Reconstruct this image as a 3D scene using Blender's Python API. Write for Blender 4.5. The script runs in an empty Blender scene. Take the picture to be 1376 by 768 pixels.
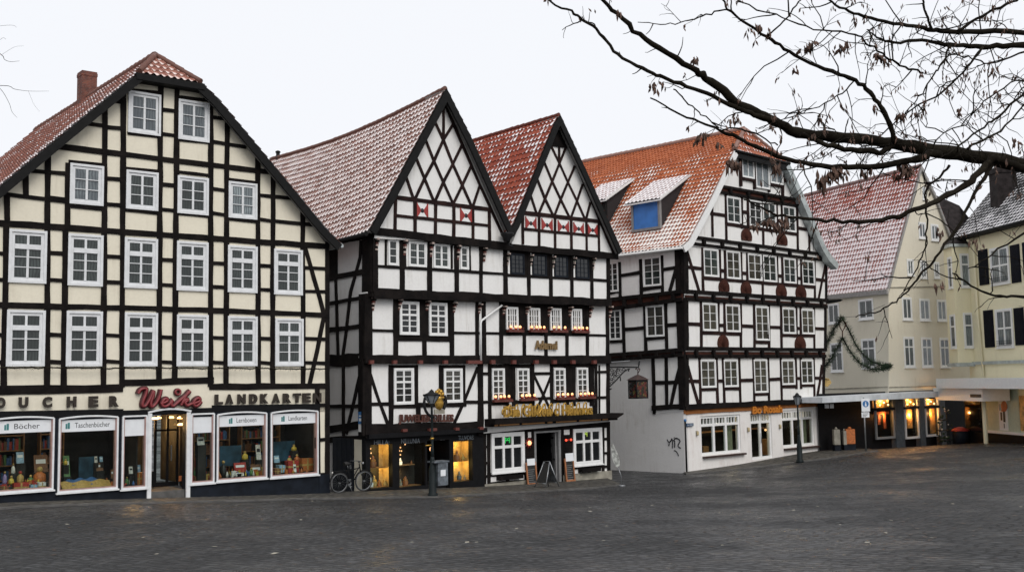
import bpy, math, random
import numpy as np
from mathutils import Vector, Matrix
rnd = random.Random(7)
SC = bpy.context.scene
COL = SC.collection
PI = math.pi
rad = math.radians

# ------------------------------------------------------------------ camera
FPX, CXP, CYP = 1400.0, 688.0, 384.0          # focal length and centre in photo pixels (1376 x 768)
PITCH, ROLL = 0.09104, -0.01833
CAM = Vector((0, 0, 3.8))
cp, sp = math.cos(PITCH), math.sin(PITCH)
Mx = Matrix(((1, 0, 0), (0, sp, -cp), (0, cp, sp)))
cr, sr = math.cos(ROLL), math.sin(ROLL)
W2C = Matrix(((cr, -sr, 0), (sr, cr, 0), (0, 0, 1))) @ Mx      # world -> camera (x right, y down, z forward)
C2W = W2C.transposed()

def ray(px, py):
    return C2W @ Vector(((px - CXP) / FPX, (py - CYP) / FPX, 1.0))

def at_depth(px, py, Y):                       # the point seen at a photo pixel, Y metres ahead
    d = ray(px, py)
    return CAM + d * (Y / d.y)

def project(P):
    c = W2C @ (Vector(P) - CAM)
    return CXP + FPX * c.x / c.z, CYP + FPX * c.y / c.z

cam_d = bpy.data.cameras.new("camera")
cam_o = bpy.data.objects.new("camera", cam_d)
COL.objects.link(cam_o)
cam_d.sensor_fit = 'HORIZONTAL'
cam_d.sensor_width = 36.0
cam_d.lens = FPX / 1376.0 * 36.0
cam_d.clip_end = 3000
R3 = C2W @ Matrix(((1, 0, 0), (0, -1, 0), (0, 0, -1)))
m4 = R3.to_4x4()
m4.translation = CAM
cam_o.matrix_world = m4
SC.camera = cam_o

# ------------------------------------------------------------------ objects
def put(o, parent=None):
    COL.objects.link(o)
    if parent is not None:
        o.parent = parent
    return o

def wloc(o):
    v = Vector((0, 0, 0))
    while o is not None:
        v = v + o.location
        o = o.parent
    return v

def tag(o, label=None, cat=None, group=None, kind=None):
    if label: o['label'] = label
    if cat: o['category'] = cat
    if group: o['group'] = group
    if kind: o['kind'] = kind
    return o

def thing(name, label, cat, loc, group=None):
    o = bpy.data.objects.new(name, None)
    o.empty_display_size = 0.2
    o.location = loc
    put(o)
    return tag(o, label, cat, group)

class MB:
    """collects faces; build() links them as ONE mesh object"""
    def __init__(s):
        s.v = []; s.f = []; s.mi = []; s.sm = []; s.uv = None
        s.cur = 0
    def face(s, idx, smooth=False):
        s.f.append(idx); s.mi.append(s.cur); s.sm.append(smooth)
    def poly(s, pts, smooth=False):
        b = len(s.v); s.v += [tuple(p) for p in pts]
        s.face(list(range(b, b + len(pts))), smooth)
    def prism(s, front, back):
        n = len(front); b = len(s.v)
        s.v += [tuple(p) for p in front] + [tuple(p) for p in back]
        s.face(list(range(b, b + n)))
        s.face([b + n + i for i in range(n)][::-1])
        for i in range(n):
            j = (i + 1) % n
            s.face([b + i, b + n + i, b + n + j, b + j])
    def box(s, c, ax, ay, az, hx, hy, hz):
        c = Vector(c); X = Vector(ax) * hx; Y = Vector(ay) * hy; Z = Vector(az) * hz
        fr = [c - X - Y - Z, c + X - Y - Z, c + X + Y - Z, c - X + Y - Z]
        bk = [p + 2 * Z for p in fr]
        s.prism(fr, bk)
    def abox(s, x0, y0, z0, x1, y1, z1):
        s.box(((x0 + x1) / 2, (y0 + y1) / 2, (z0 + z1) / 2), (1, 0, 0), (0, 1, 0), (0, 0, 1), abs(x1 - x0) / 2, abs(y1 - y0) / 2, abs(z1 - z0) / 2)
    def tube(s, pts, r, n=8, caps=True, closed=False, smooth=True):
        pts = [Vector(p) for p in pts]
        if not hasattr(r, '__len__'): r = [r] * len(pts)
        m = len(pts); b = len(s.v)
        up = Vector((0, 0, 1)); prev = None
        for i, p in enumerate(pts):
            if closed: d = pts[(i + 1) % m] - pts[i - 1]
            else: d = pts[min(i + 1, m - 1)] - pts[max(i - 1, 0)]
            if d.length < 1e-9: d = Vector((0, 0, 1))
            d.normalize()
            if prev is None:
                a = d.cross(up)
                if a.length < 1e-3: a = d.cross(Vector((1, 0, 0)))
            else:
                a = prev - d * prev.dot(d)
                if a.length < 1e-6: a = d.cross(up)
            a.normalize(); prev = a; c = d.cross(a)
            for k in range(n):
                t = 2 * PI * k / n
                s.v.append(tuple(p + (a * math.cos(t) + c * math.sin(t)) * r[i]))
        last = m if closed else m - 1
        for i in range(last):
            i2 = (i + 1) % m
            for k in range(n):
                k2 = (k + 1) % n
                s.face([b + i * n + k, b + i * n + k2, b + i2 * n + k2, b + i2 * n + k], smooth)
        if caps and not closed:
            s.face([b + k for k in range(n)][::-1]); s.face([b + (m - 1) * n + k for k in range(n)])
    def lathe(s, c, prof, n=14, axis=None, smooth=True):
        c = Vector(c); Z = Vector(axis or (0, 0, 1)).normalized()
        X = Z.orthogonal().normalized(); Y = Z.cross(X); b = len(s.v); m = len(prof)
        for r, h in prof:
            for k in range(n):
                t = 2 * PI * k / n
                s.v.append(tuple(c + Z * h + (X * math.cos(t) + Y * math.sin(t)) * r))
        for i in range(m - 1):
            for k in range(n):
                k2 = (k + 1) % n
                s.face([b + i * n + k, b + i * n + k2, b + (i + 1) * n + k2, b + (i + 1) * n + k], smooth)
        s.face([b + k for k in range(n)][::-1]); s.face([b + (m - 1) * n + k for k in range(n)])
    def ball(s, c, r, n=10, sz=1.0):
        prof = [(max(r * math.sin(PI * i / 6), 1e-4), -r * sz * math.cos(PI * i / 6)) for i in range(7)]
        s.lathe(c, prof, n)
    def build(s, name, mats, parent=None, kind=None):
        if not isinstance(mats, (list, tuple)): mats = [mats]
        off = wloc(parent) if parent is not None else Vector((0, 0, 0))
        me = bpy.data.meshes.new(name)
        va = np.array(s.v, dtype=float).reshape(-1, 3) - np.array(off)
        me.from_pydata(va.tolist(), [], s.f)
        for m in mats: me.materials.append(m)
        if len(mats) > 1: me.polygons.foreach_set('material_index', s.mi)
        me.polygons.foreach_set('use_smooth', s.sm)
        me.update()
        o = bpy.data.objects.new(name, me)
        put(o, parent)
        if kind: o['kind'] = kind
        return o

def grid_mesh(name, V, UV, mats, parent=None, kind=None, smooth=True):
    """V: (m, n, 3) numpy grid; UV: (m, n, 2)"""
    m, n = V.shape[:2]
    off = np.array(wloc(parent)) if parent is not None else 0
    me = bpy.data.meshes.new(name)
    verts = (V - off).reshape(-1, 3)
    idx = np.arange(m * n).reshape(m, n)
    F = np.stack([idx[:-1, :-1], idx[:-1, 1:], idx[1:, 1:], idx[1:, :-1]], -1).reshape(-1, 4)
    me.vertices.add(len(verts)); me.vertices.foreach_set('co', verts.astype(np.float32).ravel())
    me.loops.add(F.size); me.loops.foreach_set('vertex_index', F.ravel().astype(np.int32))
    me.polygons.add(len(F)); me.polygons.foreach_set('loop_start', (np.arange(len(F)) * 4).astype(np.int32))
    try: me.polygons.foreach_set('loop_total', np.full(len(F), 4, dtype=np.int32))
    except Exception: pass
    me.update(calc_edges=True)
    if UV is not None:
        ul = me.uv_layers.new(name='UVMap')
        ul.data.foreach_set('uv', UV.reshape(-1, 2)[F.ravel()].astype(np.float32).ravel())
    me.polygons.foreach_set('use_smooth', np.full(len(F), smooth))
    me.materials.append(mats)
    me.validate(); me.update()
    o = bpy.data.objects.new(name, me)
    put(o, parent)
    if kind: o['kind'] = kind
    return o

# ------------------------------------------------------------------ planes of facades
class Plane:
    def __init__(s, P, a):
        s.a = a; s.P = Vector(P)
        s.e = Vector((math.cos(rad(a)), math.sin(rad(a)), 0))
        s.n = Vector((math.sin(rad(a)), -math.cos(rad(a)), 0))
    def off(s, d):
        return Plane(s.P + s.n * d, s.a)
    def hit(s, px, py):
        d = ray(px, py); t = (s.P - CAM).dot(s.n) / d.dot(s.n)
        return CAM + d * t
    def uv(s, px, py):
        q = s.hit(px, py) - s.P
        return (q.dot(s.e), q.z + s.P.z)
    def at(s, u, v, d=0.0):
        p = s.P + s.e * u + s.n * d
        return Vector((p.x, p.y, v))
    def rect(s, xl, xr, yt, yb):
        u0, v1 = s.uv(xl, yt); _, v0 = s.uv(xl, yb); u1, _ = s.uv(xr, (yt + yb) / 2)
        return u0, u1, v0, v1

def pbox(mb, pl, u0, u1, v0, v1, d0, d1):
    mb.prism([pl.at(u0, v0, d1), pl.at(u1, v0, d1), pl.at(u1, v1, d1), pl.at(u0, v1, d1)],
             [pl.at(u0, v0, d0), pl.at(u1, v0, d0), pl.at(u1, v1, d0), pl.at(u0, v1, d0)])

def ppoly(mb, pl, uvs, d0, d1):
    mb.prism([pl.at(u, v, d1) for u, v in uvs], [pl.at(u, v, d0) for u, v in uvs])

def ribbon(mb, pl, uvs, w, d0, d1, jit=0.0):
    """a bar of width w that follows a polyline in the plane, with slightly uneven edges"""
    pts = [Vector((u, v)) for u, v in uvs]
    fine = [pts[0]]
    for a, b in zip(pts[:-1], pts[1:]):
        k = max(1, int((b - a).length / 0.55)) if jit else 1
        for i in range(1, k + 1): fine.append(a.lerp(b, i / k))
    L = []; Rr = []
    for i, p in enumerate(fine):
        d = fine[min(i + 1, len(fine) - 1)] - fine[max(i - 1, 0)]
        d.normalize(); nrm = Vector((-d.y, d.x))
        a = w / 2 * (1 + rnd.uniform(-jit, jit)); b = w / 2 * (1 + rnd.uniform(-jit, jit))
        L.append(p + nrm * a); Rr.append(p - nrm * b)
    b0 = len(mb.v); m = len(fine)
    for i in range(m):
        for q, d in ((L[i], d1), (Rr[i], d1), (Rr[i], d0), (L[i], d0)):
            mb.v.append(tuple(pl.at(q.x, q.y, d)))
    for i in range(m - 1):
        for k in range(4):
            k2 = (k + 1) % 4
            mb.face([b0 + i * 4 + k, b0 + (i + 1) * 4 + k, b0 + (i + 1) * 4 + k2, b0 + i * 4 + k2])
    mb.face([b0, b0 + 1, b0 + 2, b0 + 3]); e = b0 + (m - 1) * 4
    mb.face([e + 3, e + 2, e + 1, e])

def bars(mb, pl, lst, w, proud=0.035, ext=0.0):
    """lst of pixel polylines (x0,y0,x1,y1,...) traced on the facade; each becomes one timber"""
    for t in lst:
        ww = w
        if len(t) % 2: ww = t[-1]; t = t[:-1]
        uvs = [pl.uv(t[i], t[i + 1]) for i in range(0, len(t), 2)]
        ribbon(mb, pl, uvs, ww, -0.05, proud + rnd.uniform(0, 0.014), 0.15)

# ------------------------------------------------------------------ node materials
def newmat(name):
    m = bpy.data.materials.new(name); m.use_nodes = True
    nt = m.node_tree; b = nt.nodes.get('Principled BSDF')
    return m, nt, b

def N(nt, typ, **kw):
    n = nt.nodes.new(typ)
    for k, v in kw.items():
        if k.startswith('i_'):
            key = k[2:]
            n.inputs[int(key) if key.isdigit() else key].default_value = v
        else: setattr(n, k, v)
    return n

def lk(nt, a, b): nt.links.new(a, b)

def math_n(nt, op, a, b=None, c=None, clamp=False):
    n = nt.nodes.new('ShaderNodeMath'); n.operation = op; n.use_clamp = clamp
    for i, x in enumerate((a, b, c)):
        if x is None: continue
        if hasattr(x, 'is_linked') or hasattr(x, 'links'): nt.links.new(x, n.inputs[i])
        else: n.inputs[i].default_value = x
    return n.outputs[0]

def mixc(nt, fac, a, b, typ='MIX'):
    n = nt.nodes.new('ShaderNodeMix'); n.data_type = 'RGBA'; n.blend_type = typ
    for sock, x in ((n.inputs[0], fac), (n.inputs[6], a), (n.inputs[7], b)):
        if hasattr(x, 'links'): nt.links.new(x, sock)
        elif isinstance(x, (int, float)): sock.default_value = x
        else: sock.default_value = (x[0], x[1], x[2], 1)
    return n.outputs[2]

def mapr(nt, v, a, b, c=0.0, d=1.0, smooth=True):
    n = nt.nodes.new('ShaderNodeMapRange')
    if smooth: n.interpolation_type = 'SMOOTHSTEP'
    nt.links.new(v, n.inputs[0])
    for i, x in zip((1, 2, 3, 4), (a, b, c, d)):
        n.inputs[i].default_value = x
    return n.outputs[0]

def noise(nt, vec, scale, detail=4, rough=0.55):
    n = nt.nodes.new('ShaderNodeTexNoise'); n.inputs['Scale'].default_value = scale
    n.inputs['Detail'].default_value = detail; n.inputs['Roughness'].default_value = rough
    if vec is not None: nt.links.new(vec, n.inputs['Vector'])
    return n.outputs[0]

def geo_pos(nt):
    return nt.nodes.new('ShaderNodeNewGeometry').outputs['Position']

def bump(nt, bsdf, h, strength, dist=0.02):
    n = nt.nodes.new('ShaderNodeBump'); n.inputs['Strength'].default_value = strength
    n.inputs['Distance'].default_value = dist
    nt.links.new(h, n.inputs['Height']); nt.links.new(n.outputs[0], bsdf.inputs['Normal'])

def simple(name, col, rough=0.6, metal=0.0, var=0.15, scale=6.0, bmp=0.1, spec=0.5):
    """plain paint or stone with a little uneven tone and surface"""
    m, nt, b = newmat(name)
    p = geo_pos(nt); nz = noise(nt, p, scale)
    c = mixc(nt, mapr(nt, nz, 0.3, 0.7), [x * (1 - var) for x in col], [min(1, x * (1 + var)) for x in col])
    lk(nt, c, b.inputs['Base Color'])
    b.inputs['Roughness'].default_value = rough; b.inputs['Metallic'].default_value = metal
    b.inputs['Specular IOR Level'].default_value = spec
    if bmp: bump(nt, b, noise(nt, p, scale * 8), bmp, 0.01)
    return m

def emit(name, col, strength):
    m, nt, b = newmat(name)
    b.inputs['Base Color'].default_value = (*col, 1)
    b.inputs['Emission Color'].default_value = (*col, 1)
    b.inputs['Emission Strength'].default_value = strength
    return m

def plaster(name, col, dirt, amount=0.35, bmp=0.25):
    m, nt, b = newmat(name)
    p = geo_pos(nt)
    big = noise(nt, p, 0.9, 6, 0.6); fine = noise(nt, p, 14, 4)
    mp = N(nt, 'ShaderNodeMapping', i_Scale=(3.0, 3.0, 0.35)); lk(nt, p, mp.inputs[0])
    streak = noise(nt, mp.outputs[0], 2.2, 5, 0.6)
    f = math_n(nt, 'MULTIPLY', mapr(nt, big, 0.42, 0.75), mapr(nt, streak, 0.4, 0.75))
    f = math_n(nt, 'MULTIPLY', f, amount)
    c = mixc(nt, f, col, dirt)
    c = mixc(nt, mapr(nt, fine, 0.3, 0.75, 0, 0.12), c, [x * 0.6 for x in col])
    lk(nt, c, b.inputs['Base Color'])
    b.inputs['Roughness'].default_value = 0.9; b.inputs['Specular IOR Level'].default_value = 0.2
    h = math_n(nt, 'ADD', math_n(nt, 'MULTIPLY', noise(nt, p, 3.0, 3), 1.5), math_n(nt, 'MULTIPLY', noise(nt, p, 40, 3), 0.35))
    bump(nt, b, h, bmp, 0.03)
    return m

def timber(name, col, col2):
    m, nt, b = newmat(name)
    p = geo_pos(nt)
    a = noise(nt, p, 2.5, 5); g = noise(nt, p, 28, 4, 0.7)
    c = mixc(nt, mapr(nt, a, 0.35, 0.7), col, col2)
    c = mixc(nt, mapr(nt, g, 0.55, 0.75, 0, 0.6), c, [x * 2.2 + 0.006 for x in col2])
    lk(nt, c, b.inputs['Base Color'])
    b.inputs['Roughness'].default_value = 0.85; b.inputs['Specular IOR Level'].default_value = 0.05
    bump(nt, b, g, 0.5, 0.015)
    return m

def tiles(name, c1, c2, cov, cov_eave=0.0, eave=6.0, verge=0.0, patch=0.5, pscale=0.5, top=0.0, ridge=20.0, dark=(0.05, 0.025, 0.02), snowc=(0.78, 0.76, 0.77), seed=0.0, gapk=0.75):
    """clay pantiles; UV counts tiles (x along the eave, y up the slope). Snow lies in the troughs and on the tile ends"""
    m, nt, b = newmat(name)
    uv = N(nt, 'ShaderNodeUVMap').outputs[0]
    sx = N(nt, 'ShaderNodeSeparateXYZ'); lk(nt, uv, sx.inputs[0])
    U, V = sx.outputs[0], sx.outputs[1]
    fu = math_n(nt, 'FRACT', U); fv = math_n(nt, 'FRACT', V)
    iu = math_n(nt, 'FLOOR', U); iv = math_n(nt, 'FLOOR', V)
    cb = N(nt, 'ShaderNodeCombineXYZ'); lk(nt, iu, cb.inputs[0]); lk(nt, iv, cb.inputs[1]); cb.inputs[2].default_value = seed
    wn = N(nt, 'ShaderNodeTexWhiteNoise'); lk(nt, cb.outputs[0], wn.inputs[0]); per = wn.outputs[0]
    mp = N(nt, 'ShaderNodeMapping', i_Location=(seed * 3.1, seed * 1.7, seed)); lk(nt, uv, mp.inputs[0])
    nz = noise(nt, mp.outputs[0], pscale * 0.22, 5, 0.6)
    nf = noise(nt, mp.outputs[0], 2.3, 3)
    base = mixc(nt, per, c1, c2)
    base = mixc(nt, mapr(nt, nz, 0.35, 0.7, 0, 0.45), base, [x * 0.55 for x in c1])
    # gap between courses and the far flank of each roll
    gap = math_n(nt, 'MAXIMUM', mapr(nt, fv, 0.10, 0.0), mapr(nt, math_n(nt, 'ABSOLUTE', math_n(nt, 'SUBTRACT', fu, 0.93)), 0.07, 0.0))
    base = mixc(nt, math_n(nt, 'MULTIPLY', gap, gapk), base, dark)
    trough = math_n(nt, 'MULTIPLY', math_n(nt, 'COSINE', math_n(nt, 'MULTIPLY', math_n(nt, 'SUBTRACT', fu, 0.55), 2 * PI)), 0.5)
    low = mapr(nt, fv, 0.95, 0.15, -0.25, 0.35, False)
    tm = math_n(nt, 'ADD', trough, low)
    tm = math_n(nt, 'ADD', tm, math_n(nt, 'MULTIPLY', math_n(nt, 'SUBTRACT', nz, 0.5), patch * 4.0))
    tm = math_n(nt, 'ADD', tm, math_n(nt, 'MULTIPLY', math_n(nt, 'SUBTRACT', per, 0.5), 0.35))
    tm = math_n(nt, 'ADD', tm, math_n(nt, 'MULTIPLY', math_n(nt, 'SUBTRACT', nf, 0.5), 0.8))
    tm = math_n(nt, 'ADD', tm, cov)
    if cov_eave: tm = math_n(nt, 'ADD', tm, mapr(nt, V, eave, 0.0, 0.0, cov_eave))
    if verge: tm = math_n(nt, 'ADD', tm, mapr(nt, U, 5.0, 1.0, 0.0, verge))
    if top: tm = math_n(nt, 'ADD', tm, mapr(nt, V, ridge * 0.55, ridge, 0.0, -top))
    snow = mapr(nt, tm, 0.05, 0.35)
    snow = math_n(nt, 'MULTIPLY', snow, math_n(nt, 'SUBTRACT', 1.0, math_n(nt, 'MULTIPLY', gap, 0.85)))
    lk(nt, mixc(nt, snow, base, snowc), b.inputs['Base Color'])
    lk(nt, mapr(nt, snow, 0, 1, 0.55, 0.85), b.inputs['Roughness'])
    b.inputs['Specular IOR Level'].default_value = 0.3
    bump(nt, b, nf, 0.25, 0.02)
    return m

def pane_mat(name, base, cur, curtain=0.7, rough=0.06):
    """old window glass with a net curtain close behind it"""
    m, nt, b = newmat(name)
    oi = N(nt, 'ShaderNodeObjectInfo'); r = oi.outputs['Random']
    p = geo_pos(nt)
    sx = N(nt, 'ShaderNodeSeparateXYZ'); lk(nt, p, sx.inputs[0])
    h = math_n(nt, 'ADD', math_n(nt, 'MULTIPLY', sx.outputs[0], 0.8), math_n(nt, 'MULTIPLY', sx.outputs[1], 0.6))
    w = noise(nt, p, 3.0, 2)
    fold = math_n(nt, 'SINE', math_n(nt, 'ADD', math_n(nt, 'MULTIPLY', h, 70.0), math_n(nt, 'MULTIPLY', w, 9.0)))
    f = mapr(nt, fold, -1, 1, 0.25, 1.0)
    big = mapr(nt, noise(nt, p, 1.6, 3), 0.35, 0.65)
    f = math_n(nt, 'MULTIPLY', f, math_n(nt, 'MULTIPLY', mapr(nt, r, 0.0, 1.0, 0.08, 1.35, False), curtain))
    f = math_n(nt, 'MULTIPLY', f, mapr(nt, big, 0, 1, 0.45, 1.0))
    lk(nt, mixc(nt, f, base, cur), b.inputs['Base Color'])
    b.inputs['Roughness'].default_value = rough
    b.inputs['Specular IOR Level'].default_value = 0.5
    bump(nt, b, noise(nt, p, 2.2, 2), 0.12, 0.05)
    return m

def clear_glass(name):
    m, nt, b = newmat(name); nt.nodes.remove(b)
    out = nt.nodes.get('Material Output')
    tr = N(nt, 'ShaderNodeBsdfTransparent'); tr.inputs[0].default_value = (0.86, 0.9, 0.88, 1)
    gl = N(nt, 'ShaderNodeBsdfGlossy'); gl.inputs['Roughness'].default_value = 0.02
    gl.inputs['Color'].default_value = (0.7, 0.75, 0.8, 1)
    ge = N(nt, 'ShaderNodeNewGeometry'); dt = N(nt, 'ShaderNodeVectorMath', operation='DOT_PRODUCT')
    lk(nt, ge.outputs['Incoming'], dt.inputs[0]); lk(nt, ge.outputs['Normal'], dt.inputs[1])
    cs = math_n(nt, 'SUBTRACT', 1.0, math_n(nt, 'ABSOLUTE', dt.outputs['Value']))
    fr = math_n(nt, 'ADD', 0.012, math_n(nt, 'MULTIPLY', math_n(nt, 'POWER', cs, 5.0), 0.5))
    p = geo_pos(nt); bm = N(nt, 'ShaderNodeBump'); bm.inputs['Strength'].default_value = 0.08
    lk(nt, noise(nt, p, 1.5, 2), bm.inputs['Height']); lk(nt, bm.outputs[0], gl.inputs['Normal'])
    mx = N(nt, 'ShaderNodeMixShader')
    lk(nt, fr, mx.inputs[0]); lk(nt, tr.outputs[0], mx.inputs[1]); lk(nt, gl.outputs[0], mx.inputs[2])
    lk(nt, mx.outputs[0], out.inputs[0])
    return m

def cobbles(name, col, col2, scale, wet=0.4):
    """worn setts, rain-wet"""
    m, nt, b = newmat(name)
    p = geo_pos(nt)
    wob = N(nt, 'ShaderNodeTexNoise'); wob.inputs['Scale'].default_value = 0.6; lk(nt, p, wob.inputs['Vector'])
    va = N(nt, 'ShaderNodeVectorMath', operation='MULTIPLY_ADD'); lk(nt, wob.outputs[1], va.inputs[0]); va.inputs[1].default_value = (0.5, 0.5, 0); lk(nt, p, va.inputs[2])
    rot = N(nt, 'ShaderNodeMapping', i_Rotation=(0, 0, rad(38)), i_Scale=(1, 1, 0.0)); lk(nt, va.outputs[0], rot.inputs[0])
    vo = N(nt, 'ShaderNodeTexVoronoi', feature='DISTANCE_TO_EDGE'); vo.inputs['Scale'].default_value = scale; vo.inputs['Randomness'].default_value = 0.45
    lk(nt, rot.outputs[0], vo.inputs['Vector'])
    vc = N(nt, 'ShaderNodeTexVoronoi'); vc.inputs['Scale'].default_value = scale; vc.inputs['Randomness'].default_value = 0.45
    lk(nt, rot.outputs[0], vc.inputs['Vector'])
    joint = mapr(nt, vo.outputs[0], 0.02, 0.2)
    big = noise(nt, p, 0.16, 6, 0.65); mid = noise(nt, p, 1.7, 5, 0.65); fine = noise(nt, p, 30, 3)
    sep = N(nt, 'ShaderNodeSeparateColor'); lk(nt, vc.outputs['Color'], sep.inputs[0])
    c = mixc(nt, sep.outputs[0], col, col2)
    c = mixc(nt, mapr(nt, big, 0.35, 0.65, 0, 0.62), c, [x * 0.5 for x in col])
    c = mixc(nt, mapr(nt, mid, 0.5, 0.75, 0, 0.5), c, [x * 1.7 for x in col2])
    c = mixc(nt, math_n(nt, 'MULTIPLY', math_n(nt, 'SUBTRACT', 1.0, joint), 0.85), c, [x * 0.22 for x in col])
    fl = N(nt, 'ShaderNodeMapping', i_Scale=(1.0, 2.2, 1.0)); lk(nt, p, fl.inputs[0])
    fleck = mapr(nt, noise(nt, fl.outputs[0], 5.0, 5, 0.7), 0.535, 0.62)
    c = mixc(nt, math_n(nt, 'MULTIPLY', fleck, 0.8), c, (0.012, 0.010, 0.009))
    lk(nt, c, b.inputs['Base Color'])
    wetf = math_n(nt, 'ADD', math_n(nt, 'MULTIPLY', mapr(nt, mid, 0.4, 0.62), 0.25), math_n(nt, 'MULTIPLY', mapr(nt, big, 0.42, 0.58), 0.36))
    lk(nt, math_n(nt, 'ADD', wetf, wet), b.inputs['Roughness'])
    b.inputs['Specular IOR Level'].default_value = 0.38
    h = math_n(nt, 'ADD', math_n(nt, 'MULTIPLY', mapr(nt, vo.outputs[0], 0.0, 0.3), 1.0), math_n(nt, 'MULTIPLY', sep.outputs[1], 0.5))
    h = math_n(nt, 'ADD', h, math_n(nt, 'MULTIPLY', fine, 0.25))
    bump(nt, b, h, 1.0, 0.06)
    return m

def bricks(name, c1, c2, mortar, scale=1.0):
    m, nt, b = newmat(name)
    p = geo_pos(nt)
    sx = N(nt, 'ShaderNodeSeparateXYZ'); lk(nt, p, sx.inputs[0])
    cb = N(nt, 'ShaderNodeCombineXYZ')
    lk(nt, math_n(nt, 'ADD', sx.outputs[0], math_n(nt, 'MULTIPLY', sx.outputs[1], 0.7)), cb.inputs[0]); lk(nt, sx.outputs[2], cb.inputs[1])
    br = N(nt, 'ShaderNodeTexBrick'); lk(nt, cb.outputs[0], br.inputs['Vector'])
    br.inputs['Color1'].default_value = (*c1, 1); br.inputs['Color2'].default_value = (*c2, 1); br.inputs['Mortar'].default_value = (*mortar, 1)
    br.inputs['Scale'].default_value = 4.0 * scale; br.inputs['Mortar Size'].default_value = 0.02
    lk(nt, mixc(nt, mapr(nt, noise(nt, p, 5), 0.4, 0.7, 0, 0.5), br.outputs[0], (0.03, 0.02, 0.018)), b.inputs['Base Color'])
    b.inputs['Roughness'].default_value = 0.9
    return m

MAT = {}
MAT['cream'] = plaster('cream_plaster', (0.79, 0.735, 0.60), (0.50, 0.44, 0.34), 0.6)
MAT['white'] = plaster('white_plaster', (0.81, 0.80, 0.78), (0.50, 0.47, 0.42), 0.65)
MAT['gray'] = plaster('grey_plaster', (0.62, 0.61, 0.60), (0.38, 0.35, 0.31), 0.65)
MAT['shopw'] = plaster('shop_plaster', (0.78, 0.755, 0.73), (0.48, 0.38, 0.34), 0.65)
MAT['beige'] = plaster('beige_plaster', (0.72, 0.67, 0.55), (0.44, 0.38, 0.28), 0.5)
MAT['yellow'] = plaster('yellow_plaster', (0.82, 0.76, 0.54), (0.52, 0.46, 0.32), 0.35)
MAT['timber'] = timber('black_timber', (0.008, 0.007, 0.007), (0.016, 0.013, 0.012))
MAT['timberbr'] = timber('brown_timber', (0.016, 0.010, 0.010), (0.032, 0.018, 0.016))
MAT['redbr'] = timber('red_brown_board', (0.045, 0.018, 0.014), (0.075, 0.030, 0.022))
MAT['orangewood'] = timber('orange_oak', (0.20, 0.075, 0.025), (0.27, 0.11, 0.04))
MAT['verge'] = simple('verge_board', (0.009, 0.009, 0.009), 0.7, var=0.2, spec=0.15)
MAT['soffit'] = simple('grey_soffit', (0.28, 0.27, 0.26), 0.8)
MAT['whitepaint'] = simple('white_gloss_paint', (0.78, 0.78, 0.77), 0.4, var=0.04, scale=9, bmp=0.08)
MAT['greypaint'] = simple('grey_door_paint', (0.22, 0.22, 0.22), 0.45, var=0.1)
MAT['zinc'] = simple('zinc_sheet', (0.42, 0.46, 0.46), 0.45, 0.3, var=0.2, scale=3)
MAT['navy'] = simple('navy_shop_paint', (0.009, 0.012, 0.018), 0.6, var=0.3, scale=3, spec=0.15)
MAT['black'] = simple('black_paint', (0.007, 0.007, 0.008), 0.6, var=0.2, spec=0.12)
MAT['iron'] = simple('wrought_iron', (0.010, 0.010, 0.011), 0.6, 0.0, var=0.3, spec=0.2)
MAT['rust'] = simple('rusty_copper', (0.045, 0.024, 0.02), 0.65, 0.1, var=0.3)
MAT['green'] = simple('dark_green_iron', (0.010, 0.015, 0.016), 0.55, 0.0, var=0.3, spec=0.2)
MAT['red'] = simple('red_paint', (0.30, 0.025, 0.02), 0.5, var=0.2)
MAT['redneon'] = simple('red_script_tube', (0.22, 0.030, 0.035), 0.4, var=0.1)
MAT['darkred'] = simple('dark_red_case', (0.07, 0.012, 0.014), 0.4, var=0.1)
MAT['gold'] = simple('gilded_metal', (0.46, 0.27, 0.05), 0.4, 0.6, var=0.3, scale=12)
MAT['bronze'] = simple('brown_letter_metal', (0.022, 0.014, 0.008), 0.5, 0.1, var=0.3, scale=12)
MAT['pink'] = simple('dusky_pink_trim', (0.36, 0.22, 0.20), 0.5, var=0.1)
MAT['pane'] = pane_mat('curtained_pane', (0.012, 0.016, 0.015), (0.085, 0.105, 0.098), 0.6)
MAT['panel'] = pane_mat('pale_curtained_pane', (0.06, 0.07, 0.08), (0.30, 0.35, 0.36), 0.8)
MAT['panebr'] = pane_mat('brown_curtained_pane', (0.014, 0.015, 0.014), (0.17, 0.15, 0.115), 0.5)
MAT['panedk'] = pane_mat('dark_pane', (0.006, 0.007, 0.008), (0.02, 0.022, 0.024), 0.5)
MAT['glass'] = clear_glass('clear_glass')
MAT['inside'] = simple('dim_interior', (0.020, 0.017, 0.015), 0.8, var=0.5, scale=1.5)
MAT['insideblue'] = simple('blue_display_board', (0.02, 0.065, 0.11), 0.7, var=0.5, scale=2)
MAT['warm'] = simple('warm_display_wall', (0.62, 0.43, 0.18), 0.7, var=0.15)
MAT['shelf'] = simple('oak_shelf', (0.32, 0.16, 0.06), 0.5, var=0.2)
MAT['stone'] = simple('sandstone_plinth', (0.30, 0.28, 0.23), 0.9, var=0.25, scale=3, bmp=0.3)
MAT['slate'] = None
MAT['blue'] = simple('blue_tarpaulin', (0.04, 0.18, 0.52), 0.5, var=0.12, scale=2)
MAT['signblue'] = simple('blue_enamel', (0.02, 0.14, 0.36), 0.35, var=0.05)
MAT['paper'] = simple('white_card', (0.74, 0.76, 0.78), 0.6, var=0.03)
MAT['ink'] = simple('black_ink', (0.015, 0.015, 0.018), 0.6, var=0.05, bmp=0)
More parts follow.
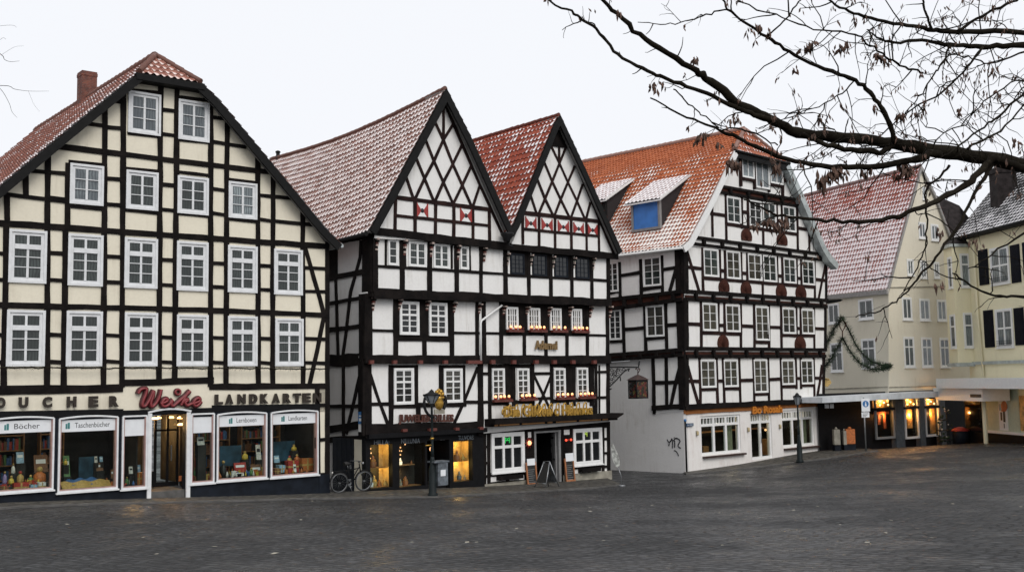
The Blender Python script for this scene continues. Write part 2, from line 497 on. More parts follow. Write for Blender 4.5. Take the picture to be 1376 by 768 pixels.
MAT['teal'] = simple('teal_print', (0.04, 0.19, 0.19), 0.5, var=0.1, bmp=0)
MAT['steel'] = simple('brushed_steel', (0.28, 0.29, 0.30), 0.4, 0.8, var=0.1)
MAT['rubber'] = simple('tyre_rubber', (0.012, 0.012, 0.012), 0.7, var=0.1)
MAT['binmetal'] = simple('grey_bin_steel', (0.16, 0.18, 0.20), 0.4, 0.5, var=0.35, scale=8)
MAT['pinewood'] = simple('orange_frame_wood', (0.34, 0.13, 0.05), 0.5, var=0.2)
MAT['chalk'] = simple('chalkboard', (0.012, 0.013, 0.013), 0.7, var=0.3, scale=14)
MAT['bark'] = timber('wet_bark', (0.009, 0.007, 0.005), (0.020, 0.017, 0.012))
MAT['pod'] = simple('dry_brown_pods', (0.085, 0.045, 0.030), 0.8, var=0.5, scale=25)
MAT['needle'] = simple('fir_green', (0.018, 0.040, 0.014), 0.8, var=0.5, scale=15)
MAT['dryneedle'] = simple('withered_green', (0.045, 0.040, 0.022), 0.9, var=0.5, scale=15)
MAT['lampglow'] = emit('candle_bulb_glow', (1.0, 0.50, 0.22), 1.8)
MAT['redglow'] = simple('red_candle_sleeve', (0.33, 0.03, 0.015), 0.5)
MAT['spot'] = emit('warm_ceiling_spot', (1.0, 0.55, 0.2), 6.0)
MAT['lampglass'] = simple('frosted_lamp_glass', (0.24, 0.26, 0.28), 0.2, var=0.15)
MAT['neon_g'] = emit('green_neon', (0.05, 0.7, 0.15), 0.35)
MAT['neon_y'] = emit('yellow_green_neon', (0.5, 0.7, 0.1), 0.35)
MAT['brick'] = bricks('chimney_brick', (0.21, 0.065, 0.04), (0.13, 0.04, 0.03), (0.16, 0.12, 0.10))
MAT['setts'] = cobbles('wet_setts', (0.024, 0.025, 0.027), (0.080, 0.081, 0.084), 4.4, 0.27)
MAT['paving'] = cobbles('pavement_slabs', (0.095, 0.088, 0.076), (0.13, 0.12, 0.10), 2.4, 0.5)
MAT['kerb'] = simple('granite_kerb', (0.085, 0.082, 0.078), 0.7, var=0.3, scale=4)
MAT['t_h1'] = tiles('tiles_house_red', (0.22, 0.07, 0.045), (0.32, 0.11, 0.07), -0.28, 0, 6, 0.85, 0.6, 0.9, seed=1)
MAT['t_h1hip'] = tiles('tiles_hip_pink', (0.34, 0.13, 0.09), (0.42, 0.18, 0.13), -0.2, patch=0.2, seed=2, snowc=(0.74, 0.62, 0.58))
MAT['t_h2a'] = tiles('tiles_pale_snowed', (0.20, 0.085, 0.06), (0.30, 0.13, 0.09), 0.24, patch=0.12, pscale=1.5, dark=(0.03, 0.02, 0.02), snowc=(0.74, 0.69, 0.68), seed=3, gapk=0.55)
MAT['t_h2b'] = tiles('tiles_red_streaked', (0.26, 0.045, 0.020), (0.33, 0.065, 0.028), -0.34, 0.25, 9, 0, 0.8, 1.6, dark=(0.05, 0.012, 0.008), seed=4)
MAT['t_h3'] = tiles('tiles_orange', (0.38, 0.092, 0.026), (0.46, 0.13, 0.042), -0.33, 0.85, 17, 0, 0.55, 0.7, top=0.75, ridge=31, dark=(0.09, 0.02, 0.008), snowc=(0.78, 0.75, 0.72), seed=5)
MAT['t_h3hip'] = tiles('tiles_hip_orange', (0.36, 0.10, 0.045), (0.44, 0.15, 0.08), -0.42, patch=0.3, seed=11)
MAT['t_b4'] = tiles('tiles_red_snowy', (0.30, 0.07, 0.045), (0.38, 0.11, 0.08), 0.42, 0.2, 10, 0, 0.35, 0.8, top=0.5, ridge=24, seed=6, snowc=(0.74, 0.68, 0.69))
MAT['t_slate'] = tiles('slates_snowy', (0.040, 0.040, 0.042), (0.07, 0.07, 0.072), -0.15, 0.35, 6, 0, 0.7, 1.2, seed=7, dark=(0.012, 0.012, 0.012))
MAT['t_slatedk'] = tiles('slates_dark', (0.035, 0.026, 0.024), (0.06, 0.045, 0.04), -1.4, seed=8, dark=(0.012, 0.010, 0.01))
MAT['t_snow'] = tiles('tiles_snow_dormer', (0.40, 0.085, 0.020), (0.48, 0.12, 0.032), 0.95, patch=0.25, seed=9)
MAT['carve'] = simple('pinkish_white_carving', (0.42, 0.33, 0.29), 0.7, var=0.3, scale=20)
MAT['framew'] = simple('off_white_frame_paint', (0.70, 0.71, 0.72), 0.45, var=0.06)
MAT['pier'] = simple('blue_grey_pier', (0.06, 0.07, 0.08), 0.6, var=0.2)
MAT['palemetal'] = simple('pale_metal_fascia', (0.58, 0.61, 0.64), 0.5, var=0.12, scale=2)
MAT['leafbr'] = simple('wet_dead_leaf', (0.045, 0.026, 0.014), 0.6, var=0.5, scale=9)
MAT['jewel'] = simple('red_brown_letters', (0.085, 0.026, 0.016), 0.5, var=0.2)
MAT['oldgold'] = simple('dull_gold_letters', (0.20, 0.125, 0.05), 0.5, 0.2, var=0.3, scale=14)
MAT['strip'] = simple('warm_lit_wood', (0.62, 0.30, 0.10), 0.5, var=0.1)  # wood under the canopy, with warm light mixed into its colour
MAT['shadey'] = simple('yellowish_lamp_glass', (0.45, 0.36, 0.20), 0.4)
MAT['navyblue'] = simple('dark_blue_enamel', (0.02, 0.06, 0.13), 0.4)
MAT['curtain'] = simple('olive_curtain', (0.20, 0.20, 0.13), 0.9)
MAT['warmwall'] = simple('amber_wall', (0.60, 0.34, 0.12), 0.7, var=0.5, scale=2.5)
MAT['orangewall'] = simple('orange_red_goods', (0.45, 0.12, 0.05), 0.7, var=0.5, scale=3)
MAT['shutter'] = simple('blue_black_shutter', (0.005, 0.006, 0.012), 0.6, var=0.2, spec=0.1)
MAT['slatep'] = simple('dark_slate', (0.022, 0.018, 0.018), 0.8, var=0.4, scale=4, spec=0.15)
MAT['palegreen'] = simple('pale_green_panel', (0.46, 0.54, 0.44), 0.6, var=0.06)
MAT['orangel'] = simple('orange_letter_paint', (0.50, 0.17, 0.02), 0.45, var=0.25, scale=15)
MAT['redem'] = emit('red_bulb_glow', (0.9, 0.08, 0.04), 1.5)
PAL = {'red': (0.36, 0.03, 0.02), 'orange': (0.45, 0.13, 0.03), 'yellow': (0.55, 0.40, 0.06), 'white': (0.68, 0.66, 0.62), 'blue': (0.04, 0.12, 0.30), 'brown': (0.16, 0.07, 0.03), 'green': (0.08, 0.18, 0.06), 'pale blue': (0.25, 0.40, 0.55), 'black': (0.015, 0.015, 0.015), 'lilac': (0.30, 0.22, 0.42), 'sand': (0.42, 0.28, 0.09)}
for k_, c_ in PAL.items(): MAT['g_' + k_] = simple(k_.replace(' ', '_') + '_goods', c_, 0.5, var=0.25, scale=18)
MAT['greytyre'] = simple('grey_tyre', (0.03, 0.03, 0.03), 0.6)
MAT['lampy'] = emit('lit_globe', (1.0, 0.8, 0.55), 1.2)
MAT['speckle'] = simple('speckled_pale_board', (0.42, 0.43, 0.40), 0.6, var=0.55, scale=9)
def _pic():
    m, nt, b = newmat('painted_lantern_glass'); p = geo_pos(nt); a = noise(nt, p, 5, 3); c = noise(nt, p, 9, 2)
    col = mixc(nt, mapr(nt, a, 0.45, 0.6), (0.02, 0.018, 0.012), (0.10, 0.02, 0.015)); col = mixc(nt, mapr(nt, c, 0.55, 0.68), col, (0.14, 0.11, 0.03)); lk(nt, col, b.inputs['Base Color']); b.inputs['Roughness'].default_value = 0.25; return m
MAT['picglass'] = _pic()
# ------------------------------------------------------------------ builders shared by the houses
def window(parent, pl, xl, xr, yt, yb, cols=2, rows=3, upper=0, usplit=0.3, fw=0.10, glass='pane', d=0.0, depth=0.06, mun=0.024, mul=0.065, sill=True, white='whitepaint', name='window', sash=0.03, tk=0.55):
    u0, u1, v0, v1 = pl.rect(xl, xr, yt, yb)
    return window_uv(parent, pl, u0, u1, v0, v1, cols, rows, upper, usplit, fw, glass, d, depth, mun, mul, sill, white, name, sash, tk)

def window_uv(parent, pl, u0, u1, v0, v1, cols=2, rows=3, upper=0, usplit=0.3, fw=0.10, glass='pane', d=0.0, depth=0.06, mun=0.024, mul=0.065, sill=True, white='whitepaint', name='window', sash=0.03, tk=0.55):
    f = MB(); D = d + depth
    pbox(f, pl, u0, u0 + fw, v0, v1, d - 0.02, D); pbox(f, pl, u1 - fw, u1, v0, v1, d - 0.02, D)
    pbox(f, pl, u0 + fw, u1 - fw, v1 - fw, v1, d - 0.02, D - 0.002); pbox(f, pl, u0 + fw, u1 - fw, v0, v0 + fw, d - 0.02, D - 0.002)
    a, b, lo, hi = u0 + fw, u1 - fw, v0 + fw, v1 - fw
    # a narrow step between casing and sash
    st = sash; dp = 0.02 if st < 0.04 else 0.04
    pbox(f, pl, a, a + st, lo, hi, d - 0.02, D - dp); pbox(f, pl, b - st, b, lo, hi, d - 0.02, D - dp)
    pbox(f, pl, a + st, b - st, hi - st, hi, d - 0.02, D - dp - 0.001); pbox(f, pl, a + st, b - st, lo, lo + st, d - 0.02, D - dp - 0.001)
    a += st; b -= st; lo += st; hi -= st
    cuts = [a + (b - a) * k / cols for k in range(1, cols)]
    for c in cuts: pbox(f, pl, c - mul / 2, c + mul / 2, lo, hi, d - 0.02, D - dp * 0.7)
    zones = [(lo, hi, rows)]
    if upper:
        t = hi - (hi - lo) * usplit
        pbox(f, pl, a, b, t - mul * tk, t + mul * tk, d - 0.02, D - 0.006)
        zones = [(lo, t, rows), (t, hi, upper)]
    for z0, z1, r in zones:
        for k in range(1, r):
            z = z0 + (z1 - z0) * k / r
            pbox(f, pl, a, b, z - mun / 2, z + mun / 2, d - 0.02, D - 0.024)
    w = f.build(name, MAT[white], parent)
    p = MB(); pbox(p, pl, a - 0.005, b + 0.005, lo - 0.005, hi + 0.005, d - 0.03, d + 0.014)
    p.build('pane', MAT[glass], w)
    if sill:
        s = MB(); pbox(s, pl, u0 - 0.03, u1 + 0.03, v0 - 0.05, v0, d - 0.02, D + 0.05)
        s.build('sill', MAT[white], w)
    return w

def interp(pts, s):
    """point at arc length s along a list of vectors"""
    for a, b in zip(pts[:-1], pts[1:]):
        l = (b - a).length
        if s <= l + 1e-6: return a.lerp(b, min(1, s / l)), (b - a).normalized()
        s -= l
    return pts[-1], (pts[-1] - pts[-2]).normalized()

def slope(parent, name, pts, bvec, L, mat, t0=None, tw=0.24, course=0.33, per=6, amp=0.03, sag=0.0, flip=False):
    """a tiled slope: pts run from eave to ridge in the gable plane, the slope runs back along bvec"""
    tot = sum((b - a).length for a, b in zip(pts[:-1], pts[1:]))
    nc = max(1, int(round(tot / course))); cs = tot / nc
    ts = np.arange(0, L + 1e-6, tw / per)
    S = []
    for k in range(nc):
        for f in (0.03, 0.5, 0.97): S.append(k + f)
    V = np.zeros((len(S), len(ts), 3)); UV = np.zeros((len(S), len(ts), 2))
    b = np.array(bvec)
    rs = np.random.RandomState(len(ts) + len(S))
    ncol = int(L / tw) + 2
    jit = rs.uniform(-0.008, 0.008, (nc + 1, ncol))
    arc = [0]
    for a, c in zip(pts[:-1], pts[1:]): arc.append(arc[-1] + (c - a).length)
    for i, sv in enumerate(S):
        s = sv * cs
        p, tg = interp(pts, s)
        nrm = Vector(bvec).cross(tg); nrm.normalize()
        if nrm.z < 0: nrm = -nrm
        k = int(sv); fv = sv - k
        t = ts.copy()
        if t0 is not None:
            t = np.maximum(t, np.interp(s, arc, t0))
        u = t / tw
        h = -amp * np.cos(2 * np.pi * (u - 0.55)) + 0.04 * (1 - fv) + jit[k, np.minimum(u.astype(int), ncol - 1)]
        q = np.array(p)[None, :] + b[None, :] * t[:, None] + np.array(nrm)[None, :] * h[:, None]
        if sag: q[:, 2] -= sag * np.sin(np.pi * np.clip(t / L, 0, 1))
        V[i] = q; UV[i, :, 0] = u; UV[i, :, 1] = sv
    if flip: V = V[:, ::-1]; UV = UV[:, ::-1]
    return grid_mesh(name, V, UV, MAT[mat], parent, smooth=False)

def slab(parent, name, pts, bvec, t_a, t_b, mat, lo=0.06, th=0.06):
    mb = MB(); bv = Vector(bvec)
    for a, c in zip(pts[:-1], pts[1:]):
        nrm = bv.cross((c - a).normalized()).normalized()
        if nrm.z < 0: nrm = -nrm
        t_b = min(t_b, 1.3); q = [a, c, c + bv * (t_b), a + bv * (t_b)]
        q[0] = a + bv * t_a; q[1] = c + bv * t_a
        mb.prism([x - nrm * lo for x in q], [x - nrm * (lo + th) for x in q])
    return mb.build(name, MAT[mat], parent)

def hip(parent, name, A, B, T, mat, tw=0.22, course=0.33):
    """triangular hip slope A-B along the edge, T the tip"""
    mid = (A + B) / 2; H = (T - mid).length; nc = max(2, int(round(H / course)))
    nrm = (B - A).cross(T - A).normalized()
    if nrm.z < 0: nrm = -nrm
    w = (B - A).length; nu = int(w / tw * 6)
    S = [k + f for k in range(nc) for f in (0.03, 0.5, 0.97)]
    us = np.linspace(0, 1, nu + 1)
    V = np.zeros((len(S), nu + 1, 3)); UV = np.zeros((len(S), nu + 1, 2))
    for i, sv in enumerate(S):
        s = sv / nc; l = A.lerp(T, s); r = B.lerp(T, s)
        off = (l - A).dot((B - A).normalized()); ln = (r - l).length
        x = off + us * ln; fv = sv - int(sv)
        h = -0.03 * np.cos(2 * np.pi * (x / tw - 0.55)) + 0.04 * (1 - fv)
        V[i] = np.array(l)[None] + (np.array(r) - np.array(l))[None] * us[:, None] + np.array(nrm)[None] * h[:, None]
        UV[i, :, 0] = x / tw + 20; UV[i, :, 1] = sv
    o = grid_mesh(name, V, UV, MAT[mat], parent, smooth=False)
    return o

def ridge(parent, pts, r, mat, sag=0.0):
    a, b = Vector(pts[0]), Vector(pts[-1]); L = (b - a).length; n = max(2, int(L / 0.36)); P = []; Rr = []
    for i in range(n):
        for f, k in ((0.02, 1.12), (0.96, 0.92)):
            P.append(a.lerp(b, (i + f) / n) + Vector((0, 0, rnd.uniform(-0.008, 0.008) - sag * math.sin(PI * (i + f) / n)))); Rr.append(r * k)
    mb = MB(); mb.tube(P, Rr, 8); return mb.build('ridge_tiles', MAT[mat], parent)

def verge(parent, name, pl, uvs, w, mat, d0=-0.04, d1=0.05):
    """board along the gable edge; uvs run left eave -> apex -> right eave along its outer edge"""
    pts = [Vector(p) for p in uvs]; m = len(pts); inn = []
    for i in range(m):
        a = (pts[i] - pts[i - 1]).normalized() if i else None
        b = (pts[i + 1] - pts[i]).normalized() if i < m - 1 else None
        na = Vector((a.y, -a.x)) if a else None; nb = Vector((b.y, -b.x)) if b else None
        if na is None: nn = nb
        elif nb is None: nn = na
        else:
            nn = (na + nb).normalized(); nn = nn / max(0.35, nn.dot(na))
        inn.append(pts[i] + nn * w)
    mb = MB(); b0 = len(mb.v)
    for i in range(m):
        for q, d in ((pts[i], d1), (inn[i], d1), (inn[i], d0), (pts[i], d0)): mb.v.append(tuple(pl.at(q.x, q.y, d)))
    for i in range(m - 1):
        for k in range(4):
            k2 = (k + 1) % 4; mb.face([i * 4 + k, (i + 1) * 4 + k, (i + 1) * 4 + k2, i * 4 + k2])
    mb.face([0, 1, 2, 3]); e = (m - 1) * 4; mb.face([e + 3, e + 2, e + 1, e])
    return mb.build(name, MAT[mat], parent)

def text_data(s, bold=0.0, ext=0.1):
    cu = bpy.data.curves.new('lettering', 'FONT'); cu.body = s; cu.extrude = ext; cu.offset = bold; cu.resolution_u = 3
    o = bpy.data.objects.new('lettering', cu); COL.objects.link(o)
    dg = bpy.context.evaluated_depsgraph_get(); dg.update()
    me = bpy.data.meshes.new_from_object(o.evaluated_get(dg))
    vs = [tuple(v.co) for v in me.vertices]; fs = [list(p.vertices) for p in me.polygons]
    bpy.data.objects.remove(o); bpy.data.curves.remove(cu); bpy.data.meshes.remove(me)
    x0 = min(v[0] for v in vs); x1 = max(v[0] for v in vs); y0 = min(v[1] for v in vs); y1 = max(v[1] for v in vs)
    return [((x - x0) / (x1 - x0), (y - y0) / (y1 - y0), z / (2 * ext) + 0.5) for x, y, z in vs], fs

def text(s, pl, u0, u1, v0, v1, d0, d1, mat, parent, name='lettering', bold=0.0, shear=0.0, tilt=0.0):
    vs, fs = text_data(s, bold); mb = MB()
    for x, y, z in vs:
        mb.v.append(tuple(pl.at(u0 + (x + shear * y) * (u1 - u0), v0 + y * (v1 - v0) + tilt * x, d0 + z * (d1 - d0))))
    for f in fs: mb.face(f)
    return mb.build(name, MAT[mat], parent)

def stroke(mb, pl, pts, r, d, cx, cy, k, n=6):
    """a tube that follows a hand-drawn line given in zoomed photo pixels"""
    P = [Vector(pl.uv(cx + x * k, cy + y * k)) for x, y in pts]
    fine = catmull([Vector((p.x, p.y, 0)) for p in P], 4)
    mb.tube([pl.at(p.x, p.y, d) for p in fine], r, n)

def catmull(P, n=4):
    out = []; m = len(P)
    if m < 3:
        return list(P)
    for i in range(m - 1):
        p0, p1, p2, p3 = P[max(i - 1, 0)], P[i], P[i + 1], P[min(i + 2, m - 1)]
        for k in range(n):
            t = k / n
            out.append(0.5 * ((2 * p1) + (p2 - p0) * t + (2 * p0 - 5 * p1 + 4 * p2 - p3) * t * t + (3 * p1 - p0 - 3 * p2 + p3) * t ** 3))
    out.append(P[-1]); return out

def point_light(name, loc, col, power, r, parent=None):
    l = bpy.data.lights.new(name, 'POINT'); l.color = col; l.energy = power; l.shadow_soft_size = r
    o = bpy.data.objects.new(name, l); put(o, parent); o.location = Vector(loc) - (wloc(parent) if parent else Vector((0, 0, 0)))
    return o

def spray(mb, line, r, per_m, ln, needle=0.006):
    """short needles or leaves standing out all round a line"""
    for a, b in zip(line[:-1], line[1:]):
        k = max(1, int((b - a).length * per_m)); d = (b - a).normalized()
        for i in range(k):
            p = a.lerp(b, rnd.random()); v = Vector((rnd.gauss(0, 1), rnd.gauss(0, 1), rnd.gauss(0, 1))); v = (v - d * v.dot(d)).normalized()
            q = p + v * r * rnd.uniform(0.2, 1); e = q + (v + d * rnd.uniform(-0.8, 0.8)).normalized() * ln * rnd.uniform(0.6, 1.3)
            s = d.cross(v).normalized() * needle
            b0 = len(mb.v); mb.v += [tuple(q - s), tuple(q + s), tuple(e + s * 0.3), tuple(e - s * 0.3)]; mb.face([b0, b0 + 1, b0 + 2, b0 + 3])

# ------------------------------------------------------------------ where the houses stand
PH1 = Plane(at_depth(440, 664, 36.0), 38.4)
PH2 = Plane(at_depth(493, 661, 37.0), 41.1)
KF = 1.105                                       # the far side of the square
PH3 = Plane(at_depth(921, 635, 43.0 * KF), 41.0)
PB4 = Plane(at_depth(1193, 602, 52.0 * KF), 34.0)
PB5 = Plane(at_depth(1309, 595, 52.0 * KF), -83.0)
def back(a): return Vector((math.cos(rad(a)), math.sin(rad(a)), 0))
B1, B2, B2b, B3, B4 = back(131), back(128.4), back(130.6), back(136.6), back(114)
S2 = Plane(PH2.P, 128.4 - 180)
S3 = Plane(PH3.P, 136.6 - 180)
S4 = Plane(PB4.P, 108.0 - 180)
# ------------------------------------------------------------------ the square
ctrl = []
for pl, px, py in ((PH1, 0, 677), (PH1, 200, 671), (PH1, 440, 664), (PH2, 493, 661), (PH2, 650, 655), (PH2, 820, 643), (PH3, 921, 635), (PH3, 1010, 622), (PH3, 1108, 605), (PB4, 1193, 602), (PB4, 1270, 597), (PB5, 1326, 594)):
    q = pl.hit(px, py); ctrl.append((q.x, q.y, q.z))
for x, y, z in ((0, 0, 2.15), (-12, 3, 2.0), (12, 3, 2.1), (0, 14, 1.3), (-10, 16, 1.05), (12, 18, 1.2), (20, 34, 0.4), (-30, 15, 0.5), (-30, 50, -0.1), (30, 15, 1.4), (0, 70, -0.4), (45, 65, -0.3), (40, 40, 0.2), (0, -25, 2.4), (-40, -10, 1.5), (40, -10, 2.2)):
    ctrl.append((x, y, z))
_c = np.array(ctrl); _n = len(_c)
def _phi(r): return np.where(r > 0, r * r * np.log(np.maximum(r, 1e-9)), 0)
_K = _phi(np.hypot(_c[:, None, 0] - _c[None, :, 0], _c[:, None, 1] - _c[None, :, 1])) + np.eye(_n) * 2.0
_A = np.zeros((_n + 3, _n + 3)); _A[:_n, :_n] = _K; _A[:_n, _n] = 1; _A[:_n, _n + 1:] = _c[:, :2]; _A[_n:, :_n] = _A[:_n, _n:].T
_w = np.linalg.solve(_A, np.concatenate([_c[:, 2], [0, 0, 0]]))
def gzs(X, Y):
    X = np.asarray(X, float); Y = np.asarray(Y, float)
    XC = np.clip(X, -50, 55); YC = np.clip(Y, -30, 75)
    r = np.hypot(XC[..., None] - _c[:, 0], YC[..., None] - _c[:, 1])
    return _phi(r) @ _w[:_n] + _w[_n] + _w[_n + 1] * XC + _w[_n + 2] * YC
def gz(x, y): return float(gzs(np.array([x]), np.array([y]))[0])

def on_ground(px, py):
    """where the line of sight through a photo pixel meets the square"""
    d = ray(px, py); t = 5.0
    while t < 90:
        p = CAM + d * t
        if p.z < gz(p.x, p.y): break
        t += 0.1
    return Vector((p.x, p.y, gz(p.x, p.y)))
# ================================================================== the cream bookshop house
H1 = thing('timber_framed_house', 'cream half-timbered house with a half-hipped gable above big arched shop windows', 'house', PH1.P)
P = PH1
LX = -66                                        # its left corner lies outside the photograph
uL = P.uv(LX, 500)[0]; uR = P.uv(441, 500)[0]
G1 = P.off(0.02)
gable = [P.uv(LX, 560), P.uv(442, 553), P.uv(441, 331), P.uv(300, 152), P.uv(266, 118), P.uv(190, 107), P.uv(0, 262), P.uv(LX, 300)]
gable[0] = (uL, gable[0][1]); gable[-1] = (uL, P.uv(0, 262)[1] - (P.uv(0, 0)[0] - uL) * 0.92)
mb = MB(); ppoly(mb, P, gable, -0.3, 0.0); mb.build('wall', MAT['cream'], H1)
# the rest of the body
mb = MB(); zt = P.uv(440, 325)[1]
a, b_ = P.at(uL, 0, -0.31), P.at(uR, 0, -0.31); zb = -1.2
def bodybox(mb, a, b_, bv, L, z0, z1):
    A = [Vector((q.x, q.y, z0)) for q in (a, b_, b_ + bv * L, a + bv * L)]
    mb.prism(A, [q + Vector((0, 0, z1 - z0)) for q in A])
SH = P.uv(300, 553)[1]
bodybox(mb, a, b_, B1, 13, SH + 0.02, zt - 0.1); mb.build('side_wall', MAT['white'], H1)
mb = MB()
PO = [(6, 300, 8.5, 300, 4.5, 522), (63.8, 205, 63, 522), (92, 219, 90, 305), (88, 303, 85.5, 522), (140.6, 143, 138.6, 520), (165.6, 121, 163.5, 520), (215.6, 115, 213, 512), (237.5, 118, 234.4, 512),
      (283, 137, 282.3, 519), (304.8, 160, 303.3, 519), (346, 208, 346.7, 518), (366.6, 236, 366, 518), (406.3, 285, 407, 518), (439.3, 325, 439.6, 640), (34, 230, 34.5, 266), (9.5, 264, 9.5, 300), (114, 166, 114, 166.1)]
PO = [t for t in PO if t[0] != 114]
PO[0] = (8.5, 300, 4.5, 522)
PO += [(-20, 300, -24, 524), (-50, 300, -54, 524), (426.2, 519, 427, 640)]
bars(mb, P, PO, 0.165)
RA = [(76, 196.3, 362, 231.5, 0.165), (-60, 295, 12, 300.5, 441, 331.3, 0.185), (-60, 408, 0, 410, 220, 414.5, 441, 423, 0.165), (-60, 526, 0, 524, 165, 521, 0.24), (160, 514.5, 287, 510.5, 0.2), (281, 519.3, 441, 518, 0.2),
      (-5, 259.5, 92, 271.3), (140, 274, 166, 276), (215, 281, 237, 283.3), (34, 229, 92, 233.5), (62, 265, 92, 268.5), (140, 205.5, 166, 207.5), (140, 239.5, 166, 241.5), (114, 166, 141, 169.5), (140, 170.5, 166, 173), (148, 135, 166, 138),
      (92, 217.3, 140, 222), (165, 226, 215, 231), (92, 276.5, 140, 281), (165, 281.2, 215, 286.5), (172, 120.5, 216, 125, 0.1), (238, 130, 282, 135.5, 0.1), (171, 179, 216, 184, 0.1), (237, 187.5, 283, 192, 0.1),
      (215, 147, 237.5, 149.5), (215, 180, 237, 182.5), (215, 247.5, 237, 249.5), (236.5, 231, 283, 236, 0.1), (236, 286.5, 283, 291, 0.1), (282.5, 157, 304, 160), (282.5, 190, 330, 197.5), (282.5, 253, 304, 256), (282.5, 286, 304, 289),
      (304, 240.5, 346, 246, 0.1), (304, 293.5, 346, 298, 0.1), (346, 262, 366, 264), (346, 294.5, 366, 297), (366.5, 264, 396, 267), (366.5, 297, 419, 302),
      (441, 361, 407, 359.5), (441, 392, 407, 391)]
for ya, yb, prs in ((340, 376, (64, 87)), (344.5, 379, (138.8, 163)), (348.8, 382.5, (213, 234.6)), (353.6, 385.5, (282.5, 303.3)), (357, 389, (346.5, 366)), (449.3, 486, (63, 86)), (450.2, 485.3, (138.6, 163)), (452.5, 486, (213, 234.4)), (453.4, 486.5, (282.3, 303.3)), (454.5, 487, (346.7, 366)), (455, 487, (407, 440)), (340, 375, (-24, 6)), (449, 486, (-24, 6))):
    for y in (ya, yb): RA.append((prs[0], y - 0.5, prs[1], y + 0.7))
RA += [(426, 544, 441, 543.4), (426, 590.7, 441, 589.5), (409.5, 332, 422, 375, 435, 422, 0.15), (434.5, 426, 426, 470, 415.5, 517, 0.15), (424, 637.5, 441, 636.5, 0.12)]
bars(mb, P, RA, 0.115)
mb.build('timber_frame', MAT['timber'], H1)
# windows
W = [(172, 215.5, 121.5, 178, 0), (239.3, 280.7, 133, 187, 0)]
for xl, xr, yt, yb, k in W: window(H1, P, xl, xr, yt, yb, 2, 3, fw=0.07, sash=0.085, sill=False, white='framew', glass='panel', depth=0.075)
for i, (xl, xr, yt, yb) in enumerate([(93.8, 138.7, 219, 273.5), (169.2, 212, 228, 280.3), (238, 279.5, 235.5, 286.3), (306.4, 344.7, 243.3, 292.3)]):
    window(H1, P, xl, xr, yt, yb, 2, 3, fw=0.07, sash=0.085, sill=False, white='framew', glass='panel' if i in (0, 3) else 'pane', depth=0.075)
for xl, xr, yt, yb in [(12, 62.2, 307.4, 379.3), (91.3, 137.8, 313.4, 383.3), (167, 211, 318.5, 386.4), (237, 279, 323.4, 390), (305.4, 345, 329, 392.3), (367.4, 405.8, 333.8, 395.3),
                       (9, 60, 415.8, 492), (89, 136.9, 417.3, 492), (167, 211, 419.4, 492), (237, 279, 422.2, 491.7), (305.4, 345, 424.3, 491.7), (368.9, 406.8, 427.3, 491.7)]:
    window(H1, P, xl, xr, yt, yb, 2, 3, 1, 0.27, fw=0.075, sash=0.085, sill=False, tk=1.1, white='framew', glass='pane', depth=0.075)
for xl, xr, yt, yb in [(-48, -22, 303, 376), (-52, -26, 414, 492)]: pass
# shop front: panels with real openings
u = lambda x: P.uv(x, 600)[0]
SHW = [(-13, 71.6, 560, 663), (78.2, 157.6, 558.6, 661.5), (163.3, 196.7, 558, 657.0), (255.2, 287, 555, 650), (290.3, 357.5, 553.4, 646.5), (362.4, 426.4, 551, 641.5)]
zsign = P.uv(100, 553)[1]
mb = MB()
rects = [P.rect(*w) for w in SHW]
dl, dr = u(202.5), u(249)
edges = [uL] + [x for r in rects[:3] for x in (r[0], r[1])] + [dl]
zlow = -1.2
for k in range(0, len(edges), 2): pbox(mb, P, edges[k], edges[k + 1], zlow, zsign, -0.25, 0.03)
edges = [dr] + [x for r in rects[3:] for x in (r[0], r[1])] + [u(428)]
for k in range(0, len(edges), 2): pbox(mb, P, edges[k], edges[k + 1], zlow, zsign, -0.25, 0.03)
for r in rects:
    pbox(mb, P, r[0], r[1], zlow, r[2], -0.25, 0.028); pbox(mb, P, r[0], r[1], r[3] - 0.12, zsign, -0.25, 0.028)
pbox(mb, P, dl, dr, P.uv(225, 554)[1] - 0.06, zsign, -0.25, 0.026)
mb.build('shop_front', MAT['navy'], H1)
mb = MB()
pbox(mb, P, u(428), u(441), P.uv(430, 637)[1], P.uv(430, 519)[1] , -0.25, 0.0); mb.build('corner_wall', MAT['cream'], H1)
mb = MB(); pbox(mb, P, u(428), uR + 0.03, zlow, P.uv(430, 637)[1], -0.25, 0.05); mb.build('corner_plinth', MAT['navy'], H1)
mb = MB()
ribbon(mb, P, [(uL, P.uv(0, 556.3)[1]), (u(164), P.uv(160, 553.6)[1])], 0.2, 0.0, 0.075); ribbon(mb, P, [(u(164), P.uv(190, 553.5)[1]), (u(286), P.uv(280, 551)[1])], 0.12, 0.0, 0.07)
ribbon(mb, P, [(u(284), P.uv(290, 548)[1]), (u(429), P.uv(429, 546)[1])], 0.2, 0.0, 0.078)
mb.build('fascia_board', MAT['black'], H1)
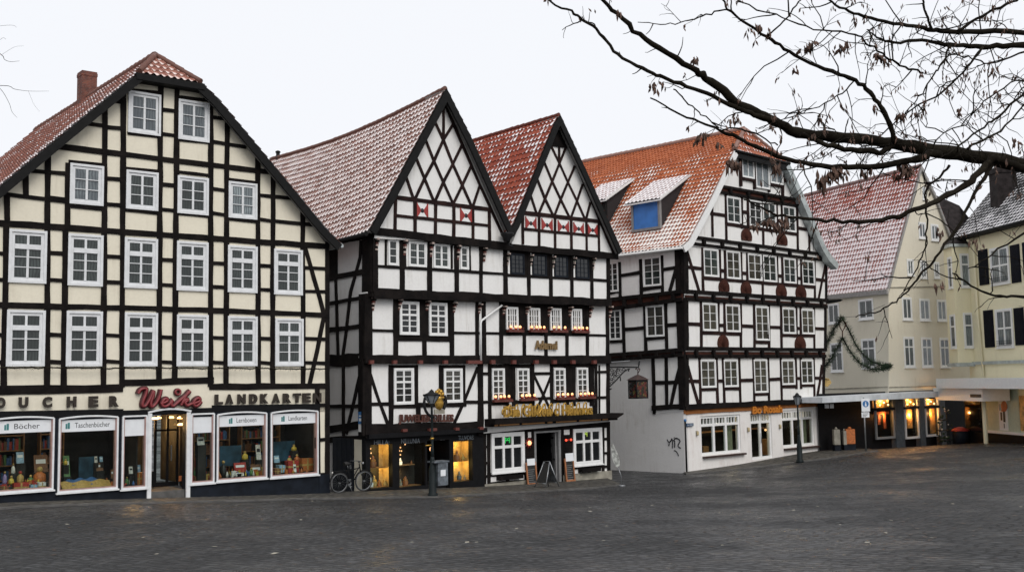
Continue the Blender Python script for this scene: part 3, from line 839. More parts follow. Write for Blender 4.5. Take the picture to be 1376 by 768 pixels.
# room behind the glass
mb = MB(); fl = [P.uv(40, 662)[1] - 0.02, P.uv(40, 662)[1] + 2.9]
zf, zc = rects[5][2] + 0.02, zsign - 0.05
for (a0, a1) in ((uL + 0.1, dl - 0.35), (dr + 0.35, u(436))):
    pbox(mb, P, a0, a1, zf - 0.06, zf, -1.35, -0.26)          # display floor
    pbox(mb, P, a0, a1, zc, zc + 0.05, -3.0, -0.26)
    pbox(mb, P, a0, a1, zf - 0.06, zc, -3.05, -3.0)
    pbox(mb, P, a0 - 0.05, a0, zf - 0.06, zc, -3.0, -0.26); pbox(mb, P, a1, a1 + 0.05, zf - 0.06, zc, -3.0, -0.26)
    pbox(mb, P, a0, a1, zlow, zlow + 0.05, -3.0, -1.35)
pbox(mb, P, dl - 0.3, dr + 0.3, zc - 0.02, zc + 0.03, -4.0, -0.26); pbox(mb, P, dl - 0.3, dr + 0.3, zlow, zc, -4.05, -4.0)
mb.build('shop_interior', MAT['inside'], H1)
mb = MB()
for (x0, x1, f0, f1, dd) in ((308, 347, 0.35, 0.42, -1.3), (380, 420, 0.4, 0.42, -1.32), (124, 150, 0.25, 0.42, -1.3)):
    pbox(mb, P, u(x0), u(x1), zf + f0, zf + f0 + 1.6 * f1, dd - 0.04, dd)
mb.build('display_board', MAT['insideblue'], H1)
for x0, x1 in ((-2, 62), (84, 118), (300, 350), (366, 420)):
    t = thing('bookcase', {-2: 'dim bookcase at the back of the leftmost bookshop window', 84: 'dim bookcase at the back of the second bookshop window', 300: 'dim bookcase behind the blue board of the first wide window right of the entrance', 366: 'dim bookcase behind the blue board of the rightmost bookshop window'}[x0], 'bookcase', P.at(u(x0), zf, -2.5))
    c = MB(); a_, b2 = u(x0), u(x1)
    for q in (a_, b2 - 0.03): pbox(c, P, q, q + 0.03, zf - 0.5, zf + 1.75, -2.8, -2.45)
    for k in range(5): pbox(c, P, a_ + 0.03, b2 - 0.03, zf - 0.2 + 0.45 * k, zf - 0.17 + 0.45 * k, -2.8, -2.45)
    c.build('case', MAT['shelf'], t)
    bk = MB()
    for k in range(4):
        q = a_ + 0.05
        while q < b2 - 0.12:
            wd = rnd.uniform(0.03, 0.09); bk.cur = rnd.randrange(6); pbox(bk, P, q, q + wd - 0.006, zf - 0.168 + 0.45 * k, zf + 0.02 + 0.45 * k + rnd.uniform(0.02, 0.18), -2.75, -2.5 - rnd.uniform(0, 0.05)); q += wd
    o = bk.build('books', [MAT['g_' + c_] for c_ in ('brown', 'blue', 'black', 'green', 'red', 'brown')], t); o['kind'] = 'stuff'
# each arched display window
def arch_pts(r, inset, rise, top=None):
    u0, u1, v0, v1 = r; n = 10; pts = []
    a, b = u0 + inset, u1 - inset
    base = v1 - rise - inset
    for i in range(n + 1):
        x = i / n; pts.append((a + (b - a) * x, base + rise * (1 - (2 * x - 1) ** 2)))
    return pts
BN = ['Böcher', 'Taschenbücher', None, None, 'Lernboxen', 'Landkarten']
for i, r in enumerate(rects):
    u0, u1, v0, v1 = r; rise = 0.06 if u1 - u0 > 1 else 0.0
    f = MB(); w = 0.05
    pbox(f, P, u0, u0 + w, v0, v1 - rise - w * 0.5, -0.1, 0.10); pbox(f, P, u1 - w, u1, v0, v1 - rise - w * 0.5, -0.1, 0.10)
    pbox(f, P, u0 + w, u1 - w, v0, v0 + w, -0.1, 0.098)
    pbox(f, P, u0 - 0.04, u1 + 0.04, v0 - 0.045, v0, -0.05, 0.13)
    ribbon(f, P, arch_pts(r, w * 0.5, rise), w, -0.1, 0.102)
    fo = f.build('display_window', MAT['framew'], H1)
    g = MB(); q = 0.03; w2 = w + 0.001
    pbox(g, P, u0 + w2, u0 + w2 + q, v0 + w, v1 - rise - w, -0.1, 0.075); pbox(g, P, u1 - w2 - q, u1 - w2, v0 + w, v1 - rise - w, -0.1, 0.075)
    pbox(g, P, u0 + w2 + q, u1 - w2 - q, v0 + w + .001, v0 + w + q, -0.1, 0.074)
    g.build('inner_trim', MAT['pink'], fo)
    ap = arch_pts(r, w, rise)
    gl = MB(); ppoly(gl, P, [(u0 + w, v0 + w), (u1 - w, v0 + w)] + ap[::-1], 0.0, 0.008); gl.build('pane', MAT['glass'], fo)
    bt = v1 - (0.47 if rise else 0.62)
    bn = MB(); ppoly(bn, P, [(u0 + w + q, bt), (u1 - w - q, bt)] + arch_pts(r, w + 0.004, rise)[::-1], 0.010, 0.016); bo = bn.build('banner', MAT['paper'], fo)
    if BN[i]:
        c = (u0 + u1) / 2; hw = {0: 0.42, 1: 0.62, 4: 0.42, 5: 0.42}[i]; sh = {0: 0.12, 1: 0.12, 4: 0.17, 5: 0.14}[i]
        text(BN[i], P, c + sh - hw * 0.82, c + sh + hw * 0.8, bt + 0.11, bt + 0.26, 0.0165, 0.019, 'ink', bo)
        ic = MB(); x = c + sh - hw * 0.82 - 0.3
        for k, (p0, p1, h) in enumerate(((0.04, 0.09, 0.15), (0.10, 0.16, 0.18))): pbox(ic, P, x + p0, x + p1, bt + 0.09, bt + 0.09 + h, 0.0165, 0.020)
        ic.build('emblem', MAT['teal'], bo)
# shop entrance, set back
ent = MB()
for x0, x1 in ((197, 202.3), (249.2, 254.4)):
    pbox(ent, P, u(x0), u(x1), zlow + 0.6, P.uv(200, 555)[1], -0.1, 0.11)
ribbon(ent, P, arch_pts((u(197), u(255), 0, P.uv(225, 549)[1]), 0.0, 0.09), 0.055, -0.1, 0.115)
ent.build('entrance_frame', MAT['framew'], H1)
gd = P.uv(225, 664)[1]
mb = MB(); pbox(mb, P, dl, dr, zlow, gd + 0.12, -1.6, -0.02); mb.build('doorstep', MAT['kerb'], H1)
dz0, dz1 = gd + 0.14, P.uv(225, 559)[1]
fr = MB(); A, Bq, w = dl + 0.55, dr + 0.25, 0.07
for x in (A, A + (Bq - A) * 0.5, Bq - w): pbox(fr, P, x, x + w, dz0, dz1, -1.3, -1.22)
pbox(fr, P, A + w, Bq - w, dz0, dz0 + 0.14, -1.3, -1.221); pbox(fr, P, A + w, Bq - w, dz1 - 0.5, dz1 - 0.44, -1.3, -1.219)
pbox(fr, P, A - 1.2, A, dz0, dz0 + 0.5, -1.35, -1.23)
do = fr.build('glazed_door', MAT['black'], H1)
gp = MB(); pbox(gp, P, A + w, Bq - w, dz0 + 0.14, dz1, -1.27, -1.262); gp.build('pane', MAT['glass'], do)
hd = MB(); pbox(hd, P, A + (Bq - A) * 0.5 + 0.12, A + (Bq - A) * 0.5 + 0.15, dz0 + 0.8, dz0 + 1.3, -1.22, -1.16); hd.build('handle', MAT['steel'], do)
# angled panel on the right of the recess
mb = MB(); q0 = P.at(dr, 0, -0.02); q1 = P.at(dr + 0.28, 0, -1.2)
for z0, z1 in ((dz0, dz0 + 0.25), (dz1 - 0.1, dz1)):
    mb.prism([Vector((q.x, q.y, z)) for q, z in ((q0, z0), (q1, z0), (q1, z1), (q0, z1))], [Vector((q.x, q.y, z)) + P.e * 0.05 for q, z in ((q0, z0), (q1, z0), (q1, z1), (q0, z1))])
mb.build('recess_panel', MAT['navy'], H1)
for k, (x, y, dd) in enumerate(((208, 563, -1.15), (230, 561.5, -1.9), (243, 562, -1.15), (243.5, 571, -1.1), (212, 562, -2.4))):
    Pd = P.off(dd); s = MB(); s.lathe(Pd.at(*Pd.uv(x, y)), [(0.04, 0.07), (0.11, 0.05), (0.12, 0.0)], 10); so = s.build('ceiling_spot', MAT['spot'], H1)
point_light('entrance_glow', P.at(u(226), zc - 0.5, -2.2), (1.0, 0.55, 0.22), 110, 0.15, H1)
point_light('window_glow', P.at(u(40), zc - 0.25, -0.75), (1.0, 0.8, 0.6), 13, 0.15, H1)
point_light('window_glow', P.at(u(120), zc - 0.25, -0.75), (1.0, 0.8, 0.6), 13, 0.15, H1)
point_light('window_glow', P.at(u(325), zc - 0.25, -0.75), (1.0, 0.85, 0.7), 13, 0.15, H1)
point_light('window_glow', P.at(u(395), zc - 0.25, -0.75), (1.0, 0.85, 0.7), 13, 0.15, H1)
# roof
V1 = P.off(0.40)
L_ = [V1.uv(x, y) for x, y in ((0, 251), (90, 176.5), (187, 98))]
du = (L_[0][0] - (uL - 0.45)); sl = (L_[1][1] - L_[0][1]) / (L_[1][0] - L_[0][0])
L_[0] = (uL - 0.45, L_[0][1] - du * sl)
R_ = [V1.uv(x, y) for x, y in ((270, 112), (292, 133), (330, 178), (400, 262), (436, 306), (459, 329))]
# where the two slopes would meet
m1 = (L_[-1][1] - L_[0][1]) / (L_[-1][0] - L_[0][0]); m2 = (R_[3][1] - R_[1][1]) / (R_[3][0] - R_[1][0])
ua = (R_[1][1] - m2 * R_[1][0] - L_[0][1] + m1 * L_[0][0]) / (m1 - m2); ap = (ua, L_[0][1] + m1 * (ua - L_[0][0]))
A3 = V1.at(*ap)
def setback(A3, bv, tx):
    s = 0
    while s < 8 and project(A3 + bv * s)[0] > tx: s += 0.02
    return s
sb = setback(A3, B1, 209)
lp = [V1.at(*q) for q in L_] + [A3]; rp = [A3] + [V1.at(*q) for q in R_]
slope(H1, 'roof', lp, B1, 14, 't_h1', t0=[0] * (len(lp) - 1) + [sb])
slope(H1, 'roof', rp[::-1], B1, 14, 't_h1', t0=[0] * (len(rp) - 1) + [sb], per=3, flip=True)
hip(H1, 'hip_roof', lp[-2], rp[1], A3 + B1 * sb, 't_h1hip')
ridge(H1, [A3 + B1 * (sb + 0.02) + Vector((0, 0, 0.03)), A3 + B1 * 14], 0.12, 't_h1hip')
ridge(H1, [lp[-2] + Vector((0, 0, 0.05)), A3 + B1 * sb + Vector((0, 0, 0.05))], 0.09, 't_h1hip'); ridge(H1, [rp[1] + Vector((0, 0, 0.05)), A3 + B1 * sb + Vector((0, 0, 0.05))], 0.09, 't_h1hip')
slab(H1, 'soffit', lp[:-1], B1, 0.03, 14, 'soffit'); slab(H1, 'soffit', rp[1:], B1, 0.03, 14, 'soffit')
verge(H1, 'verge_board', V1, L_, 0.24, 'verge'); verge(H1, 'verge_board', V1, R_, 0.26, 'verge')
mb = MB(); q0, q1 = Vector(L_[-1]), Vector(R_[0]); ribbon(mb, V1, [(q0.x - 0.1, q0.y - 0.12), (q1.x + 0.1, q1.y - 0.12)], 0.2, -0.4, 0.08); mb.build('hip_gutter', MAT['verge'], H1)
gt = MB(); pts = [V1.at(R_[-1][0] + 0.02, R_[-1][1] - 0.03) + B1 * t for t in (0, 4, 13)]; gt.tube(pts, 0.07, 8); gt.build('gutter', MAT['zinc'], H1)
ct = None
for t in np.arange(sb, 14, 0.05):
    if project(A3 + B1 * t)[0] < 117: ct = t; break
cc = A3 + B1 * (ct or 5)
mb = MB(); zt_ = at_depth(117, 98, cc.y).z
mb.box(Vector((cc.x, cc.y, (zt_ + cc.z) / 2 - 0.5)), P.e, B1, (0, 0, 1), 0.27, 0.27, (zt_ - cc.z) / 2 + 0.5)
mb.box(Vector((cc.x, cc.y, zt_ - 0.12)), P.e, B1, (0, 0, 1), 0.285, 0.285, 0.06)
mb.build('chimney', MAT['brick'], H1)
# lettering on the band above the windows
def letter_sign(name, label, string, pl, xs, ytop, ybot, w, mat, d0=0.05, d1=0.13):
    t = thing(name, label, 'sign', pl.at(*pl.uv(xs[0], ybot(xs[0])), 0.05))
    for ch, x in zip(string, xs):
        u0, u1, v0, v1 = pl.rect(x - w / 2, x + w / 2, ytop(x), ybot(x))
        text(ch, pl, u0, u1, v0, v1, d0, d1, mat, t, 'letter', bold=0.06)
    return t
letter_sign('letter_sign', 'widely spaced brown capital letters over the two left display windows', 'OUCHER', P, [0, 30.5, 62.5, 95, 124.3, 152], lambda x: 533.5 - 0.013 * x, lambda x: 548.3 - 0.014 * x, 12.5, 'bronze')
letter_sign('letter_sign', 'closely set brown capital letters over the two right display windows', 'LANDKARTEN', P, [292.5, 306.5, 323, 338.8, 353.5, 369, 384, 397.5, 410.3, 424.5], lambda x: 529.6 - 0.015 * (x - 290), lambda x: 543.2 - 0.022 * (x - 290), 10.5, 'bronze')
t = thing('script_sign', 'red cursive script lettering above the bookshop entrance', 'sign', P.at(*P.uv(185, 548), 0.05))
SCR = [[(118, 140), (128, 118), (150, 107), (172, 110), (166, 145), (148, 190), (146, 220), (166, 218), (196, 170), (216, 122), (216, 155), (200, 198), (206, 226), (232, 205), (256, 160), (268, 112)],
       [(262, 205), (292, 198), (310, 184), (300, 172), (280, 186), (273, 212), (290, 224), (318, 212), (342, 182), (334, 208), (345, 222), (368, 205), (410, 168), (448, 136), (456, 124), (440, 140), (416, 180), (398, 218)],
       [(402, 205), (430, 178), (446, 182), (426, 198), (440, 218), (462, 208), (500, 198), (524, 184), (514, 168), (490, 182), (480, 206), (500, 222), (534, 192)]]
bk = MB(); tb = MB()
for s in SCR: stroke(bk, P, s, 0.085, 0.06, 160, 500, 0.2035); stroke(tb, P, s, 0.042, 0.15, 160, 500, 0.2035)
ring = [(380 + 17 * math.cos(k * PI / 4), 130 + 17 * math.sin(k * PI / 4)) for k in range(9)]
stroke(bk, P, ring, 0.05, 0.06, 160, 500, 0.2035); stroke(tb, P, ring, 0.032, 0.13, 160, 500, 0.2035)
bk.build('letter_case', MAT['darkred'], t); tb.build('tube_lettering', MAT['redneon'], t)
# withered garland under the first-floor windows
t = thing('garland', 'thin withered garland strung along the cream house under its first-floor windows', 'garland', P.at(*P.uv(200, 495), 0.2))
xs = np.linspace(-30, 434, 60); ln = [P.at(*P.uv(x, 493.8 + 0.003 * x + rnd.uniform(-0.5, 0.5) + (0.8 if i % 4 == 2 else 0)), 0.24) for i, x in enumerate(xs)]
mb = MB(); mb.tube(ln, 0.022, 6); mb.build('wire', MAT['bark'], t)
mb = MB(); spray(mb, ln, 0.035, 60, 0.07, 0.008); mb.build('twigs', MAT['dryneedle'], t)

# small stock heaped along the window floors
for i, lab in ((0, 'heap of small colourful goods along the floor of the leftmost bookshop window'), (2, 'small goods on the floor of the narrow bookshop window left of the entrance'), (3, 'small goods on the floor of the narrow bookshop window right of the entrance'), (4, 'jumble of little goods along the floor of the first wide window right of the entrance'), (5, 'jumble of red and brown goods along the floor of the rightmost bookshop window')):
    r = rects[i]; mb = MB(); n = int((r[1] - r[0]) * 34)
    for k in range(n):
        u_ = rnd.uniform(r[0] - 0.1, r[1] - 0.1); d_ = -rnd.uniform(0.32, 1.0); h_ = rnd.uniform(0.05, 0.16) + (-d_ - 0.3) * 0.28 * rnd.random(); w_ = rnd.uniform(0.025, 0.07); z_ = max(zf, r[2] + 0.05); mb.cur = rnd.choice((0, 0, 1, 1, 2, 3, 4, 5, 6))
        if rnd.random() < 0.5: a_ = rnd.uniform(-0.5, 0.5); mb.box(P.at(u_, z_ + h_ / 2, d_), P.e * math.cos(a_) + P.n * math.sin(a_), P.n * math.cos(a_) - P.e * math.sin(a_), (0, 0, 1), w_, 0.03, h_ / 2)
        else: mb.lathe(P.at(u_, z_, d_), [(w_ * 0.8, 0), (w_, h_ * 0.4), (w_ * 0.5, h_ * 0.75), (w_ * 0.3, h_)], 7)
    o = mb.build('shop_goods', [MAT['g_' + c] for c in ('red', 'orange', 'brown', 'yellow', 'blue', 'white', 'black')]); tag(o, lab, 'goods', kind='stuff')
# ================================================================== the white double-gabled pair
F0 = PH2; F1 = PH2.off(0.10); F2 = PH2.off(0.22); F3 = PH2.off(0.45); FG = PH2.off(0.62)
SPLIT = 648.5                                   # party line between the two houses
def front_wall(pl, xl, xr, ytl, ybl, ytr=None, ybr=None, mat='white', parent=None, th=0.45, name='wall'):
    ytr = ytl if ytr is None else ytr; ybr = ybl if ybr is None else ybr
    mb = MB(); ppoly(mb, pl, [pl.uv(xl, ybl), pl.uv(xr, ybr), pl.uv(xr, ytr), pl.uv(xl, ytl)], -th, 0.0)
    return mb.build(name, MAT[mat], parent)
def bracket(parent, pl, x, y0, y1, out=0.28, mats=None, w=0.10):
    """carved and painted bracket under a jetty: small blocks stepping outwards as they rise"""
    mb = MB(); u0, v1 = pl.uv(x, y0); _, v0 = pl.uv(x, y1); n = 7
    for k in range(n):
        a = k / n; z0 = v0 + (v1 - v0) * a; z1 = v0 + (v1 - v0) * (k + 0.86) / n
        mb.cur = (0, 1, 2, 1, 0, 2, 1)[k]
        pbox(mb, pl, u0 - w / 2, u0 + w / 2, z0, z1, 0.0, 0.05 + out * (a ** 1.5) + 0.02 * (k % 2))
    mb.cur = 2
    pbox(mb, pl, u0 - w / 2 + 0.01, u0 + w / 2 - 0.01, v0, v1, 0.0, 0.04)
    return mb.build('bracket', mats or [MAT['darkredpaint'], MAT['carve'], MAT['timber']], parent)
MAT['darkredpaint'] = simple('dark_red_carving', (0.12, 0.03, 0.022), 0.6, var=0.3, scale=20)
def painted_panel(parent, pl, xl, xr, yt, yb):
    u0, u1, v0, v1 = pl.rect(xl, xr, yt, yb); mb = MB(); cu, cv = (u0 + u1) / 2, (v0 + v1) / 2
    mb.cur = 0; pbox(mb, pl, u0, u1, v0, v1, 0.0, 0.02)
    mb.cur = 1
    k = (u1 - u0) * 0.42
    ppoly(mb, pl, [(u0, v0), (u0 + k, cv), (u0, v1)], 0.02, 0.032); ppoly(mb, pl, [(u1, v0), (u1, v1), (u1 - k, cv)], 0.02, 0.032)
    w = 0.04
    pbox(mb, pl, u0 - w, u0, v0 - w, v1 + w, 0.0, 0.04); pbox(mb, pl, u1, u1 + w, v0 - w, v1 + w, 0.0, 0.04)
    mb.cur = 2
    mb.lathe(pl.at(cu, cv, 0.02), [(0.09, 0.0), (0.06, 0.02), (0.03, 0.03)], 10, axis=pl.n)
    return mb.build('painted_panel', [MAT['whitepaint'], MAT['red'], MAT['ink']], parent)
def gable_roof(parent, pl, left, right, bv, L, mat, board=0.30, bmat='verge', sag=0.0, per2=3, tw=0.24):
    lp = [pl.at(*pl.uv(x, y)) for x, y in left]; rp = [pl.at(*pl.uv(x, y)) for x, y in right]
    slope(parent, 'roof', lp, bv, L, mat, sag=sag, tw=tw, course=0.3); slope(parent, 'roof', rp[::-1], bv, L, mat, per=per2, flip=True, sag=sag)
    ap = lp[-1]
    ridge(parent, [ap + bv * 0.05 + Vector((0, 0, 0.03)), ap + bv * L + Vector((0, 0, 0.03))], 0.09, mat, sag)
    slab(parent, 'soffit', lp, bv, 0.03, L, 'soffit'); slab(parent, 'soffit', rp, bv, 0.03, L, 'soffit')
    verge(parent, 'verge_board', pl, [pl.uv(x, y) for x, y in left + right[1:]], board, bmat)
    return lp, rp

H2 = thing('timber_framed_house', 'white half-timbered house with the taller lattice gable and a black jeweller shopfront', 'house', PH2.P)
HW = thing('timber_framed_house', 'white half-timbered inn with the smaller lattice gable and rows of lit candle boxes', 'house', PH2.at(PH2.uv(652, 655)[0], PH2.uv(652, 655)[1]))
# ---- taller house: walls
mb = MB(); ppoly(mb, FG, [FG.uv(x, y) for x, y in ((503, 320), (683, 329), (680, 318), (599, 137), (505, 306))], -0.5, 0.0); mb.build('gable_wall', MAT['white'], H2)
front_wall(F3, 500, 679, 316, 395, 326, 402, parent=H2); front_wall(F2, 492.5, SPLIT, 392, 484, 402, 485, parent=H2); front_wall(F1, 491, SPLIT, 478, 580, 480, 573.5, parent=H2)
zt2 = F3.uv(500, 318)[1]
mb = MB(); a = F0.at(F0.uv(492.5, 600)[0], 0, 0.0); w_ = F0.uv(683, 600)[0] - F0.uv(492.5, 600)[0]
ub = F0.uv(SPLIT, 600)[0]
def s2(x, y): return S2.uv(x, y)
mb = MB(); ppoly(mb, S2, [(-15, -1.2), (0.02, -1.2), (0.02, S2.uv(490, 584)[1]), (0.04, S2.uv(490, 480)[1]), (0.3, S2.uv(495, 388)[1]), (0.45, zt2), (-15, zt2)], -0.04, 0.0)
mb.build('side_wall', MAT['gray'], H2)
# side timbers, plus one square shadow laid on as a dark box
mb = MB()
bars(mb, S2, [(452, 376, 455, 480), (462.3, 480, 462.3, 585), (489.4, 322, 488, 590), (500, 314, 499.5, 392, 0.3), (493, 392, 489.5, 480, 0.22), (488.2, 480, 488, 592, 0.25),
             (485.8, 323, 484.6, 346, 471.7, 392, 465.4, 450, 461, 480), (485.4, 498, 476, 540, 466, 582)], 0.17)
bars(mb, S2, [(435, 375.6, 500, 362.5, 0.2), (435, 409, 489, 399.3), (435, 444.2, 489, 437.8, 0.18), (435, 485, 493, 482, 0.45), (435, 545.3, 489, 545), (435, 577, 490, 570, 0.28), (435, 590.5, 492, 588, 0.22), (435, 327, 497, 316, 0.22)], 0.13)
pbox(mb, S2, S2.uv(438, 340)[0], S2.uv(454, 340)[0], S2.uv(447, 375)[1], S2.uv(447, 330)[1], 0.0, 0.03)  # no timber: the dark square shadow, set on the wall as a black box
mb.build('side_timber_shadow', MAT['timber'], H2)
mb = MB(); x0, x1 = S2.uv(448.5, 620)[0], S2.uv(476.5, 620)[0]; zt, zb = S2.uv(463, 588)[1], S2.uv(463, 662)[1] - 0.2
n = 9
for k in range(n): pbox(mb, S2, x0 + (x1 - x0) * k / n + 0.006, x0 + (x1 - x0) * (k + 1) / n - 0.006, zb, zt, 0.0, 0.05 + 0.008 * (k % 2))
do = mb.build('door', MAT['navy'], H2)
mb = MB(); pbox(mb, S2, x1 - 0.18, x1 - 0.14, zb + 1.1, zb + 1.25, 0.05, 0.1); mb.build('handle', MAT['steel'], do)
mb = MB(); pbox(mb, S2, S2.uv(477.5, 620)[0], S2.uv(488.3, 620)[0], zb + 0.15, zt - 0.02, 0.0, 0.045); mb.build('door_side_panel', MAT['cream'], H2)
# ---- taller house: front timbers
mb = MB()
bars(mb, FG, [(583, 162, 595.3, 188, 608, 220.4, 620.7, 248.7, 633.2, 277), (571, 187, 582.6, 216.5, 595.3, 244.8, 608.5, 274), (558, 211, 569.9, 240, 582.3, 270), (545.3, 238, 554.6, 266),
              (609, 166, 595.3, 188, 582.6, 216.5, 569.9, 240, 557.3, 267), (621, 193.5, 608, 220.4, 595.3, 244.8, 584, 270.5), (633.2, 222, 620.7, 248.7, 608.6, 273.5), (644.4, 248.5, 635, 277.5), (595.5, 143, 595.3, 190), (597, 139, 645, 250, 679, 324, 0.12)], 0.105)
bars(mb, FG, [(528, 264.4, 660, 281.8, 0.15), (532.8, 289.6, 657, 303, 0.11), (531.4, 265, 530.6, 311), (557.2, 268, 557, 313), (585, 271, 584.5, 317), (609.4, 274, 609.2, 320), (634.8, 278, 635.2, 323), (656.8, 280, 657.6, 327)], 0.13)
mb.build('gable_timber', MAT['timberbr'], H2)
mb = MB()
bars(mb, FG, [(502, 310.5, 686, 331.5, 0.28)], 0.25, 0.05)
bars(mb, F3, [(501.8, 318, 502.2, 392, 0.3), (539.6, 321, 540, 396), (577, 325, 577.2, 398), (612.9, 328, 613.5, 400), (646, 331, 646, 402, 0.16)], 0.21)
bars(mb, F3, [(503, 357.2, 676, 367.8), (520, 319, 574, 323.5, 0.1), (580, 325, 630, 330, 0.1), (606.5, 330, 606.5, 361, 0.08), (543, 322, 543.5, 358, 0.12), (518, 320, 518, 357, 0.07), (630.5, 331, 631, 363, 0.08)], 0.1)
bars(mb, F3, [(501, 394, 650, 399.5, 0.34)], 0.3, 0.08)
bars(mb, F2, [(493.8, 396, 493, 482, 0.26), (531.3, 398, 531.2, 480), (606.6, 402, 606.6, 480), (569.9, 452, 570, 480), (640.6, 404, 640.8, 482, 0.16)], 0.2)
bars(mb, F2, [(496, 443.3, 531, 444.2), (608.5, 446.8, 650, 447.4), (531, 455.3, 607, 456.3, 0.13)], 0.09)
bars(mb, F1, [(490.8, 481, 490.5, 585, 0.26), (525, 490, 525.2, 572), (558, 490, 558.4, 546), (592.4, 490, 592.6, 543), (621.8, 490, 622, 545), (561.5, 545, 562, 571), (645, 484, 645.5, 585, 0.26)], 0.2)
bars(mb, F1, [(494, 542.6, 525, 542.1), (525, 545.8, 560, 545.3, 0.15), (560, 543.7, 626, 543, 0.16), (622, 539.7, 645, 539.5), (496.2, 500, 508, 536, 521.5, 571), (641.5, 493, 626, 532, 609.5, 569)], 0.12)
bars(mb, F1, [(490, 577, 648, 572, 0.36)], 0.3, 0.08)
bars(mb, F2, [(490, 482.3, 650, 482.8, 0.30)], 0.3, 0.05)
pbox(mb, F2, F2.uv(533, 430)[0], F2.uv(606, 430)[0], F2.uv(570, 454)[1], F2.uv(570, 400.5)[1], 0.0, 0.022)
for xa, xb in ((525, 558), (592, 624)): pbox(mb, F1, F1.uv(xa, 520)[0], F1.uv(xb, 520)[0], F1.uv(xa, 546)[1], F1.uv(xa, 490)[1], 0.0, 0.022)
for pl, y0, y1, w in ((F3, 316, 398, 0.3), (F2, 394, 484, 0.28), (F1, 480, 588, 0.28)):
    uc = pl.uv({F3: 500, F2: 492.5, F1: 491}[pl], 450)[0]; pbox(mb, pl, uc - 0.02, uc + w - 0.06, pl.uv(495, y1)[1], pl.uv(495, y0)[1], -0.47, 0.052)
mb.build('timber_frame', MAT['timber'], H2)
for x, y0, y1 in ((504.5, 320, 339), (542.5, 322, 343), (578, 325.5, 345), (614.3, 329, 349), (649.5, 332, 351)): bracket(H2, F3, x, y0, y1, 0.2)
for x, y0, y1 in ((500, 399, 417), (535.5, 402, 416.5), (572.8, 404, 417), (609, 406, 419.5), (642.8, 408, 421)): bracket(H2, F2, x, y0, y1, 0.24)
for x, w in ((494, 5), (525, 5), (559.5, 5), (593, 5), (632, 19)):
    b = MB(); u0, v = F1.uv(x, 485.5); ww = F1.uv(x + w / 2, 480)[0] - u0
    pbox(b, F1, u0 - ww, u0 + ww, v - 0.09, v + 0.04, 0.1, 0.30); b.build('beam_end', MAT['darkredpaint'], H2)
for x, w in ((537.5, 6), (575, 10), (607.5, 5), (640, 5)):
    b = MB(); u0, v = F0.uv(x, 577.6 - (x - 537) * 0.028); ww = F0.uv(x + w / 2, 577)[0] - u0
    pbox(b, F0, u0 - ww, u0 + ww, v - 0.05, v + 0.05, 0.2, 0.34); b.build('beam_end', MAT['darkredpaint'], H2)
for r in ((560.5, 573.5, 273.5, 291), (619, 632.5, 280.5, 297.5)): painted_panel(H2, FG, *r)
for xl, xr, yt, yb, c in ((520.6, 534.4, 320.8, 356, 1), (548.2, 572.2, 323.5, 357.5, 2), (581.6, 603.2, 326.7, 359.6, 2), (617.4, 629, 330.2, 361.4, 1)):
    window(H2, F3, xl, xr, yt, yb, c * (1 if c == 1 else 2) if False else c, 3, fw=0.06, glass='pane', mul=0.08, sill=False)
for xl, xr, yt, yb in ((535.9, 562, 404.4, 449.5), (575.2, 599.8, 406, 450.8)): window(H2, F2, xl, xr, yt, yb, 2, 3, 2, 0.38, fw=0.08, glass='panedk', d=0.02, mun=0.03, sill=False)
for xl, xr, yt, yb in ((528, 555, 494.3, 543.5), (595, 620.3, 494.7, 541)): window(H2, F1, xl, xr, yt, yb, 2, 3, 2, 0.36, fw=0.08, glass='panebr', d=0.02, mun=0.03, sill=False)
# ---- jeweller's shopfront
u0_ = lambda x: F0.uv(x, 620)[0]
zg = F0.uv(560, 659)[1]; ztop = F0.uv(560, 583.5)[1]
def fr(x, yt, yb): return F0.uv(x, yt)[1], F0.uv(x, yb)[1]
SW = [(496.5, 526.5, 597.5, 656.5), (535.4, 570.5, 596, 655), (608, 634, 593, 647.5)]
rc = [F0.rect(*w) for w in SW]; eL, eR = u0_(573), u0_(603)
mb = MB(); xs = [u0_(490.5), rc[0][0], rc[0][1], rc[1][0], rc[1][1], eL, eR, rc[2][0], rc[2][1], u0_(649)]
for k in range(0, len(xs), 2): pbox(mb, F0, xs[k], xs[k + 1], -1.2, ztop, -0.2, 0.05)
for r in rc:
    pbox(mb, F0, r[0], r[1], -1.2, r[2], -0.2, 0.048); pbox(mb, F0, r[0], r[1], r[3], ztop, -0.2, 0.048)
pbox(mb, F0, eL, eR, rc[1][3] + 0.05, ztop, -0.2, 0.046)
pbox(mb, F0, u0_(490), u0_(649), ztop - 0.04, ztop + 0.12, -0.2, 0.30)
mb.build('shop_front', MAT['black'], H2)
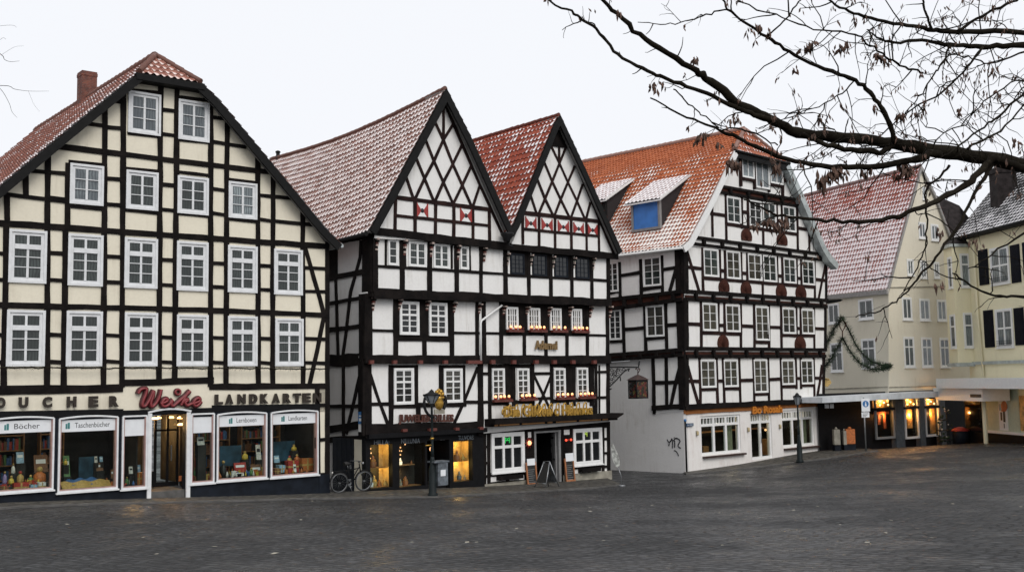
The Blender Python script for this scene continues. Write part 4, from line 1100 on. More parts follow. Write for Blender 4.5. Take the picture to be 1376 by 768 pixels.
for i, r in enumerate(rc):
    it = MB(); d = -0.62; m_ = 0.03
    pbox(it, F0, r[0] - m_, r[1] + m_, r[2] - 0.05, r[2], d, -0.2); pbox(it, F0, r[0] - m_ - 0.03, r[0] - m_, r[2], r[3], d, -0.2)
    pbox(it, F0, r[0] - m_, r[1] + m_, r[3], r[3] + 0.05, d, -0.2)
    Fd = F0.off(d); c0 = (Fd.uv(509, 620)[0], r[1] + m_, r[0] - m_)[i]
    if c0 > r[0] + .01: pbox(it, F0, r[0] - m_, c0, r[2], r[3], d - 0.05, d)
    if i == 1: pbox(it, F0, r[1] + m_, r[1] + m_ + 0.03, r[2], r[3], d, -0.2)
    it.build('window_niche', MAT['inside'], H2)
    if i != 1:
        bw = MB(); pbox(bw, F0, c0, r[1] + m_, r[2], r[3], d - 0.06, d + 0.005); pbox(bw, F0, r[1] + m_, r[1] + m_ + 0.03, r[2], r[3], d, -0.2); bw.build('display_back', MAT['warm'], H2)
    sh = MB(); zs = r[2] + (r[3] - r[2]) * (0.46, 0.5, 0.50)[i]
    pbox(sh, F0, r[0] - (0.02, 0.02, -0.25)[i], r[1] - (0.0, 0.25, 0.0)[i], zs - 0.03, zs, -0.58, -0.26); sh.build('shelf', MAT['shelf'], H2)
    sh = MB(); pbox(sh, F0, r[0] - 0.02, r[1] + 0.02, r[2] + 0.002, r[2] + 0.02, -0.6, -0.21); sh.build('display_floor', MAT['shelf'], H2)
    g = MB(); pbox(g, F0, r[0], r[1], r[2], r[3], -0.06, -0.052); g.build('pane', MAT['glass'], H2)
    if i != 1:
        x = r[1] - (r[1] - r[0]) * 0.35
        point_light('niche_light', F0.at(x, r[3] - 0.16, -0.38), (1.0, 0.60, 0.20), (9, 0, 9)[i], 0.08, H2)
        point_light('niche_light', F0.at(x, zs - 0.14, -0.38), (1.0, 0.64, 0.22), (8, 0, 10)[i], 0.08, H2)
    else:
        point_light('niche_light', F0.at(r[0] + 0.3, zs + 0.5, -0.5), (1.0, 0.6, 0.25), 5, 0.08, H2)
        point_light('niche_light', F0.at(r[0] + 0.4, zs - 0.3, -0.5), (1.0, 0.6, 0.25), 4, 0.08, H2)
    lb = MB(); q = random.Random(i)
    pts = {0: [(0.12, 0.88), (0.3, 0.9), (0.28, 0.8), (0.1, 0.70), (0.25, 0.68)], 1: [(0.1, 0.92), (0.2, 0.95), (0.3, 0.9), (0.2, 0.83), (0.12, 0.78), (0.3, 0.82), (0.15, 0.70), (0.3, 0.73), (0.4, 0.97), (0.12, 0.60)], 2: [(0.08, 0.70), (0.12, 0.6)]}[i]
    for k, (fx, fy) in enumerate(pts):
        b = MB(); b.ball(F0.at(r[0] + (r[1] - r[0]) * fx, r[2] + (r[3] - r[2]) * fy, -0.22 - 0.2 * q.random()), 0.026, 8); b.build('fairy_light', MAT['lampglow'], H2)
mb = MB()
pbox(mb, F0, eL - 0.05, eR + 0.05, -1.2, zg + 0.15, -1.6, -0.2); pbox(mb, F0, eL - 0.1, eL - 0.05, zg, rc[1][3], -1.6, -0.2); pbox(mb, F0, eR + 0.05, eR + 0.1, zg, rc[1][3], -1.6, -0.2); pbox(mb, F0, eL, eR, rc[1][3] + 0.05, rc[1][3] + 0.1, -1.6, -0.2); pbox(mb, F0, eL - 0.1, eR + 0.1, zg, rc[1][3], -1.7, -1.6)
mb.build('entrance_recess', MAT['black'], H2)
b = MB(); b.lathe(F0.at(u0_(596), F0.uv(596, 604)[1], -0.8), [(0.03, -0.06), (0.045, 0.0), (0.03, 0.07)], 8); b.build('entrance_lamp', MAT['lampglow'], H2)
# lettering
def word_sign(name, label, s, pl, xl, xr, yt, yb, d0, d1, mat, bold=0.0, tilt_px=0.0, cat='sign', sx=0.0):
    u0, v1 = pl.uv(xl, yt); _, v0 = pl.uv(xl, yb); u1, vr = pl.uv(xr, yb + tilt_px)
    t = thing(name, label, cat, pl.at(u0, v0, d0)); text(s, pl, u0, u1, v0, v1, d0, d1, mat, t, 'lettering', bold, sx, vr - v0); return t
word_sign('word_sign', 'narrow dark capitals of the jeweller sign on the white wall above the shopfront', 'JUWELIER DILLES', F1, 533.5, 607.5, 556.3, 569.8, 0.06, 0.12, 'jewel', 0.045, -0.8)
word_sign('word_sign', 'dim grey word on the black fascia over the leftmost jewellery window', 'HILLA:', F0, 501.5, 522, 591, 597, 0.052, 0.06, 'binmetal', 0.0, -0.5)
word_sign('word_sign', 'dim grey word on the black fascia over the middle jewellery window', 'NILLUNIA', F0, 538, 563, 589, 595.3, 0.052, 0.06, 'binmetal', 0.0, -0.6)
word_sign('word_sign', 'dim grey word on the black fascia over the jewellery window right of the entrance', 'TLUVORS', F0, 614.5, 635, 584.8, 590.6, 0.052, 0.06, 'binmetal', 0.0, -0.5)
t = thing('wall_sign', 'small blue enamel sign on the corner post of the jeweller house', 'sign', F1.at(*F1.uv(486, 569), 0.1))
mb = MB(); S2o = S2.off(0.12); r = S2o.rect(482.4, 490.8, 552.7, 569); pbox(mb, S2o, *r, -0.02, 0.03); mb.build('plate', MAT['signblue'], t)
mb = MB(); pbox(mb, S2o, r[0] + 0.05, r[1] - 0.05, r[2] + 0.1, r[2] + 0.2, 0.03, 0.034); pbox(mb, S2o, r[0] + 0.05, r[1] - 0.12, r[2] + 0.26, r[2] + 0.3, 0.03, 0.034); mb.build('lettering', MAT['paper'], t)
# roofs
VGa = FG.off(0.35)
gable_roof(H2, VGa, [(497, 309.5), (525, 259), (599.6, 119.4)], [(599.6, 119.4), (634, 188), (689.5, 311)], B2, 15, 't_h2a', 0.27, sag=0.3, tw=0.25)
p0 = VGa.at(*VGa.uv(497, 312)); mb = MB(); mb.tube([p0 + B2 * 0.1 - Vector((0.06, 0.05, 0.05)), p0 + B2 * 14 - Vector((0.06, 0.05, 0.08))], 0.075, 8); mb.build('gutter', MAT['verge'], H2)
# vent pipe on the ridge's far end
ap = VGa.at(*VGa.uv(599.6, 119.4)); tt = 5
for t_ in np.arange(4, 16, 0.05):
    if project(ap + B2 * t_)[0] < 374: tt = t_; break
mb = MB(); q = ap + B2 * tt; mb.tube([q - Vector((0, 0, 0.5)), q + Vector((0, 0, 0.2))], 0.09, 10); mb.lathe(q + Vector((0, 0, 0.2)), [(0.12, 0), (0.12, 0.06), (0.05, 0.1)], 10); mb.build('vent_pipe', MAT['iron'], H2)

# ================================================================== the inn
mb = MB(); ppoly(mb, FG, [FG.uv(x, y) for x, y in ((685, 330), (829, 345), (822, 338), (752, 172), (688, 327))], -0.5, 0.0); mb.build('gable_wall', MAT['white'], HW)
front_wall(F3, 679, 820, 326, 402, 340, 408, parent=HW); front_wall(F2, SPLIT, 818, 402, 485, 404, 485, parent=HW); front_wall(F1, SPLIT, 818.5, 480, 582, 480, 566, parent=HW)
mb = MB(); zt3 = F3.uv(700, 335)[1]; uE = F0.uv(818.5, 600)[0]
A = [F0.at(F0.uv(SPLIT, 600)[0] , 0, -0.46), F0.at(uE - 0.02, 0, -0.46)]
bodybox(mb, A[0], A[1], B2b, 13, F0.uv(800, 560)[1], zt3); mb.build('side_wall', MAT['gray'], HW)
mb = MB(); A = [F0.at(u0_(490.6), 0, -0.05), F0.at(F0.uv(SPLIT, 600)[0] - 0.01, 0, -0.05)]
mb = MB()
bars(mb, FG, [(740.6, 197, 751.4, 219.4, 762.7, 244.8, 774.8, 270, 786, 295), (730.9, 217.4, 741.6, 243.8, 753, 268, 765.4, 293.5), (721.7, 241.8, 731.8, 267, 743, 290), (712.7, 263, 720.8, 288),
              (759.6, 198.8, 751.4, 219.4, 741.6, 243.8, 731.8, 267, 723, 288), (771.9, 223.3, 762.7, 244.8, 753, 268, 744.2, 290.5), (782.6, 247.7, 774.8, 270, 766.3, 293.5), (793, 272, 786.7, 296), (750.8, 197, 750.9, 219), (753, 172, 791, 262, 824, 340, 0.12)], 0.105)
bars(mb, FG, [(700, 285.6, 806, 297.4, 0.16), (702, 307.5, 804, 317.2, 0.11), (702, 287, 702, 328), (724, 290, 723.8, 331), (745.5, 292, 745.5, 333), (767, 295, 767.3, 336), (787.5, 297, 788, 338), (804, 298, 804.6, 340)], 0.12)
mb.build('gable_timber', MAT['timberbr'], HW)
mb = MB()
bars(mb, FG, [(686, 331.5, 830, 344.5, 0.26)], 0.25, 0.05)
bars(mb, F3, [(678.8, 333, 679, 403, 0.22), (710, 336, 710.5, 404), (739.3, 338, 739.8, 406), (767.4, 340, 768, 407), (794.4, 342, 795, 408), (816.8, 343, 817.2, 408, 0.2)], 0.17)
bars(mb, F3, [(680, 369.3, 818, 377)], 0.11)
bars(mb, F3, [(648, 399.5, 820, 406.5, 0.32)], 0.3, 0.08)
r = F3.rect(684.8, 794, 341, 370); ul, ur = r[0], r[1]; v = [F3.uv(684.8, 335)[1], F3.uv(684.8, 369)[1], F3.uv(794, 376)[1], F3.uv(794, 343)[1]]
ppoly(mb, F3, [(ul, v[1]), (ur, v[2]), (ur, v[3]), (ul, v[0])], 0.0, 0.02)
bars(mb, F2, [(673, 405, 673, 482), (704, 446, 704, 480), (733.4, 446, 733.5, 480), (761.5, 447, 761.6, 480), (788.9, 408, 789, 480), (815.8, 409, 816, 482, 0.2), (649.5, 402, 650, 483, 0.2)], 0.17)
bars(mb, F2, [(652, 447.2, 673, 447.4), (789, 449.6, 816, 450.6), (673, 447.8, 789, 448.8, 0.14)], 0.1)
pbox(mb, F2, F2.uv(673, 430)[0], F2.uv(789, 430)[0], F2.uv(730, 447.5)[1], F2.uv(730, 404)[1], 0.0, 0.022)
bars(mb, F2, [(648, 482.8, 820, 482.5, 0.32)], 0.3, 0.06)
bars(mb, F1, [(657.4, 488, 657.8, 562), (680.5, 488, 681, 545), (689.5, 488, 690, 545), (715.2, 488, 715.6, 545), (740.6, 488, 741, 545), (761.5, 488, 762, 545), (771, 488, 771.3, 545), (793.5, 488, 794, 545), (800.3, 488, 800.5, 562), (816.6, 486, 816.8, 562, 0.2), (646, 488, 646, 500, 0.1)], 0.16)
bars(mb, F1, [(648, 501.8, 658, 501.7), (648, 539.8, 658, 539.5), (716, 501.6, 741, 501.3), (716, 535.5, 741, 534.5), (800, 499.6, 817, 499.2), (794, 534.2, 817, 533.5), (717, 504, 727, 525, 738, 548, 745, 560), (740.4, 504, 731, 527, 721, 549, 716, 560), (796.5, 488, 797, 562, 0.10), (804.8, 490, 805, 556, 0.09)], 0.11)
for xa, xb in ((677, 692), (657, 660), (709.5, 715), (758, 771.5), (788.5, 794)): pbox(mb, F1, F1.uv(xa, 515)[0], F1.uv(xb, 515)[0], F1.uv(xa, 540)[1], F1.uv(xa, 489)[1], 0.0, 0.024)
bars(mb, F1, [(657, 541.5, 682, 541, 0.16), (690, 539.5, 716, 539, 0.16), (741, 538, 763, 537.4, 0.16), (770, 537, 795, 536, 0.16), (657, 491.5, 716, 491.3, 0.14), (741, 491, 800, 490.6, 0.14)], 0.16)
mb.build('timber_frame', MAT['timber'], HW)
for x, y0, y1 in ((681, 340, 357), (712.3, 342, 357.5), (742, 344, 361), (770, 346, 361), (796, 346, 363)): bracket(HW, F3, x, y0, y1, 0.2, [MAT['stone'], MAT['carve'], MAT['timber']], 0.06)
for x, y0, y1 in ((675.5, 411, 422.5), (707, 412, 422.5), (736.5, 412.5, 424.5), (764.5, 412, 425), (792, 411, 426), (818, 411, 427)): bracket(HW, F2, x, y0, y1, 0.24)
for x in (656.5, 684.7, 715, 739.3, 764.5, 793):
    b = MB(); u0, v = F1.uv(x, 485.8); pbox(b, F1, u0 - 0.1, u0 + 0.1, v - 0.09, v + 0.06, 0.1, 0.30); b.build('beam_end', MAT['darkredpaint'], HW)
for r in ((706.5, 719.3, 292, 306.8), (728.2, 741, 294.3, 309.2), (750, 763, 297, 311.6), (771, 783, 299.8, 313.6), (790.3, 801.2, 302.3, 315)): painted_panel(HW, FG, *r)
for xl, xr, yt, yb in ((684.9, 703.5, 340, 368), (714.5, 733.5, 341, 370), (744, 762, 343, 372), (772.5, 790.5, 345, 373.8)):
    window(HW, F3, xl, xr, yt, yb, 3, 4, fw=0.05, glass='panedk', d=0.02, depth=0.04, mul=0.03, sill=False, white='navy')
    mb = MB(); u0, v1 = F3.uv(xl - 3.4, yt - 1); u1, v0 = F3.uv(xl - 0.4, yb); pbox(mb, F3, u0, u1, v0, v1, 0.02, 0.034); mb.build('infill_strip', MAT['white'], HW)
for xl, xr, yt, yb in ((678.7, 695, 412, 442.5), (707.6, 724.4, 413.2, 443), (737.7, 753, 413.6, 443.5), (766.2, 780.5, 414.6, 444)): window(HW, F2, xl, xr, yt, yb, 4, 3, fw=0.06, glass='panebr', d=0.02, mul=0.045, mun=0.02, sill=False)
for xl, xr, yt, yb in ((659.7, 677, 494.7, 539.5), (693.2, 710, 494.7, 537.5), (743, 758.6, 494.5, 536), (773.6, 789, 493.8, 535)): window(HW, F1, xl, xr, yt, yb, 2, 3, 2, 0.36, fw=0.06, glass='panebr', d=0.02, mun=0.03, mul=0.05, sill=False)
# ground floor of the inn
zi0 = F0.uv(740, 653)[1]; zi1 = F0.uv(740, 566)[1]
dL, dR = u0_(717.5), u0_(753)
mb = MB()
uA, uZ = F0.uv(649.5, 600)[0], F0.uv(818.5, 600)[0]
pbox(mb, F0, uA, dL, -0.4, zi1, -0.3, 0.0); pbox(mb, F0, dR, uZ, -0.4, zi1, -0.3, 0.0); pbox(mb, F0, dL, dR, F0.uv(735, 575)[1], zi1, -0.3, 0.0); mb.build('wall', MAT['white'], HW)
mb = MB(); zp = F0.uv(790, 637)[1]
pbox(mb, F0, uA, dL - 0.1, -1.2, F0.uv(690, 646)[1], -0.3, 0.06); mb.build('plinth', MAT['stone'], HW); mb = MB(); pbox(mb, F0, dR + 0.1, uZ + 0.06, -1.2, F0.uv(790, 634.5)[1], -0.3, 0.07); mb.build('plinth', MAT['stone'], HW)
mb = MB()
bars(mb, F0, [(649.5, 575, 650, 657, 0.2), (656, 575, 656.6, 653), (706, 570, 707, 652, 0.2), (715.5, 570, 716, 652), (755, 570, 755.6, 650), (767, 568, 767.6, 645, 0.14), (809.5, 566, 810, 636), (817, 566, 817.6, 637, 0.18), (681.5, 640, 681.7, 650), (790.5, 628, 790.8, 636)], 0.15)
bars(mb, F0, [(650, 600, 657, 599.5), (650, 621.5, 657, 621), (650, 639.5, 657, 639), (810, 589.5, 818, 589), (810, 608.5, 818, 608), (810, 626.5, 818, 626), (657, 649.5, 706, 645.5, 0.12), (768, 638.3, 818, 634.5, 0.12), (649, 576, 818, 569.5, 0.28), (657, 637.5, 706, 634.5, 0.14), (768, 628, 810, 625, 0.14)], 0.10)
for xa, xb, ya, yb in ((706, 716, 588, 620), (755, 768, 584, 616)):
    r = F0.rect(xa, xb, ya, yb); pbox(mb, F0, r[0], r[1], r[2], r[3], 0.0, 0.03); n = 9
    for k in range(n): pbox(mb, F0, r[0] + 0.02, r[1] - 0.02, r[2] + (r[3] - r[2]) * k / n, r[2] + (r[3] - r[2]) * (k + 0.7) / n, 0.03, 0.055)
mb.build('ground_timber', MAT['timber'], HW)
for xl, xr, yt, yb in ((658.8, 703.6, 582, 635.5), (768.6, 808, 576, 625.7)):
    window(HW, F0, xl, xr, yt, yb, 3, 1, 1, 0.32, fw=0.13, glass='panedk', mul=0.10, depth=0.08)
    r = F0.rect(xl + 8, xr - 6, yb + 4, yb + 5.5); mb = MB(); pbox(mb, F0, r[0], r[1], r[2] - 0.1, r[3], 0.0, 0.26); mb.build('flower_box', MAT['timber'], HW)
for (x, y, mt, sc) in ((680.8, 591, 'neon_g', 1.0), (785.5, 583, 'neon_y', 0.9)):
    mb = MB(); u0, v0 = F0.uv(x, y); w = 0.11 * sc
    mb.tube([F0.at(u0 - w, v0 - w, 0.04), F0.at(u0 - w, v0 + w, 0.04), F0.at(u0, v0 + w * 0.4, 0.04), F0.at(u0 + w, v0 + w, 0.04), F0.at(u0 + w, v0 - w, 0.04)], 0.022, 6)
    mb.tube([F0.at(u0 - w, v0, 0.045), F0.at(u0 + w, v0, 0.045)], 0.02, 6); mb.build('neon_emblem', MAT[mt], HW)
# doorway
mb = MB(); zd1 = F0.uv(735, 578)[1]; zd0 = F0.uv(735, 655)[1]
pbox(mb, F0, dL - 0.05, dR + 0.05, -1.2, zd0 + 0.1, -2.2, 0.0); pbox(mb, F0, dL - 0.1, dL - 0.02, zd0, zd1, -2.2, -0.3); pbox(mb, F0, dR + 0.02, dR + 0.1, zd0, zd1, -2.2, -0.3); pbox(mb, F0, dL, dR, zd1, zd1 + 0.1, -2.2, -0.3); pbox(mb, F0, dL - 0.1, dR + 0.1, zd0, zd1, -2.3, -2.2)
mb.build('doorway', MAT['black'], HW)
mb = MB(); pbox(mb, F0, dL, dL + 0.10, zd0, zd1, -0.25, 0.05); pbox(mb, F0, dR - 0.12, dR, zd0, zd1, -0.25, 0.05); pbox(mb, F0, dL + 0.1, dR - 0.12, zd1 - 0.08, zd1, -0.25, 0.03); mb.build('door_frame', MAT['greypaint'], HW)
mb = MB(); q0 = F0.at(dR - 0.14, 0, -0.1); dv = Vector((-0.30, 0.95, 0)).normalized(); sd = dv.cross(Vector((0, 0, 1)))
c = q0 + dv * 0.5 + Vector((0, 0, (zd0 + zd1) / 2 + 0.06)); mb.box(c, dv, sd, (0, 0, 1), 0.5, 0.025, (zd1 - zd0) / 2 - 0.1)
for z in (-0.75, -0.45, 0.25, 0.6): mb.box(c + Vector((0, 0, z)), dv, sd, (0, 0, 1), 0.36, 0.04, 0.11)
do = mb.build('door_leaf', MAT['greypaint'], HW); mb = MB(); mb.box(c - dv * 0.36 + Vector((0, 0, -0.1)), dv, sd, (0, 0, 1), 0.07, 0.09, 0.03); mb.box(c - dv * 0.2 + Vector((0, 0, 0.75)), dv, sd, (0, 0, 1), 0.16, 0.07, 0.04); mb.build('handle', MAT['iron'], do)
# canopy over the ground floor
mb = MB(); cL = F1.uv(651, 565)[0]; cR = F0.off(0.75).uv(838, 559)[0]; zc0 = F0.off(0.75).uv(740, 562.5)[1]
ppoly(mb, F0, [(cL, zc0 - 0.10), (cR - 0.35, zc0 - 0.10), (cR, zc0 + 0.04), (cR, zc0 + 0.10), (cL, zc0 + 0.10)], 0.0, 0.75)
pbox(mb, F0, cL, uZ + 0.1, zc0 - 0.2, zc0 - 0.09, 0.0, 0.45)
pbox(mb, F0, cL, uZ, zc0 - 0.5, zc0 - 0.19, 0.0, 0.05); mb.build('canopy', MAT['timber'], HW)
for xa, xb, y in ((665, 669.5, 572.3), (671.5, 698, 571.8), (702, 732, 569.8), (736, 742.5, 568.6), (747.5, 775, 567.4), (778.5, 807.5, 565.6), (810, 817, 564.8)):
    mb = MB(); Q = F0.off(0.47); u0, v = Q.uv(xa, y); u1, _ = Q.uv(xb, y); pbox(mb, Q, u0, u1, zc0 - 0.18, zc0 - 0.12, -0.03, 0.0); mb.build('lit_wood_strip', MAT['strip'], HW)  # plain wood strips, no lamps; their warm light is only in the colour
# roof
VGb = FG.off(0.33)
gable_roof(HW, VGb, [(684, 312), (691, 300), (745, 166), (752.4, 155)], [(752.4, 155), (790, 236), (835.4, 338)], B2b, 15, 't_h2b', 0.26)
mb = MB(); ppoly(mb, FG, [FG.uv(740, 196.5), FG.uv(761.5, 199), FG.uv(752, 171)], 0.0, 0.06); mb.build('apex_boards', MAT['timber'], HW)
# valley gutter, hopper and downpipe between the two gables
t = thing('rainwater_pipe', 'white rainwater pipe bending down the wall between the two gabled houses', 'pipe', F2.at(*F2.uv(645, 478), 0.1))
mb = MB(); Q = F2.off(0.16); mb.tube([Q.at(*Q.uv(674.5, 410)), Q.at(*Q.uv(647, 430.5)), Q.at(*Q.uv(646, 434)), Q.at(*Q.uv(646.3, 484))], 0.04, 10); mb.build('pipe', MAT['whitepaint'], t)
mb = MB(); Q = VGb.off(0.05); mb.lathe(Q.at(*Q.uv(681.5, 315.5), 0.0), [(0.1, -0.28), (0.12, -0.2), (0.26, 0.0), (0.26, 0.08)], 10); mb.tube([Q.at(*Q.uv(681.5, 320)), Q.at(*Q.uv(684, 330)), Q.at(*Q.uv(688.5, 331))], 0.05, 8)
mb.build('hopper', MAT['iron'], t)
# gold letters
t = word_sign('gilded_sign', 'tall gilded blackletter sign standing on the canopy of the inn', 'Die Gilden c Hännos', F0.off(0.62), 677, 796, 545, 560.5, -0.04, 0.04, 'gold', 0.03, -3.5)
mb = MB(); Q = F0.off(0.62); s = MB()
for k in range(12): x = 684 + k * 9.2; stroke(s, Q, [(x - 2, 560.5 - k * 0.27), (x - 1.6, 547 - k * 0.3), (x + 1.8, 544.5 - k * 0.3), (x + 2.2, 559.5 - k * 0.27)], 0.03, 0.03, 0, 0, 1.0)
stroke(s, Q, [(682, 549), (676, 550), (675.3, 556), (681, 557)], 0.035, 0.0, 0, 0, 1.0); stroke(s, Q, [(723, 556), (728, 548), (730.5, 542)], 0.04, 0.02, 0, 0, 1.0); s.build('flourish', MAT['gold'], t)
word_sign('word_sign', 'small gilded blackletter word on the white panels under the upper candle boxes', 'Adernel', F2, 717, 747, 457, 469, 0.05, 0.11, 'oldgold', 0.05, 0.8)
# candle boxes
G = 'candle boxes under the inn windows'
NM = ['leftmost', 'second from left', 'third from left', 'rightmost']
def candle_box(pl, xl, xr, yt, label, n=4):
    u0, v1 = pl.uv(xl, yt); u1, _ = pl.uv(xr, yt); t = thing('candle_box', label, 'candle box', pl.at(u0, v1 - 0.2, 0.1), G)
    mb = MB(); pbox(mb, pl, u0, u1, v1 - 0.16, v1 - 0.06, 0.05, 0.22); mb.build('box', MAT['darkredpaint'], t)
    for k in range(n):
        c = pl.at(u0 + (u1 - u0) * (k + 0.5 + rnd.uniform(-0.15, 0.15)) / n, v1 - 0.06, 0.14); mb = MB(); mb.lathe(c, [(0.06, 0), (0.055, 0.06), (0.03, 0.07)], 8); so = mb.build('candle', MAT['redglow'], t)
        mb = MB(); mb.ball(c + Vector((0, 0, 0.11)), 0.05, 8, 1.2); mb.build('bulb', MAT['lampglow'], so)
    mb = MB(); ln = [pl.at(u0 + (u1 - u0) * k / 8, v1 - 0.05, 0.2) for k in range(9)]; spray(mb, ln, 0.06, 60, 0.08, 0.012); mb.build('fir_sprigs', MAT['darkredpaint'], t)
for i, (a, b, y) in enumerate(((679, 699.6, 440.6), (709, 731, 440.9), (738.7, 758.8, 441.3), (767, 787.5, 442))): candle_box(F2, a, b, y, '%s candle box of the upper row on the inn, with glowing bulbs' % NM[i], 3 + i % 2)
for i, (a, b, y) in enumerate(((660, 684.5, 534.5), (695.7, 717.8, 533), (744.5, 768, 531.6), (774.8, 796, 530.6))): candle_box(F1, a, b, y, '%s candle box of the lower row on the inn, above the gilded sign' % NM[i], 4)
t = thing('red_lantern', 'red glowing star lantern left of the inn door', 'lantern', F0.at(*F0.uv(708, 597), 0.1))
mb = MB(); c = F0.at(*F0.uv(708.2, 594.5), 0.12); mb.ball(c, 0.10, 8); mb.build('bulb', MAT['lampglow'], t); mb = MB()
for k in range(10): a = k * PI / 5; mb.tube([c, c + (F0.e * math.cos(a) + Vector((0, 0, 1)) * math.sin(a)) * 0.22], [0.05, 0.008], 5)
mb.build('star_points', MAT['red'], t)
t = thing('red_lantern', 'string of small red lights right of the inn door', 'lights', F0.at(*F0.uv(762, 592), 0.1))
for k, x in enumerate((758.5, 761, 765)):
    mb = MB(); mb.ball(F0.at(*F0.uv(x, 590.8 - k * 0.3), 0.1), 0.05, 8); mb.build('bulb', MAT['red'] if k == 1 else MAT['redem'] if 'redem' in MAT else MAT['red'], t)
# ================================================================== the corner house with the orange roof
H3 = thing('timber_framed_house', 'white half-timbered corner house with an orange snow-dusted roof and a plastered ground floor', 'house', PH3.P)
C0 = PH3; C1 = PH3.off(0.06); C2 = PH3.off(0.12); C3 = PH3.off(0.18); C4 = PH3.off(0.24); C5 = PH3.off(0.30)
D1 = S3.off(0.06); D2 = S3.off(0.12); D3 = S3.off(0.18)
mb = MB(); ppoly(mb, C4, [C4.uv(x, y) for x, y in ((926, 330), (1112, 352), (1095, 312), (1056, 226), (990, 210), (958, 268))], -0.4, 0.0); mb.build('gable_wall', MAT['white'], H3)
front_wall(C3, 919, 1110, 326, 396, 348, 408, parent=H3); front_wall(C2, 919.5, 1109, 390, 472, 402, 473, parent=H3); front_wall(C1, 920, 1107.5, 466, 550, 468, 541, parent=H3)
def CORN(d): return d * (1 - S3.n.dot(PH3.n)) / S3.e.dot(PH3.n) - 0.004
def side_part(pl, xl, xr, yt, yb, yt2, yb2, mat='white'):
    d_ = (pl.P - S3.P).dot(S3.n); ue = CORN(d_); mb = MB(); ppoly(mb, pl, [pl.uv(xl, yb), (ue, pl.uv(xr, yb2)[1]), (ue, pl.uv(xr, yt2)[1]), pl.uv(xl, yt)], -0.04, 0.0); mb.build('side_wall', MAT[mat], H3)
side_part(D3, 770, 919.5, 352, 412, 330, 396); side_part(D2, 770, 920, 400, 484, 390, 474); side_part(D1, 876, 920.5, 476, 556, 468, 551)
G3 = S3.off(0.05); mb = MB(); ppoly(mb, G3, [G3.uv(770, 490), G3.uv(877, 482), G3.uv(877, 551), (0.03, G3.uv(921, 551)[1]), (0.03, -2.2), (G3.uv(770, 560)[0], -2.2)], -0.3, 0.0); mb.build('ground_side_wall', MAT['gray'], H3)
# shop wall with openings
v0_ = lambda x: C0.uv(x, 590)[0]
OP = [(941, 995.4, 559, 611.8), (1008, 1037.5, 555, 617.5), (1050, 1094.3, 551.3, 601.2)]
oc = [C0.rect(*o) for o in OP]; zS = C0.uv(1010, 551)[1] + 0.15
mb = MB(); xs = [0.0] + [q for r in oc for q in (r[0], r[1])] + [C0.uv(1108.8, 590)[0]]
for k in range(0, len(xs), 2): pbox(mb, C0, xs[k], xs[k + 1], -2.2, zS, -0.3, 0.0)
for r in oc: pbox(mb, C0, r[0], r[1], -2.2, r[2], -0.3, -0.002); pbox(mb, C0, r[0], r[1], r[3], zS, -0.3, -0.002)
mb.build('shop_wall', MAT['shopw'], H3)
uE3 = xs[-1]
mb = MB(); zA = C1.uv(1000, 470)[1]
A = [C0.at(0.3, 0, -3.2), C0.at(uE3, 0, -3.2)]
bodybox(mb, C0.at(uE3 - 0.3, 0, -0.31), C0.at(uE3 - 0.01, 0, -0.31), B3, 12, -2.2, C3.uv(1105, 345)[1]); mb.build('rear_wall', MAT['white'], H3)
# timbers
mb = MB()
bars(mb, C5, [(995, 208, 995.6, 250, 0.15), (1013.4, 212, 1014, 254), (1033.3, 216, 1033.8, 258), (1051.3, 220, 1052, 263), (1068.5, 244, 1069.5, 266), (996, 239.2, 1014.5, 242.6), (1034, 247.2, 1051, 250.2), (1052, 241.4, 1070, 246)], 0.15)
bars(mb, C4, [(956.5, 276, 957, 318), (974.7, 258, 975.8, 324), (996, 261, 996.8, 307), (1004.4, 263, 1004.9, 307), (1024.3, 266, 1025.3, 330), (1043, 270, 1043.8, 312), (1050, 271, 1050.7, 316), (1070.5, 274, 1071.6, 338), (1086.8, 308, 1087.3, 340),
              (954, 286.8, 975, 289.7), (976, 301, 1071, 314.8), (1071, 305.8, 1091, 309.6), (997, 284.5, 1004, 285.5), (1043, 296, 1050, 297)], 0.16)
bars(mb, C3, [(943.4, 328, 944.4, 392), (966.3, 332, 967, 374), (973.5, 333, 974.3, 375), (995, 335, 996, 378), (1003.6, 336, 1004, 380), (1023.4, 340, 1024.6, 398), (1043.5, 342, 1044.3, 380), (1050.5, 343, 1051.2, 382), (1070, 346, 1070.7, 384), (1076, 347, 1076.7, 386), (1094, 348, 1094.8, 404),
              (967, 363, 974, 364), (996, 366.5, 1004, 367), (1044, 370.3, 1051, 371), (1070, 373.5, 1076, 374), (945, 373.4, 1094, 385.6), (921, 358.4, 944, 361), (1094, 375, 1110, 376.5), (922.5, 337, 929, 358, 939, 391), (1108.8, 356, 1104, 378, 1099.6, 402)], 0.16)
bars(mb, C2, [(941.5, 402, 942, 470), (964.5, 404, 965, 449), (973, 405, 973.5, 450), (994.6, 406, 995.3, 470), (1012.8, 408, 1013.5, 470), (1032.6, 410, 1033, 470), (1049, 411, 1049.7, 470), (1069.3, 412, 1070, 452), (1075.3, 412, 1075.8, 452), (1093.4, 413, 1094, 470),
              (921, 434.6, 942, 435.6), (996, 437.6, 1013, 438.6), (1033, 439, 1049, 439.8), (1094, 441, 1109, 441.5), (965, 436.4, 973, 436.8), (1070, 440.8, 1076, 441), (942, 446.6, 995, 448.7), (1013, 459, 1033, 460), (1050, 450, 1094, 451.2)], 0.16)
